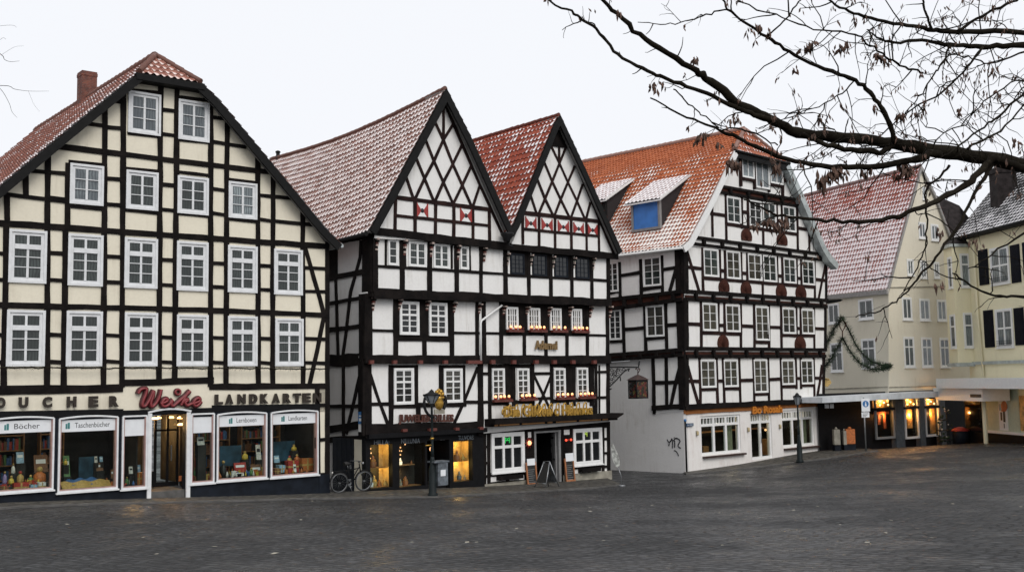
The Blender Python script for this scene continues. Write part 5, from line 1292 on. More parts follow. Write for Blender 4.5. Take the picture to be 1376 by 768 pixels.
bars(mb, C1, [(939.7, 478, 940.8, 544), (962, 480, 964, 543), (971, 480, 973, 543), (992.7, 480, 994.5, 542), (1012, 480, 1013.3, 541), (1031.5, 480, 1033, 540), (1048.7, 480, 1050.3, 540), (1068.6, 480, 1070, 522), (1075.3, 480, 1076, 522), (1093, 480, 1094.2, 538), (1105.7, 478, 1105.9, 538),
              (921, 511.6, 940, 511.5), (941, 522.7, 963, 522.4), (964, 511.2, 972, 511.1), (973, 521.7, 994, 521.4), (994, 510.6, 1012, 510.3), (1013, 529.2, 1033, 528.8), (1033, 509.2, 1049, 508.9), (1050, 519.2, 1070, 518.6), (1070, 508, 1075, 508), (1076, 517.6, 1094, 517.2), (1094, 507.8, 1106, 507.6), (922.5, 488, 929, 512, 938, 542), (1103.9, 490, 1101, 514, 1097, 537)], 0.16)
mb.build('front_timber', MAT['timberbr'], H3)
# floor bands: joist ends between two beams
mb = MB(); rb = MB()
def band(pl, pts, w1, k):
    """pts: (xl, y_top, y_bottom), (xr, y_top, y_bottom)"""
    (xl, t0, b0), (xr, t1, b1) = pts
    a0, a1, c0, c1 = pl.uv(xl, t0), pl.uv(xl, b0), pl.uv(xr, t1), pl.uv(xr, b1)
    ppoly(rb, pl, [a1, c1, c0, a0], 0.0, 0.05)
    ribbon(mb, pl, [a0, c0], w1, -0.05, 0.15 + rnd.uniform(0, 0.01), 0.08); ribbon(mb, pl, [a1, c1], w1, -0.05, 0.11 + rnd.uniform(0, 0.01), 0.08)
    for i in range(k):
        f = (i + 0.5) / k; u_ = a0[0] + (c0[0] - a0[0]) * f; vt = a0[1] + (c0[1] - a0[1]) * f; vb = a1[1] + (c1[1] - a1[1]) * f
        pbox(mb, pl, u_ - 0.08, u_ + 0.08, vb + 0.0, vt - 0.0, 0.0, 0.20)
band(C4, ((966, 250.5, 258), (1080, 270.5, 279)), 0.13, 5); band(C3, ((930, 319, 327.5), (1109, 342.5, 350)), 0.15, 8); band(C2, ((920, 391.5, 401.5), (1110, 403.6, 412)), 0.17, 9); band(C1, ((920.5, 468, 478.5), (1108, 469.7, 478.3)), 0.17, 9)
band(D3, ((790, 406, 419), (918, 391.5, 402)), 0.17, 6); band(D2, ((790, 479, 486), (918.5, 469.5, 476)), 0.17, 6)
bars(mb, C1, [(919.5, 546.5, 1108, 537.5, 0.24)], 0.2, 0.09); bars(mb, D1, [(877, 547.5, 920, 545.5, 0.22)], 0.2, 0.09)
for pl, y0, y1 in ((C3, 330, 398), (C2, 394, 474), (C1, 470, 550)):
    d_ = (pl.P - PH3.P).dot(PH3.n); ue = CORN(d_); pbox(mb, pl, -ue - 0.055, -ue + 0.2, pl.uv(921, y1)[1], pl.uv(921, y0)[1], -0.02, 0.058); Ds = S3.off(d_); pbox(mb, Ds, ue - 0.2, ue + 0.05, pl.uv(921, y1)[1], pl.uv(921, y0)[1], -0.02, 0.056)
bars(mb, C3, [(920.5, 334, 921, 394, 0.32)], 0.3, 0.06); bars(mb, C2, [(920.8, 400, 921.3, 470, 0.32)], 0.3, 0.06); bars(mb, C1, [(921, 476, 921.5, 548, 0.34)], 0.3, 0.06)
bars(mb, C3, [(1109.6, 350, 1109.4, 406, 0.16)], 0.2, 0.05); bars(mb, C2, [(1108.6, 410, 1108.2, 470, 0.16)], 0.2, 0.05); bars(mb, C1, [(1106.8, 476, 1106.4, 538, 0.16)], 0.2, 0.05)
bars(mb, D3, [(832.5, 352, 834, 410), (861, 348, 862.5, 406), (889.3, 343, 891, 402), (833.5, 370.2, 861, 366), (890.5, 362.4, 917, 358), (915.5, 338, 908, 364, 900.5, 391), (816, 394, 832, 391), (863, 389, 890, 384.8), (917.3, 334, 917.8, 394, 0.2)], 0.17)
bars(mb, D2, [(837.5, 414, 839.5, 478), (866.5, 408, 868.5, 474), (894.5, 404, 896.5, 470), (839, 442.3, 867, 440.2), (896.5, 437, 918, 435.2), (868, 455.2, 895, 453), (820, 458.5, 838, 457.5), (917.8, 400, 918.2, 470, 0.2)], 0.17)
bars(mb, D1, [(877.8, 478, 879.5, 556), (895.3, 480, 896.5, 550), (918.2, 476, 918.6, 546, 0.2), (879, 513.8, 918, 513), (915.5, 487, 908, 515, 901.5, 546)], 0.17)
mb.build('timber_frame', MAT['timber'], H3); rb.build('painted_floor_band', MAT['redbr'], H3)
mb = MB(); bars(mb, C0, [(920.5, 553.3, 1108, 542.3, 0.2)], 0.2, 0.05); bars(mb, S3, [(877, 552.8, 920.5, 552.2, 0.2)], 0.2, 0.04); mb.build('oak_beam', MAT['orangewood'], H3)
# windows
kw = dict(fw=0.062, sill=False, mul=0.05, mun=0.02, d=0.0)
for i, (xl, xr, yt, yb) in enumerate(((995.8, 1012.4, 209.5, 237.6), (1013.9, 1033, 213.6, 251.5), (1033.5, 1051, 218.2, 245.6))): window(H3, C5, xl, xr, yt, yb, 2, 1, glass='panel', **kw)
for i, (xl, xr, yt, yb) in enumerate(((975.3, 994.6, 263.3, 298.6), (1005.4, 1022.8, 268.2, 303), (1023.6, 1042, 270.8, 306), (1050.7, 1068.3, 275.9, 310))): window(H3, C4, xl, xr, yt, yb, 2, 3, glass='pane' if i != 1 else 'panebr', **kw)
for i, (xl, xr, yt, yb) in enumerate(((943.9, 964.7, 333.3, 370.7), (974.7, 994, 336.2, 373.9), (1003.6, 1022.8, 340, 375.8), (1024, 1042.7, 342, 377.8), (1051.5, 1068.7, 346, 379.7), (1076.3, 1093.7, 349, 382))): window(H3, C3, xl, xr, yt, yb, 2, 3, glass='panebr' if i in (1, 2) else 'pane', **kw)
for i, (xl, xr, yt, yb) in enumerate(((942.5, 963.2, 406.6, 444.2), (973.7, 993.5, 408.6, 445.6), (1013.8, 1032.5, 411, 457), (1050, 1068.2, 413, 448), (1075.7, 1093.2, 414.8, 448.5))): window(H3, C2, xl, xr, yt, yb, 2, 4 if i == 2 else 3, glass='panebr', **kw)
for i, (xl, xr, yt, yb) in enumerate(((940.2, 961.2, 483, 520.9), (971.3, 990.9, 483, 519.9), (1011.6, 1030.5, 482.6, 527.7), (1049, 1067.2, 483, 517), (1075, 1092.2, 483, 516))): window(H3, C1, xl, xr, yt, yb, 2, 4 if i == 2 else 3, glass='panebr', **kw)
window(H3, D3, 815, 831.6, 353, 393, 2, 5, glass='pane', **kw); window(H3, D3, 864.2, 889, 346, 385.6, 2, 4, glass='pane', **kw)
window(H3, D2, 818, 835.4, 416.5, 457, 2, 5, glass='panedk', **kw); window(H3, D2, 868, 893.2, 410.8, 452.9, 2, 3, glass='panebr', **kw)
def rosette(pl, x, y, wpx, hpx):
    u0, v1 = pl.uv(x - wpx / 2, y - hpx / 2); u1, v0 = pl.uv(x + wpx / 2, y + hpx / 2); w = (u1 - u0) / 2; c = (u0 + u1) / 2; mb = MB(); n = 14
    pts = [(c - w * 0.92, v0)] + [(c - w * math.cos(PI * k / n), v0 + (v1 - v0) * (0.3 + 0.7 * math.sin(PI * k / n))) for k in range(n + 1)] + [(c + w * 0.92, v0)]
    ppoly(mb, pl, pts[::-1], 0.0, 0.07)
    for k in range(1, 8):
        a = PI * k / 8; mb.tube([pl.at(c, v0 + 0.02, 0.075), pl.at(c - w * 0.86 * math.cos(a), v0 + (v1 - v0) * (0.25 + 0.62 * math.sin(a)), 0.07)], [0.012, 0.03], 5)
    mb.build('carved_rosette', MAT['redbr'], H3)
for x, y in ((1002.2, 315), (1050, 321)): rosette(C4, x, y, 14.5, 18)
for x, y in ((972, 383.6), (1001.7, 386), (1049, 389.6), (1075.3, 391.3)): rosette(C3, x, y, 14.5, 17)
for x, y in ((970.8, 458.2), (1074.4, 460)): rosette(C2, x, y, 15, 17.5)
# shop windows and door
def shop_glazing(r, cols, zt, door=False):
    u0, u1, v0, v1 = r; f = MB(); d0, d1 = -0.16, -0.06; w = 0.11
    pbox(f, C0, u0, u0 + w, v0, v1, d0, d1); pbox(f, C0, u1 - w, u1, v0, v1, d0, d1); pbox(f, C0, u0 + w, u1 - w, v1 - w, v1, d0, d1 - .002); pbox(f, C0, u0 + w, u1 - w, v0, v0 + w, d0, d1 - .002)
    pbox(f, C0, u0 + w, u1 - w, zt - 0.06, zt + 0.06, d0, d1 - .004)
    for k in range(1, cols): x = u0 + w + (u1 - u0 - 2 * w) * k / cols; pbox(f, C0, x - 0.07, x + 0.07, v0 + w, v1 - w, d0, d1 - .006)
    n = cols * 4
    for k in range(1, n):
        if k % 4 or door: x = u0 + w + (u1 - u0 - 2 * w) * k / n; pbox(f, C0, x - 0.022, x + 0.022, zt + 0.06, v1 - w, d0, d1 - .02)
    o = f.build('glazed_door' if door else 'shop_window', MAT['whitepaint'], H3)
    g = MB(); pbox(g, C0, u0 + w, u1 - w, v0 + w, v1 - w, -0.13, -0.122); g.build('pane', MAT['glass'], o); return o
shop_glazing(oc[0], 3, C0.uv(941, 571.5)[1]); shop_glazing(oc[2], 3, C0.uv(1050, 563.5)[1]); d_ = shop_glazing(oc[1], 2, C0.uv(1008, 567.5)[1], True)
mb = MB(); c = (oc[1][0] + oc[1][1]) / 2; mb.tube([C0.at(c - 0.03, oc[1][2] + 0.75, 0.0), C0.at(c - 0.03, oc[1][2] + 1.25, 0.0)], 0.02, 6); mb.build('handle', MAT['steel'], d_)
for r in (oc[0], oc[2]):
    mb = MB(); pbox(mb, C0, r[0] + 0.05, r[1] + 0.2, r[2] - 0.13, r[2] - 0.05, 0.0, 0.16); mb.build('sill', MAT['stone'] if False else MAT['rust'], H3)
mb = MB(); zc_ = zS - 0.02
pbox(mb, C0, 0.35, uE3 - 0.3, zc_, zc_ + 0.05, -3.4, -0.31); pbox(mb, C0, 0.35, uE3 - 0.3, -1.0, zc_, -3.45, -3.4); pbox(mb, C0, 0.3, 0.35, -1.0, zc_, -3.4, -0.31); pbox(mb, C0, 0.35, uE3 - 0.3, -1.0, oc[1][2] + 0.02, -3.4, -0.31)
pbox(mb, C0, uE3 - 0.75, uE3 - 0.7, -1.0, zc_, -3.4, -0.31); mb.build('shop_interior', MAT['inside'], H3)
mb = MB()
for x0, x1, h in ((948, 956, 0.9), (972, 979, 0.7), (1056, 1064, 0.8)): pbox(mb, C0, v0_(x0), v0_(x1), oc[1][2], oc[1][2] + h, -1.6, -1.2)
pbox(mb, C0, v0_(955), v0_(1090), oc[1][2] + 1.25, oc[1][2] + 1.3, -2.9, -2.4); mb.build('shop_counter', MAT['shelf'], H3)
for r in (oc[0], oc[2]):
    mb = MB()
    for s_ in (0.76,):
        ua_, ub_ = r[0] + (r[1] - r[0]) * s_ - 0.15, r[1] - 0.2; n = 8; pts = [(ua_ + (ub_ - ua_) * k / n, -0.35 - 0.05 * (k % 2)) for k in range(n + 1)]
        for (a1, e1), (a2, e2) in zip(pts[:-1], pts[1:]):
            mb.prism([C0.at(a1, r[2], e1), C0.at(a2, r[2], e2), C0.at(a2, r[3], e2), C0.at(a1, r[3], e1)], [C0.at(a1, r[2], e1 - .02), C0.at(a2, r[2], e2 - .02), C0.at(a2, r[3], e2 - .02), C0.at(a1, r[3], e1 - .02)])
    mb.build('curtain', MAT['curtain'] if 'curtain' in MAT else MAT['stone'], H3)
for x, y, dd in ((1018, 572, -1.2), (1026, 571.5, -1.5), (1030, 573, -1.0), (986, 580, -1.2), (1060, 578, -1.4)):
    mb = MB(); mb.ball(C0.at(*C0.uv(x, y), dd), 0.06, 8); mb.build('ceiling_lamp', MAT['lampglow'], H3)
point_light('shop_light', C0.at(v0_(1022), zc_ - 0.4, -1.5), (1, 0.75, 0.5), 45, 0.12, H3); point_light('shop_light', C0.at(v0_(985), zc_ - 0.4, -0.9), (1, 0.75, 0.5), 22, 0.12, H3); point_light('shop_light', C0.at(v0_(1075), zc_ - 0.4, -0.9), (1, 0.75, 0.5), 22, 0.12, H3)
# graffiti tag on the side wall
mb = MB(); K = 50 / 960
def paint(pts, r): stroke(mb, G3, pts, r, 0.0, 880, 580, K, 5)
paint([(320, 190), (345, 240), (370, 262), (410, 230), (440, 165)], 0.03); paint([(378, 262), (362, 355)], 0.03); paint([(440, 160), (455, 260), (452, 415)], 0.028); paint([(450, 215), (510, 215)], 0.025)
paint([(500, 200), (515, 290), (510, 395)], 0.036); paint([(500, 180), (560, 160), (620, 185), (650, 235), (625, 290), (600, 345), (620, 385), (670, 412)], 0.032); paint([(498, 135), (505, 145)], 0.03); paint([(500, 472), (545, 490), (585, 545), (615, 615)], 0.028)
mb.build('graffiti', MAT['ink'], H3)
# roof
VG3 = C5.off(0.34)
L3 = [(917, 331), (926, 323), (942, 293), (957, 264), (986.5, 202.5)]; R3_ = [(1060, 220), (1072, 246), (1094, 297), (1107.5, 329), (1116, 343), (1126, 354)]
AP = VG3.at(*VG3.uv(1021, 170))
lp = [VG3.at(*VG3.uv(x, y)) for x, y in L3] + [AP]; rp = [AP] + [VG3.at(*VG3.uv(x, y)) for x, y in R3_]
sb3 = setback(AP, B3, 1001)
slope(H3, 'roof', lp, B3, 17, 't_h3', t0=[0] * (len(lp) - 1) + [sb3], tw=0.2, course=0.28); slope(H3, 'roof', rp[::-1], B3, 17, 't_h3', t0=[0] * (len(rp) - 1) + [sb3], per=3, flip=True)
tip = AP + B3 * sb3
hip(H3, 'hip_roof', lp[-2], rp[1], tip, 't_h3hip')
zz = Vector((0, 0, 0.05)); ridge(H3, [tip + zz, AP + B3 * 17 + zz], 0.12, 't_h3'); ridge(H3, [lp[-2] + zz, tip + zz], 0.10, 't_h3'); ridge(H3, [rp[1] + zz, tip + zz], 0.10, 't_h3')
slab(H3, 'soffit', lp[:-1], B3, 0.03, 17, 'soffit'); slab(H3, 'soffit', rp[1:], B3, 0.03, 17, 'soffit')
mb = MB(); q0, q1 = lp[-2], rp[1]; mb.tube([q0 + C5.n * 0.05, q1 + C5.n * 0.05], 0.075, 8); mb.box((q0 + q1) / 2 - Vector((0, 0, 0.2)), (q1 - q0).normalized(), C5.n, (0, 0, 1), (q1 - q0).length / 2, 0.03, 0.12); mb.build('hip_gutter', MAT['verge'], H3)
verge(H3, 'verge_board', VG3, [VG3.uv(x, y) for x, y in L3], 0.30, 'whitepaint'); verge(H3, 'verge_board', VG3, [VG3.uv(x, y) for x, y in R3_], 0.36, 'zinc', -0.34, 0.05)
mb = MB(); mb.tube([lp[0] - Vector((0, 0, 0.06)), lp[0] + B3 * 16 - Vector((0, 0, 0.06))], 0.06, 8); mb.build('gutter', MAT['whitepaint'], H3)
# dormers: shed roofs of snow-covered tiles, dark cheeks, one window hung with a blue sheet
def dormer(xl, xr, yt, yb, blue, roofpts):
    """front opening traced on a plane parallel to the eave; roofpts: px of front-left, front-right of its roof and of the upper right end on the main slope"""
    tg = (lp[-2] - lp[1]).normalized(); nrm = B3.cross(tg).normalized(); nrm = nrm if nrm.z > 0 else -nrm
    def on_slope(px, py): d = ray(px, py); return CAM + d * ((lp[1] - CAM).dot(nrm) / d.dot(nrm))
    bl = on_slope(xl, yb); br_ = on_slope(xr, yb + (-3 if blue else -2)); hvec = Vector((0, 0, 1))
    e_ = (br_ - bl); e_.z = 0; e_.normalize(); inn = Vector((tg.x, tg.y, 0)).normalized(); inn = (inn - e_ * inn.dot(e_)).normalized()
    w = (br_ - bl).dot(e_); h = 0
    while project(bl + hvec * h)[1] > yt and h < 5: h += 0.02
    slope_t = tg.z / math.hypot(tg.x, tg.y)            # main roof pitch
    rise = slope_t * 0.46; depth = h / (slope_t - rise)
    f = MB(); t_ = 0.12
    for k0, k1, z0, z1 in ((0, t_, 0, h), (w - t_, w, 0, h), (t_, w - t_, 0, t_), (t_, w - t_, h - t_, h)):
        q = [bl + e_ * k0 + hvec * z0, bl + e_ * k1 + hvec * z0, bl + e_ * k1 + hvec * z1, bl + e_ * k0 + hvec * z1]; f.prism([x - inn * 0.05 for x in q], [x + inn * 0.1 for x in q])
    fo = f.build('dormer_frame', MAT['greypaint'] if blue else MAT['verge'], H3)
    g = MB(); q = [bl + e_ * t_ + hvec * t_, bl + e_ * (w - t_) + hvec * t_, bl + e_ * (w - t_) + hvec * (h - t_), bl + e_ * t_ + hvec * (h - t_)]; g.prism(q, [x + inn * 0.05 for x in q]); g.build('blue_sheet' if blue else 'dormer_panel', MAT['blue'] if blue else MAT['verge'], fo)
    c = MB()
    for k in (0.0, w - 0.06):
        a = bl + e_ * k + inn * 0.1; q = [a, a + hvec * h, a + inn * depth + hvec * (h + depth * rise)]; c.prism(q, [x + e_ * 0.06 for x in q])
    c.build('dormer_cheek', MAT['redbrd'], fo)
    o = 0.22; top = (inn + hvec * rise); ln = top.length; tg2 = top.normalized()
    a = bl - e_ * o + hvec * (h + 0.02) - tg2 * 0.3
    slope(H3, 'dormer_roof', [a + e_ * (w + 2 * o), a + e_ * (w + 2 * o) + tg2 * (depth * ln + 0.35)], -e_, w + 2 * o, 't_snow', flip=True)
    s = MB()
    for k in (0.0, w + 2 * o - 0.04):
        q = [a + e_ * k, a + e_ * k + tg2 * (depth * ln + 0.3), a + e_ * k + tg2 * (depth * ln + 0.3) + hvec * 0.1, a + e_ * k + hvec * 0.14]; q = [x - hvec * 0.08 for x in q]; s.prism(q, [x + e_ * 0.04 for x in q])
    q = [a, a + e_ * (w + 2 * o), a + e_ * (w + 2 * o) + tg2 * (depth * ln + 0.3), a + tg2 * (depth * ln + 0.3)]; s.prism([x - hvec * 0.05 for x in q], [x - hvec * 0.1 for x in q])
    s.build('dormer_barge_board', MAT['whitepaint'], H3)
MAT['redbrd'] = simple('dark_slate_cheek', (0.018, 0.014, 0.015), 0.8)
dormer(849.5, 888, 271, 312.5, True, None); dormer(781, 815, 272, 308, False, None)
# letters and lamps of the shop
t = thing('letter_sign', 'orange ornate letters over the door of the corner shop', 'sign', C0.at(*C0.uv(1008, 556), 0.1))
u0, u1, v0q, v1q = C0.rect(1008.5, 1048.5, 545.5, 556); tl = -0.12
mb = MB(); pbox(mb, C0, u0 - 0.05, u1 + 0.05, v0q - 0.02, v0q + 0.05, 0.04, 0.1); mb.build('rail', MAT['rust'], t)
text('Bo Rosah', C0, u0, u1, v0q, v1q, 0.06, 0.14, 'orangel', t, 'lettering', 0.04)
for k, (x, y) in enumerate(((935.8, 581.5), (1004.4, 576.7), (1047, 572.6), (1103.6, 568))):
    t = thing('wall_lamp', ['small yellowish wall lamp left of the left shop window of the corner house', 'small wall lamp directly left of the corner shop door', 'small wall lamp between the corner shop door and its right window', 'small wall lamp at the far right end of the corner shop front'][k], 'wall lamp', C0.at(*C0.uv(x, y), 0.0), 'wall lamps on the corner shop')
    c = C0.at(*C0.uv(x, y), 0.0); mb = MB(); mb.box(c + C0.n * 0.02, C0.e, C0.n, (0, 0, 1), 0.05, 0.015, 0.11); mb.build('back_plate', MAT['stone'], t); mb = MB(); mb.lathe(c + C0.n * 0.08 - Vector((0, 0, 0.1)), [(0.035, 0), (0.05, 0.03), (0.05, 0.17), (0.03, 0.2)], 8); mb.build('lamp_shade', MAT['shadey'], t)
t = thing('street_name_sign', 'blue street name plate on a bracket at the corner of the white shop', 'sign', C0.at(*C0.uv(922, 570), 0.05))
mb = MB(); Q = C0.off(0.07); r = Q.rect(922, 931.5, 568.5, 572.5); pbox(mb, Q, *r, -0.02, 0.02); mb.build('plate', MAT['navyblue'], t)
text('Am Markt', Q, r[0] + 0.05, r[1] - 0.05, r[2] + 0.04, r[3] - 0.04, 0.021, 0.024, 'paper', t)
t = thing('downpipe', 'thin dark rain pipe running down the corner of the plastered shop', 'pipe', C0.at(0.0, gz(*C0.at(0, 0, 0.05).xy), 0.05))
mb = MB(); p_ = C0.at(0.02, 0, 0.07); zt_ = C0.uv(921, 566)[1]; mb.tube([Vector((p_.x, p_.y, t.location.z - 0.1)), Vector((p_.x, p_.y, zt_))], 0.04, 8); mb.build('pipe', MAT['iron'], t)
mb = MB(); mb.lathe(Vector((p_.x, p_.y, zt_)), [(0.05, 0), (0.07, 0.05), (0.05, 0.12)], 8); mb.build('collar', MAT['signblue'], t)
# ================================================================== beige gabled house behind
H4 = thing('plastered_house', 'beige plastered house with a steep gable and a snowy red roof behind the garland', 'house', PB4.P)
Q4 = PB4
mb = MB(); ppoly(mb, Q4, [Q4.uv(x, y) for x, y in ((1193, 612), (1330, 606), (1315, 400), (1279, 322), (1239, 226), (1212, 320), (1193, 391))], -0.03, 0.0)
g4 = mb.build('wall', MAT['beige'], H4)
zc4 = Q4.uv(1220, 545)[1]
mb = MB(); ppoly(mb, S4, [S4.uv(1085, 545), S4.uv(1194, 540), S4.uv(1194, 388), S4.uv(1085, 399)], -0.03, 0.0); mb.build('side_wall', MAT['beige'], H4)
for pl, lst in ((S4, ((1112.5, 1128, 408.5, 435.5), (1153.5, 1174, 402.8, 430), (1115.5, 1133, 460.8, 499.5), (1157.4, 1177, 455.3, 494.8))),
                (Q4, ((1211.3, 1225, 399, 429.5), (1234.6, 1249, 401, 430.4), (1258.3, 1271.3, 402.3, 431), (1213.3, 1228.5, 452.3, 493.3), (1237.3, 1252.5, 453, 493.3), (1261.6, 1275.8, 453.7, 493.3),
                      (1218, 1227.5, 347.6, 369.8), (1235.6, 1245, 349.4, 373.6), (1254, 1262, 351.5, 373.6), (1233.5, 1243.6, 298, 320), (1250, 1260.6, 300.7, 322.9)))):
    for k, (xl, xr, yt, yb) in enumerate(lst):
        tall = yb - yt > 34
        window(H4, pl, xl, xr, yt, yb, 2, 1, 1 if tall else 0, 0.3, fw=0.10, glass='panel' if pl is Q4 else 'pane', mul=0.07, depth=0.04)
window(H4, Q4, 1238.7, 1243.6, 251, 268, 1, 1, fw=0.06, glass='panel', depth=0.04)
mb = MB()
for y in (338, 523): 
    if y == 338: bars(mb, Q4, [(1196, 386, 1282, 384.5)], 0.06, 0.03); mb.build('string_course', MAT['stone'], H4); mb = MB()
    else: bars(mb, Q4, [(1194, 520, 1282, 517.5)], 0.05, 0.03)
mb.build('string_course', MAT['stone'], H4); mb = MB(); bars(mb, S4, [(1090, 523, 1193, 519.5)], 0.05, 0.03)
mb.build('string_course', MAT['stone'], H4)
VG4 = Q4.off(0.12)
lp = [VG4.at(*VG4.uv(x, y)) for x, y in ((1191.5, 394), (1214, 308), (1238, 222.5))]; rp = [lp[-1]] + [VG4.at(*VG4.uv(x, y)) for x, y in ((1258, 263), (1282, 328), (1316, 405))]
slope(H4, 'roof', lp, B4, 13, 't_b4', per=6); slope(H4, 'roof', rp[::-1], B4, 13, 't_b4', per=2, flip=True)
ridge(H4, [lp[-1] + B4 * 0.05, lp[-1] + B4 * 13], 0.12, 't_b4')
slab(H4, 'soffit', lp, B4, 0.03, 13, 'soffit'); slab(H4, 'soffit', rp, B4, 0.03, 13, 'soffit')
verge(H4, 'verge_board', VG4, [VG4.uv(x, y) for x, y in ((1191.5, 394), (1214, 308), (1238, 222.5), (1258, 263), (1282, 328), (1316, 405))], 0.14, 'soffit', -0.1, 0.03)
mb = MB(); mb.tube([lp[0] + Vector((0, 0, -0.1)), lp[0] + B4 * 13 + Vector((0, 0, -0.1))], 0.09, 8); mb.build('gutter', MAT['verge'], H4)
mb = MB(); S4o = S4.off(0.08); bars(mb, S4o, [(1085, 402, 1193, 391.5)], 0.25, 0.08); mb.build('eaves_board', MAT['soffit'], H4)
# its canopy and the lit shopfront beneath
mb = MB(); Qc = Q4.off(1.5); a, b, c, d = Qc.uv(1105, 533.5), Qc.uv(1262, 525.2), Qc.uv(1262, 533), Qc.uv(1105, 541)
ppoly(mb, Qc, [d, c, b, a], -2.5, 0.0); mb.build('canopy', MAT['palemetal'], H4)
sl = lambda x: Q4.uv(x, 570)[0]
mb = MB(); zg4 = Q4.uv(1220, 602)[1]; zt4 = Q4.uv(1220, 532)[1]
for x0, x1, m in ((1196.5, 1208, 0), (1229.5, 1236, 0), (1257, 1264, 0)): pbox(mb, Q4, sl(x0), sl(x1), zg4 - 2, zt4, 0.0, 0.35)
mb.build('shop_pier', MAT['pier'], H4)
mb = MB(); pbox(mb, Q4, sl(1100), sl(1300), zg4 - 2, zt4 + 0.3, 0.0, 0.02); pbox(mb, Q4, sl(1166), sl(1264), Q4.uv(1220, 549)[1], Q4.uv(1220, 545.5)[1], 0.02, 0.34); mb.build('shop_front', MAT['black'], H4)
FR = [(1169.5, 1196, 537.5, 590), (1209, 1229, 536.5, 589.5), (1236.5, 1256.6, 536, 586.5)]
for k, r in enumerate(FR):
    q = Q4.rect(*r); f = MB(); w = 0.08
    pbox(f, Q4, q[0], q[0] + w, q[2], q[3], 0.2, 0.3); pbox(f, Q4, q[1] - w, q[1], q[2], q[3], 0.2, 0.3); pbox(f, Q4, q[0] + w, q[1] - w, q[2], q[2] + 0.12, 0.2, 0.3)
    o = f.build('shop_window', MAT['whitepaint'] if k else MAT['greypaint'], H4)
    g = MB(); pbox(g, Q4, q[0] + w, q[1] - w, q[2] + 0.12, q[3], 0.24, 0.248); g.build('pane', MAT['glass'], o)
    zt_ = Q4.uv(1220, 549)[1]
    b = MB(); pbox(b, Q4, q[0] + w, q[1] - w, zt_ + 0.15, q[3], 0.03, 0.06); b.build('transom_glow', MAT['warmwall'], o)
    b = MB(); s = (q[1] - q[0])
    for f0, f1, z0, z1 in (((0.3, 0.42, 0.5, 0.95), (0.62, 0.72, 0.35, 0.9), (0.1, 0.9, 0.86, 0.95)), ((0.1, 0.3, 0.6, 1.0), (0.35, 0.75, 0.35, 1.0)), ((0.55, 0.92, 0.1, 0.98),))[k]:
        pbox(b, Q4, q[0] + s * f0, q[0] + s * f1, q[2] + (zt_ - q[2]) * z0, q[2] + (zt_ - q[2]) * z1, 0.03, 0.07)
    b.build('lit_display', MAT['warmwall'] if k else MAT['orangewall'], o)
    point_light('shop_light', Q4.at((q[0] + q[1]) / 2, zt_ + 0.5, 0.16), (1.0, 0.5, 0.15), 30, 0.05, H4)
    point_light('shop_light', Q4.at(q[0] + s * 0.55, q[2] + (zt_ - q[2]) * 0.8, 0.15), (1.0, 0.42, 0.12), 36, 0.05, H4)
    for j in range(4):
        b = MB(); b.ball(Q4.at(q[0] + s * (0.15 + 0.22 * j), q[3] - 0.15 - 0.12 * (j % 2), 0.15), 0.05, 8); b.build('shop_lamp', MAT['spot'], o)
# ================================================================== yellow house at the right edge
H5 = thing('plastered_house', 'yellow house with black shutters and a narrow bay at the right edge', 'house', PB5.P)
Q5 = PB5
def q5(x, y): return Q5.uv(x, y)
uR5 = q5(1376, 450)[0] + 7.0
zE = q5(1308, 316)[1]
mb = MB(); pbox(mb, Q5, -0.02, uR5, -2.0, zE, -7.0, 0.0); mb.build('wall', MAT['yellow'], H5)
for xl, xr, yt, yb in ((1330.2, 1357, 334.5, 384), (1337.5, 1362, 416, 467.5)):
    window(H5, Q5, xl, xr, yt, yb, 2, 2, fw=0.12, glass='panel', mul=0.1, mun=0.09, depth=0.06)
    r = Q5.rect(xl, xr, yt, yb); mb = MB()
    for k in range(3): mb.tube([Q5.at(r[0] + 0.1, r[2] + 0.12 + 0.11 * k, 0.14), Q5.at(r[1] - 0.1, r[2] + 0.12 + 0.11 * k, 0.14)], 0.015, 6)
    mb.build('window_rail', MAT['iron'], H5)
def shutter(xl, xr, yt, yb):
    r = Q5.rect(xl, xr, yt, yb); mb = MB(); u0, u1, v0, v1 = r
    pbox(mb, Q5, u0, u1, v0, v1, 0.0, 0.05); n = 16
    for k in range(n): 
        for h0, h1 in ((0.03, 0.47), (0.53, 0.97)): pbox(mb, Q5, u0 + 0.06, u1 - 0.06, v0 + (v1 - v0) * (h0 + (h1 - h0) * k / n), v0 + (v1 - v0) * (h0 + (h1 - h0) * (k + 0.6) / n), 0.05, 0.07)
    mb.build('shutter', MAT['shutter'], H5)
for s in ((1314.6, 1328.5, 336.6, 384), (1357.5, 1371.5, 330, 381), (1374, 1386, 326, 378), (1321.8, 1335.8, 417.2, 467), (1362.5, 1377, 414, 464)): shutter(*s)
mb = MB(); zk = q5(1330, 487)[1]; pbox(mb, Q5, -0.05, uR5, zk - 0.08, zk + 0.08, 0.0, 0.12); mb.build('string_course', MAT['zinc'], H5)
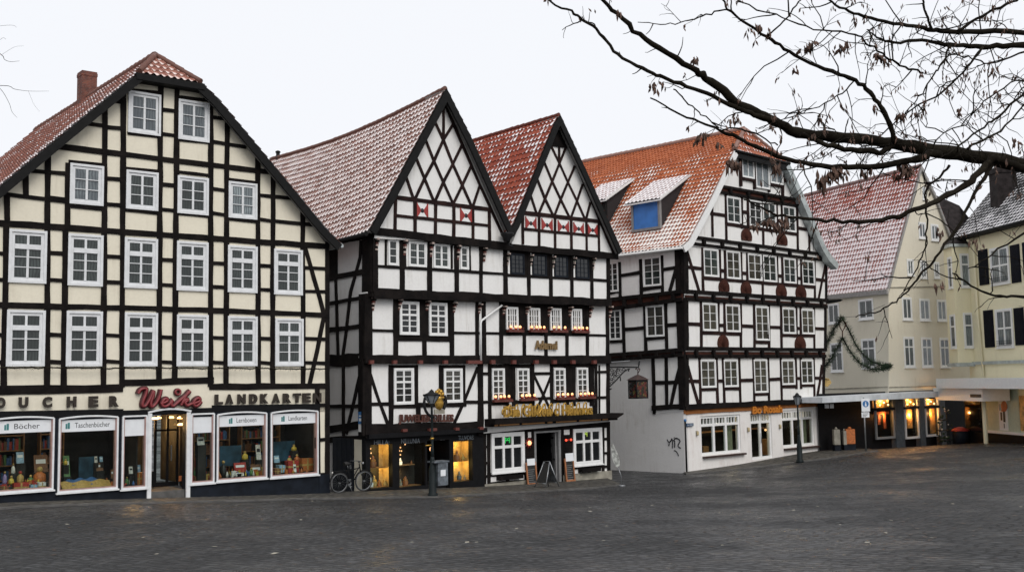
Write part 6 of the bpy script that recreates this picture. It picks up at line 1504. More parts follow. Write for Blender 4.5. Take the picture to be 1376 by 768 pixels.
# the bay: a narrow three-sided oriel at the far corner
f0 = Q5.at(0.0, 0, 0); 
bay = [Q5.at(0.5, 0, 0.0), None, None, None]
Pb = at_depth(1307.5, 400, Q5.hit(1308, 450).y + 0.1); e4 = Q4.e
pA = Vector((Pb.x, Pb.y, 0)); 
Zt = q5(1308, 330)[1]; Zb = q5(1318, 487)[1]
dl_ = ray(1282, 400); tA = pA.y / dl_.y
pB = pA - Vector((math.cos(rad(-8)), math.sin(rad(-8)), 0)) * 0.0
def col_at(px, Y): q = at_depth(px, 420, Y); return Vector((q.x, q.y, 0))
pB = col_at(1284, pA.y - 0.25); pC = col_at(1272.5, pA.y + 1.1)
mb = MB(); ring_ = [pA, pB, pC, pC + Vector((1.6, 1.0, 0)), pA + Vector((1.5, 0.6, 0))]
mb.prism([q + Vector((0, 0, Zb)) for q in ring_], [q + Vector((0, 0, Zt)) for q in ring_]); mb.build('bay', MAT['yellow'], H5)
mb = MB(); cen = sum(ring_, Vector((0, 0, 0))) / 5
def grow(k): return [cen + (q - cen) * k for q in ring_]
g1 = grow(1.12); mb.prism([q + Vector((0, 0, Zb - 0.18)) for q in g1], [q + Vector((0, 0, Zb + 0.02)) for q in g1]); mb.build('bay_base', MAT['zinc'], H5); mb = MB()
g1 = grow(1.16); mb.prism([q + Vector((0, 0, Zt)) for q in g1], [q + Vector((0, 0, Zt + 0.16)) for q in g1]); mb.build('bay_cornice', MAT['zinc'], H5)
mb = MB(); g1 = grow(1.14); tp = cen + Vector((1.0, 0.6, Zt + 1.7))
for k in range(5): mb.poly([g1[k] + Vector((0, 0, Zt + 0.16)), g1[(k + 1) % 5] + Vector((0, 0, Zt + 0.16)), tp])
mb.build('bay_roof', MAT['slatep'], H5)
def facet(p, q):
    d = (q - p); a = math.degrees(math.atan2(d.y, d.x)); return Plane(p, a)
FB = facet(pB, pA); FC = facet(pC, pB)
for pl, lst in ((FB, ((1290.3, 1305.3, 340.5, 386, 0.3), (1298.5, 1311, 420, 467, 0.34))), (FC, ((1273.6, 1282, 346, 388.5, 0.3), (1276.5, 1284.5, 423, 468, 0.34)))):
    for xl, xr, yt, yb, us in lst:
        L = (pA - pB).length if pl is FB else (pB - pC).length
        r = pl.rect(xl, xr, yt, yb); u0 = max(0.12, min(r[0], L - 0.7)); u1 = min(L - 0.1, max(r[1], u0 + 0.45))
        window_uv(H5, pl, u0, u1, r[2], r[3], 1, 1, 1, us, fw=0.09, glass='panel', mul=0.08, depth=0.05)
# main roof, side roof and chimney
ez = Vector((0, 0, 1)); o = 0.45
E0 = Q5.at(-0.3, zE, o); E1 = Q5.at(uR5, zE, o)
rise5 = 4.6; run5 = 4.2
slope(H5, 'roof', [E1, E1 - Q5.n * run5 + ez * rise5], -Q5.e, (E1 - E0).length, 't_slate', t0=[0, 0], tw=0.3, course=0.26, per=3, amp=0.008, flip=True)
mb = MB()
h0 = E0 - Q5.n * run5 + ez * rise5
mb.prism([E0, E0 - Q5.n * (2 * run5), h0], [E0 + Q5.e * 0.05, E0 - Q5.n * (2 * run5) + Q5.e * 0.05, h0 + Q5.e * 0.05]); mb.build('roof_gable', MAT['slatep'], H5)
mb = MB(); mb.tube([E0 - Vector((0, 0, 0.05)), E1 - Vector((0, 0, 0.05))], 0.1, 8); pbox(mb, Q5, -0.3, uR5, zE - 0.14, zE - 0.02, 0.0, o); mb.build('gutter', MAT['verge'], H5)
Yr = 62.0; pts = [at_depth(x, y, Yr + dy) for x, y, dy in ((1257, 262, 3.0), (1289, 276, 2.5), (1312, 305, 0.0), (1312, 345, 0), (1281, 345, 0))]
mb = MB(); mb.prism(pts, [p + Vector((0.1, 0.4, -0.1)) for p in pts]); mb.build('rear_roof', MAT['slatep'], H5)
ch = at_depth(1349, 255, Q5.hit(1349, 300).y + 2.0); w = 1400 / ch.y
mb = MB(); mb.abox(ch.x - 13.5 / w, ch.y - 0.4, ch.z - 4.0, ch.x + 13.5 / w, ch.y + 0.5, at_depth(1349, 226, ch.y).z); z_ = at_depth(1349, 226, ch.y).z; mb.abox(ch.x - 15 / w, ch.y - 0.45, z_ - 0.3, ch.x + 15 / w, ch.y + 0.55, z_ - 0.1); mb.build('chimney', MAT['slatep'], H5)
t = thing('downpipe', 'cream rain pipe running down beside the bay of the yellow house', 'pipe', Q5.at(0.15, zk, 0.1))
mb = MB(); mb.tube([Q5.at(*q5(1307.5, 322), 0.35), Q5.at(q5(1309, 326)[0] + 0.1, q5(1309, 328)[1], 0.1), Q5.at(q5(1316, 420)[0], q5(1316, 420)[1], 0.1), Q5.at(q5(1324, 505)[0], q5(1324, 505)[1], 0.1)], 0.06, 8); mb.build('pipe', MAT['yellow'], t)
# canopies and shopfront
mb = MB(); Qk = Q5.off(2.0); z0, z1 = Qk.uv(1300, 521.5)[1], Qk.uv(1300, 508)[1]; ua, ub = Qk.uv(1258, 515)[0], uR5
pbox(mb, Q5, ua, ub, z0, z1, 0.02, 2.0); mb.build('canopy', MAT['whitepaint'], H5)
mb = MB(); Qk2 = Q5.off(1.7); z2 = Qk2.uv(1290, 538)[1]; z3 = Qk2.uv(1290, 525)[1]; ua2 = Qk2.uv(1254, 532)[0]; ub2 = Qk2.uv(1320, 530)[0]
ppoly(mb, Qk2, [(ua2 + 0.3, z2), (ub2, z2), (ub2, z0 - 0.01), (ua2, z0 - 0.01)], -1.5, 0.0); lw = mb.build('lower_awning', MAT['whitepaint'], H5)
mb = MB(); pbox(mb, Qk2, ub2 - 1.1, ub2 - 0.1, z2 + 0.2, z2 + 0.36, 0.0, 0.02); mb.build('name_plate', MAT['ink'], lw)
x5 = lambda x: Q5.uv(x, 560)[0]
mb = MB(); zgl0, zgl1 = q5(1330, 588)[1], z0
pbox(mb, Q5, -0.06, x5(1327), -1.6, z0, -1.8, 0.03); pbox(mb, Q5, ua2 + 0.2, -0.06, -1.6, z0, 0.0, 0.02); pbox(mb, Q5, x5(1327), uR5, -1.6, q5(1345, 582)[1], 0.0, 0.06); mb.build('shop_front', MAT['black'], H5)
mb = MB(); pbox(mb, Q5, x5(1327), x5(1371), q5(1345, 581)[1], z0, 0.0, 0.05); mb.build('display_panel', MAT['palegreen'], H5)
mb = MB(); pbox(mb, Q5, x5(1327), uR5, q5(1345, 582)[1], q5(1345, 578.5)[1], 0.0, 0.14); mb.build('display_ledge', MAT['whitepaint'], H5)
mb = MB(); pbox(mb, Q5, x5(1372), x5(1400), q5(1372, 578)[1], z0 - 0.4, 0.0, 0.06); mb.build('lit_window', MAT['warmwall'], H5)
mb = MB(); xc_ = Q5.off(1.0).uv(1323, 560)[0]; mb.tube([Q5.at(xc_, -1.6, 1.0), Q5.at(xc_, z0, 1.0)], 0.11, 12); mb.build('column', MAT['yellow'], H5)
point_light('shop_light', Q5.at(x5(1385), z0 - 0.5, 0.5), (1, 0.6, 0.25), 3, 0.1, H5)
pane = MB(); pbox(pane, Q5, ua2 + 0.3, x5(1320), 0.6, z0 - 0.1, 0.03, 0.05); pane.build('pane', MAT['panedk'], H5)
t = thing('poster', 'tall poster with a dancing figure on the pale display of the yellow house', 'poster', Q5.at(x5(1345), q5(1345, 577)[1], 0.06))
mb = MB(); r = Q5.rect(1342, 1355, 527, 577); mb_ = MB(); pbox(mb_, Q5, r[0], r[1], r[2], r[3], 0.05, 0.07); mb_.build('sheet', MAT['paper'], t)
u_, v_ = r[0], r[3]; W_, Hh = r[1] - r[0], r[3] - r[2]
mb = MB()
for a, b, c, d in ((0.2, 0.32, 0.04, 0.2), (0.44, 0.56, 0.04, 0.2), (0.2, 0.56, 0.04, 0.08), (0.2, 0.4, 0.52, 0.74), (0.5, 0.75, 0.5, 0.78), (0.52, 0.62, 0.82, 0.94)): pbox(mb, Q5, u_ + W_ * a, u_ + W_ * b, v_ - Hh * d, v_ - Hh * c, 0.07, 0.075)
mb.build('black_print', MAT['ink'], t)
mb = MB(); mb.lathe(Q5.at(u_ + W_ * 0.7, v_ - Hh * 0.36, 0.07), [(0.28, 0), (0.28, 0.006)], 12, axis=Q5.n); ppoly(mb, Q5, [(u_ + W_ * 0.3, v_ - Hh * 0.5), (u_ + W_ * 0.8, v_ - Hh * 0.5), (u_ + W_ * 0.62, v_ - Hh * 0.3)], 0.07, 0.078); mb.build('red_print', MAT['red'], t)
mb = MB(); pbox(mb, Q5, u_ + W_ * 0.05, u_ + W_ * 0.45, v_ - Hh * 0.48, v_ - Hh * 0.3, 0.07, 0.073); mb.build('blue_print', MAT['signblue'], t)
# ================================================================== ground, pavements
gx = np.unique(np.concatenate([np.linspace(-900, -60, 12), np.arange(-60, 60.1, 0.8), np.linspace(60, 900, 12)]))
gy = np.unique(np.concatenate([np.linspace(-300, -30, 7), np.arange(-30, 75.1, 0.8), np.linspace(75, 1500, 14)]))
XX, YY = np.meshgrid(gx, gy); ZZ = gzs(XX, YY)
nz_ = 0.012 * np.sin(XX * 1.3 + 0.7 * YY) * np.sin(YY * 0.9 - 0.4 * XX); ZZ = ZZ + nz_
grid_mesh('ground', np.stack([XX, YY, ZZ], -1), None, MAT['setts'], kind='structure')
def pavement(outer, inner, h=0.09):
    """a raised strip between the kerb line (traced) and the house fronts"""
    def dens(P): 
        out = []
        for a, b in zip(P[:-1], P[1:]):
            for k in range(8): out.append(a.lerp(b, k / 8))
        return out + [P[-1]]
    O = dens([on_ground(*p) for p in outer]); I = dens(inner)
    V = np.zeros((4, len(O), 3))
    for k, (o, i) in enumerate(zip(O, I)):
        z0 = gz(o.x, o.y); z1 = gz(i.x, i.y)
        d = (i - o); d.z = 0; d = d.normalized() * 0.16
        V[0, k] = (o.x, o.y, z0 - 0.2); V[1, k] = (o.x, o.y, z0 + h); V[2, k] = (o.x + d.x, o.y + d.y, gz(o.x + d.x, o.y + d.y) + h + 0.006); V[3, k] = (i.x, i.y, z1 + h)
    grid_mesh('kerb', V[:3].copy(), None, MAT['kerb'], kind='structure', smooth=False)
    W_ = V[2:4].copy(); W_[0, :, 2] -= 0.004
    grid_mesh('pavement', W_, None, MAT['paving'], kind='structure', smooth=False)
pavement([(-70, 690), (29, 682.5), (200, 676.5), (400, 671.5), (500, 669.5), (586, 668.5), (700, 662), (800, 656), (835, 652)],
         [P_.at(P_.uv(x, 660)[0], 0, -0.3) for P_, x in ((PH1, -70), (PH1, 29), (PH1, 200), (PH1, 400), (PH1, 470), (PH2, 560), (PH2, 690), (PH2, 790), (PH2, 822))], 0.05)
pavement([(922, 637.5), (1000, 630), (1074, 621), (1112, 616.5), (1142, 612), (1180, 606.5)], [P_.at(P_.uv(x, 620)[0], 0, -0.3) for P_, x in ((PH3, 924), (PH3, 990), (PH3, 1060), (PH3, 1100))] + [on_ground(1135, 604), on_ground(1165, 602.5)], 0.05)
PV = 0.055

def upright(o_name, label, cat, px, py, group=None, dz=0.0, pos=None):
    p = on_ground(px, py) if pos is None else Vector((pos.x, pos.y, gz(pos.x, pos.y)))
    p.z += dz
    return thing(o_name, label, cat, p, group), p
Zv = Vector((0, 0, 1)); Xv = Vector((1, 0, 0)); Yv = Vector((0, 1, 0))
def height_at(p, px, py):                      # height above p's ground of a photo pixel, at p's distance
    return at_depth(px, py, p.y).z - p.z
# ================================================================== street lamps
def street_lamp(label, px, py, ytop, wide):
    t, p = upright('street_lamp', label, 'street lamp', px, py, 'old street lamps', PV); H = height_at(p, px, ytop)
    r = 0.27 if wide else 0.19; LH = 0.40 if wide else 0.5
    b = MB(); b.lathe(p - Zv * 0.1, [(0.17, 0), (0.17, 0.16), (0.13, 0.22), (0.12, 0.95 if wide else 0.8), (0.08, 1.1), (0.075, 1.25), (0.055, 1.35)], 12); b.build('base', MAT['green'], t)
    b = MB(); b.lathe(p, [(0.05, 1.2), (0.06, 1.5), (0.045, 1.55), (0.035, H - LH - 0.09), (0.055, H - LH - 0.06), (0.03, H - LH)], 10); b.build('pole', MAT['green'], t)
    b = MB(); b.tube([p + Zv * 1.62 - PH2.e * 0.26, p + Zv * 1.62 + PH2.e * 0.02], 0.02, 6); b.lathe(p + Zv * 1.8, [(0.05, 0), (0.065, 0.03), (0.05, 0.06)], 8); b.build('ladder_bar', MAT['gold'] if wide else MAT['green'], t)
    l = MB(); l.lathe(p, [(0.09, H - LH), (0.10, H - LH + 0.03), (r * 0.95, H - 0.14), (r, H - 0.12)], 12); lo = l.build('lamp_glass', MAT['lampglass'], t)
    for k in range(6):
        a = k * PI / 3; m = MB(); q = p + (Xv * math.cos(a) + Yv * math.sin(a)) * 1.0 - p
        m.tube([p + q * 0.1 + Zv * (H - LH + 0.02), p + q * r * 0.98 + Zv * (H - 0.13)], 0.012, 5); m.build('glazing_bar', MAT['iron'], lo)
    b = MB(); b.lathe(p, [(r * 1.06, H - 0.13), (r * 1.06, H - 0.10), (r * 0.55, H - 0.05), (0.09, H - 0.03), (0.07, H + 0.02), (0.02, H + 0.06), (0.001, H + 0.08)], 12)
    for k in range(4): a = k * PI / 2 + 0.6; b.ball(p + Xv * math.cos(a) * r * 1.1 + Yv * math.sin(a) * r * 1.1 + Zv * (H - 0.11), 0.03, 6)
    b.build('lamp_roof', MAT['iron'], t)
    return p
lampP = street_lamp('dark street lamp with a wide glass head in front of the jeweller shopfront', 581.5, 668, 525.5, True)
street_lamp('slim dark green street lamp in front of the right window of the white corner shop', 1075, 621.5, 529, False)
# litter bin hung beside the lamp
t = thing('litter_bin', 'battered grey litter bin hanging beside the lamp post at the jeweller', 'bin', lampP + PH2.e * 0.32 + Zv * 0.35)
mb = MB(); c = lampP + PH2.e * 0.30; mb.box(c + Zv * 0.68, PH2.e, PH2.n, Zv, 0.2, 0.17, 0.36); mb.build('bin_body', MAT['binmetal'], t)
mb = MB(); mb.box(c + Zv * 1.08 - PH2.e * 0.06, PH2.e, PH2.n, Zv, 0.30, 0.2, 0.025); mb.build('lid', MAT['binmetal'], t); mb = MB(); mb.box(c + Zv * 0.72 + PH2.n * 0.175, PH2.e, PH2.n, Zv, 0.1, 0.006, 0.1); mb.build('sticker', MAT['paper'], t)
# ================================================================== guild sign hung over the jeweller
t = thing('guild_sign', 'gilded crest and figure on an iron bracket above the jeweller sign', 'sign', F1.at(*F1.uv(590, 555), 0.1))
Q = F1.off(0.75); mb = MB()
for x in (584, 597): mb.tube([F1.at(*F1.uv(x, 530), 0.0), Q.at(*Q.uv(x - 8, 527), 0.0)], 0.025, 6)
stroke(mb, Q, [(571, 534), (570, 545), (575, 556), (583, 560)], 0.05, 0, 0, 0, 1); stroke(mb, Q, [(597, 531), (599, 540), (596, 549)], 0.06, 0, 0, 0, 1); mb.build('bracket', MAT['iron'], t)
mb = MB(); c = Q.at(*Q.uv(590, 540)); mb.lathe(c - Zv * 0.3, [(0.02, 0), (0.13, 0.1), (0.17, 0.28), (0.12, 0.42), (0.16, 0.47), (0.06, 0.52)], 10)
for k, (x, y, r) in enumerate(((587, 526.5, 0.08), (589.5, 524, 0.07), (592, 526, 0.09), (594.5, 529, 0.08), (586, 530, 0.06), (590, 530, 0.1), (595, 534, 0.06))): mb.ball(Q.at(*Q.uv(x, y)), r, 7)
mb.build('gilded_figure', MAT['gold'], t)
mb = MB(); r = Q.rect(583.5, 597, 549.5, 556); pbox(mb, Q, r[0], r[1], r[2], r[3], -0.03, 0.03); mb.build('crest_plate', MAT['stone'], t)
# ================================================================== wrought-iron inn lantern sign
t = thing('inn_sign', 'wrought-iron bracket with a hanging painted lantern beside the inn corner', 'sign', F1.at(*F1.uv(818, 500), 0.0))
bp = F1.at(F1.uv(817.5, 500)[0], 0, 0); dr_ = F1.e                   # the bracket stands out along the wall line
Qs = F1.off(-0.1); zz1 = lambda x, y: Qs.at(*Qs.uv(x, y))
mb = MB(); k65 = 65 / 713
def zs(pts, r): stroke(mb, Qs, pts, r, 0.0, 815, 475, k65, 6)
zs([(40, 198), (250, 196), (470, 200)], 0.035); zs([(40, 490), (160, 370), (230, 290), (300, 235), (340, 225)], 0.03); zs([(42, 200), (40, 500), (70, 512)], 0.03)
for c in ((75, 235), (75, 300), (75, 370), (75, 430), (120, 260), (120, 330), (165, 230), (165, 295), (210, 245), (110, 390), (255, 225)):
    n = 9; zs([(c[0] + (26 - 1.8 * q) * math.cos(q * 0.8), c[1] + (26 - 1.8 * q) * math.sin(q * 0.8)) for q in range(n)], 0.014)
zs([(60, 250), (150, 330), (200, 350)], 0.014); zs([(60, 340), (150, 240), (200, 215)], 0.014); zs([(60, 400), (140, 300), (160, 215)], 0.014)
zs([(470, 200), (485, 150), (490, 105), (470, 140), (475, 195)], 0.02); zs([(330, 215), (325, 260)], 0.025); zs([(205, 340), (205, 400)], 0.025)
mb.build('bracket', MAT['iron'], t)
mb = MB(); zs([(425, 230), (440, 215), (460, 240), (480, 215), (490, 235), (462, 290)], 0.02); zs([(462, 250), (462, 330)], 0.025); mb.build('hanger', MAT['rust'], t)
c = zz1(466, 500) if False else Qs.at(*Qs.uv(815 + 466 * k65, 475 + 520 * k65)); hw = (Qs.uv(815 + 565 * k65, 510)[0] - Qs.uv(815 + 370 * k65, 510)[0]) / 2; hw *= 0.72; zt_ = Qs.uv(855, 475 + 385 * k65)[1]; zb_ = Qs.uv(855, 475 + 660 * k65)[1]; za_ = Qs.uv(855, 475 + 310 * k65)[1]
cx_ = Vector((c.x, c.y, 0))
def sq(h, z): return [cx_ + F1.e * a * h * 1.2 + F1.n * b * h * 0.8 + Zv * z for a, b in ((-1, -1), (1, -1), (1, 1), (-1, 1))]
mb = MB(); mb.prism(sq(hw * 1.0, zb_), sq(hw * 1.0, zb_ + 0.06))
for a, b in ((-1, -1), (1, -1), (1, 1), (-1, 1)): mb.tube([cx_ + (F1.e * a * 1.2 + F1.n * b * 0.8) * hw * 0.95 + Zv * zb_, cx_ + (F1.e * a * 1.2 + F1.n * b * 0.8) * hw * 0.95 + Zv * zt_], 0.03, 6)
mb.prism(sq(hw, zt_ - 0.08), sq(hw, zt_))
fo = mb.build('lantern_frame', MAT['iron'], t)
mb = MB(); mb.prism(sq(hw * 0.88, zb_ + 0.06), sq(hw * 0.88, zt_ - 0.08)); mb.build('pane', MAT['picglass'], fo)
mb = MB(); lo_ = sq(hw * 1.18, zt_); mi = sq(hw * 0.75, zt_ + (za_ - zt_) * 0.45); hi_ = sq(0.05, za_)
for A_, B_ in ((lo_, mi), (mi, hi_)):
    for k in range(4): mb.poly([A_[k], A_[(k + 1) % 4], B_[(k + 1) % 4], B_[k]])
mb.poly(lo_[::-1]); mb.poly(hi_); mb.build('lantern_roof', MAT['rust'], t)
mb = MB()
for s in (-1, 1):
    for k in range(3): mb.tube([cx_ + F1.e * s * (hw * 1.25 + 0.14 * math.sin(j * PI / 4)) + Zv * (zt_ - 0.12 - (zt_ - zb_) * 0.25 * k - 0.16 * j / 4) for j in range(5)], 0.035, 6)
mb.build('scrollwork', MAT['iron'], t)
# ================================================================== boards and stands at the inn
for k, (xl, xr, yt, yb, lab) in enumerate(((705.6, 719.5, 621, 653.5, 'tall orange-framed menu board left of the inn door, with a white card on top'), (757.5, 770, 615.5, 648.5, 'tall orange-framed menu board right of the inn door, with a white notice on top'))):
    Q = F0.off(0.13); r = Q.rect(xl, xr, yt, yb); t = thing('menu_board', lab, 'menu board', Q.at((r[0] + r[1]) / 2, r[2], 0), 'menu boards by the inn door')
    lean = 0.10; w = 0.06
    def lp_(u_, v_, d_): return Q.at(u_, v_, d_ - lean * (v_ - r[2]) / (r[3] - r[2]) + lean)
    def lb(mb, u0, u1, v0, v1, d0, d1): mb.prism([lp_(u0, v0, d1), lp_(u1, v0, d1), lp_(u1, v1, d1), lp_(u0, v1, d1)], [lp_(u0, v0, d0), lp_(u1, v0, d0), lp_(u1, v1, d0), lp_(u0, v1, d0)])
    mb = MB(); lb(mb, r[0], r[0] + w, r[2], r[3], 0, 0.05); lb(mb, r[1] - w, r[1], r[2], r[3], 0, 0.05); lb(mb, r[0] + w, r[1] - w, r[2], r[2] + 0.13, 0, 0.05); lb(mb, r[0] + w, r[1] - w, r[3] - w, r[3], 0, 0.05); mb.build('frame', MAT['pinewood'], t)
    mb = MB(); lb(mb, r[0] + w, r[1] - w, r[2] + 0.13, r[3] - w, 0.005, 0.025); mb.build('chalkboard', MAT['chalk'], t)
    mb = MB(); lb(mb, r[0] + w, r[1] - w + (0.06 if k else 0), r[3] - 0.12, r[3] + 0.14 + 0.06 * k, 0.052, 0.06); mb.build('card', MAT['paper'], t)
    mb = MB()
    for j in range(9): lb(mb, r[0] + w + 0.03, r[1] - w - 0.03 - 0.05 * (j % 3), r[3] - 0.3 - 0.08 * j, r[3] - 0.285 - 0.08 * j, 0.026, 0.028)
    mb.build('chalk_lines', MAT['greypaint'], t)
t, p = upright('sandwich_board', 'folding metal sandwich board standing open before the inn door', 'sign', 735, 656.5, None, PV)
H = height_at(p, 733, 619.5); e_ = PH2.e; n_ = PH2.n; hwd = 0.30
top = p + Zv * H + e_ * 0.02
for s, nm in ((1, 'front_panel'), (-1, 'rear_panel')):
    f = MB(); ft = e_ * (0.36 * s)
    for k in (-1, 1): f.tube([top + n_ * hwd * 0.5 * k, p + ft + n_ * hwd * k - Zv * 0.02], 0.022, 6)
    f.tube([top - n_ * hwd * 0.5, top + n_ * hwd * 0.5], 0.022, 6); f.tube([p + ft * 0.82 + Zv * H * 0.18 + n_ * hwd * 0.9, p + ft * 0.82 + Zv * H * 0.18 - n_ * hwd * 0.9], 0.018, 6)
    o = f.build('frame', MAT['steel'], t)
    g = MB(); a = p + ft * 0.8 + Zv * H * 0.2; q = [a - n_ * hwd * 0.85, a + n_ * hwd * 0.85, top - Zv * 0.06 + n_ * hwd * 0.48, top - Zv * 0.06 - n_ * hwd * 0.48]; g.prism(q, [x + e_ * 0.012 * s for x in q]); g.build('panel', MAT['chalk'] if s < 0 else MAT['binmetal'], o)
t, p = upright('ice_cream_sign', 'leaf-shaped pale advertising paddle leaning on a thin wire stand by the inn corner', 'sign', 835, 652.5)
q0 = p.copy(); Hh = height_at(p, 826, 627); q1 = at_depth(830.5, 627, p.y); q2 = at_depth(822.5, 597, p.y)
mb = MB(); mb.tube([q0, (q0 + q1) / 2 + Xv * 0.06, q1], 0.015, 6); mb.lathe(q0, [(0.16, 0), (0.16, 0.03), (0.03, 0.05)], 12); mb.build('stand', MAT['steel'], t)
d = (q2 - q1); L_ = d.length; d.normalize(); s_ = d.cross(Vector((0.3, 1, 0)).normalized()).normalized(); pts = []
for k in range(13): f = k / 12; w = 0.125 * math.sin(PI * (0.06 + 0.86 * f ** 0.7)) ** 0.8; pts.append((f, w))
out_ = [q1 + d * L_ * f + s_ * w for f, w in pts] + [q1 + d * L_ * f - s_ * w for f, w in pts[::-1]]
nn = d.cross(s_).normalized(); mb = MB(); mb.prism([x + nn * 0.015 for x in out_], [x - nn * 0.015 for x in out_]); po = mb.build('paddle', MAT['speckle'], t)
# ================================================================== traffic sign at the street mouth
t, p = upright('traffic_sign', 'white sign with a round blue pedestrian emblem on a grey post before the beige house', 'traffic sign', 1163, 602.5, pos=PB4.off(2.6).hit(1163, 590))
H = height_at(p, 1162, 533.5); mb = MB(); mb.tube([p - Zv * 0.1, p + Zv * H], 0.04, 8); mb.build('post', MAT['steel'], t)
Qt = Plane(p + Vector((0, -0.05, 0)), 8); r = Qt.rect(1157, 1168.5, 535, 552.5); mb = MB(); pbox(mb, Qt, *r, 0.0, 0.02); po = mb.build('plate', MAT['paper'], t)
cu, cv = (r[0] + r[1]) / 2, r[2] + (r[3] - r[2]) * 0.58; mb = MB(); mb.lathe(Qt.at(cu, cv, 0.02), [((r[1] - r[0]) * 0.37, 0), ((r[1] - r[0]) * 0.37, 0.006)], 20, axis=Qt.n); mb.build('blue_disc', MAT['signblue'], po)
mb = MB(); rr = (r[1] - r[0]); mb.ball(Qt.at(cu, cv + rr * 0.17, 0.028), rr * 0.06, 6); ppoly(mb, Qt, [(cu - rr * 0.12, cv - rr * 0.25), (cu + rr * 0.12, cv - rr * 0.25), (cu + rr * 0.05, cv + rr * 0.12), (cu - rr * 0.05, cv + rr * 0.12)], 0.027, 0.033); mb.build('pedestrian_symbol', MAT['paper'], po)
r = Qt.rect(1157.5, 1168, 553.5, 560.5); mb = MB(); pbox(mb, Qt, *r, 0.0, 0.02); po = mb.build('lower_plate', MAT['paper'], t)
mb = MB()
for k in range(3): pbox(mb, Qt, r[0] + 0.05, r[1] - 0.05 - 0.06 * k, r[3] - 0.08 - 0.07 * k, r[3] - 0.055 - 0.07 * k, 0.021, 0.024)
mb.build('text_lines', MAT['ink'], po)
# projecting light box and stands in the passage beside the corner house
t = thing('light_box', 'small white projecting light box under the canopy beside the corner shop', 'sign', at_depth(1114, 545, 49.6 * KF))
a = at_depth(1108.6, 542.5, 49.3 * KF); b = at_depth(1120.5, 548, 49.3 * KF); mb = MB(); mb.abox(a.x, a.y, b.z, b.x, a.y + 0.25, a.z); mb.build('box', MAT['paper'], t)
mb = MB(); m_ = (a.x + b.x) / 2; mb.abox(m_ - 0.02, a.y - 0.02, b.z, m_ + 0.02, a.y + 0.27, a.z + 0.02); mb.build('divider', MAT['iron'], t)
for nm, lab, px, yb, yt, wpx, mt in (('display_stand', 'white display stand in the dark passage beside the corner shop', 1124, 594, 574, 8, 'stone'), ('clothes_rack', 'orange goods on a rack in the dark passage beside the corner shop', 1142, 594, 573.5, 12, 'g_orange'), ('notice_stand', 'narrow white notice stand beside the orange rack in the passage', 1134.5, 594, 576, 4, 'stone')):
    t, p = upright(nm, lab, 'display stand', px, yb + 4, pos=PB4.off(0.7).hit(px, 590)); H = height_at(p, px, yt); w = wpx / 1400 * p.y / 2; mb = MB()
    mb.box(p + Zv * (H * 0.6), Xv, Yv, Zv, w, 0.15, H * 0.32); mb.build('board', MAT[mt], t); mb = MB(); mb.lathe(p + Zv * (H * 0.92), [(w * 0.3, 0), (w * 0.5, H * 0.04), (w * 0.2, H * 0.1)], 8); mb.build('topper', MAT[mt], t)
    mb = MB()
    for s in (-1, 1): mb.tube([p + Xv * w * 0.8 * s, p + Xv * w * 0.8 * s + Zv * H * 0.3], 0.03, 6)
    mb.box(p + Zv * 0.15, Xv, Yv, Zv, w, 0.2, 0.15); mb.build('foot', MAT['navy'], t)
# rack of plants and a red stand under the right canopy
t, p = upright('flower_stand', 'dark stand of pale flowers under the white canopy of the yellow house', 'flower stand', 1269, 594, pos=PB4.off(1.3).hit(1269, 590))
H = height_at(p, 1269, 541); mb = MB(); 
for k in range(3): mb.box(p + Zv * (0.25 + k * 0.55), Xv, Yv, Zv, 0.35 - 0.06 * k, 0.25, 0.02)
for s in (-1, 1): mb.tube([p + Xv * 0.32 * s, p + Xv * 0.18 * s + Zv * H * 0.8], 0.02, 6)
mb.build('rack', MAT['iron'], t)
mb = MB()
for k in range(60):
    c = p + Vector((rnd.uniform(-0.4, 0.4), rnd.uniform(-0.3, 0.2), 0.15 + rnd.random() ** 1.5 * H * 0.85)); r_ = rnd.uniform(0.03, 0.07)
    mb.cur = 0 if k % 5 else 1; mb.ball(c, r_, 6)
o = mb.build('flowers', [MAT['needle'], MAT['g_white']], t); o['kind'] = 'stuff'
t, p = upright('market_table', 'dark sales table with a red top under the white canopy', 'table', 1291, 594, pos=PB4.off(2.0).hit(1291, 590)); H = height_at(p, 1291, 576)
mb = MB(); mb.lathe(p, [(0.5, H - 0.1), (0.45, H - 0.02), (0.12, H + 0.12)], 14); mb.build('red_top', MAT['g_red'], t); mb = MB(); mb.lathe(p, [(0.42, 0), (0.42, H - 0.12), (0.4, H - 0.1)], 14); mb.build('base', MAT['navy'], t)
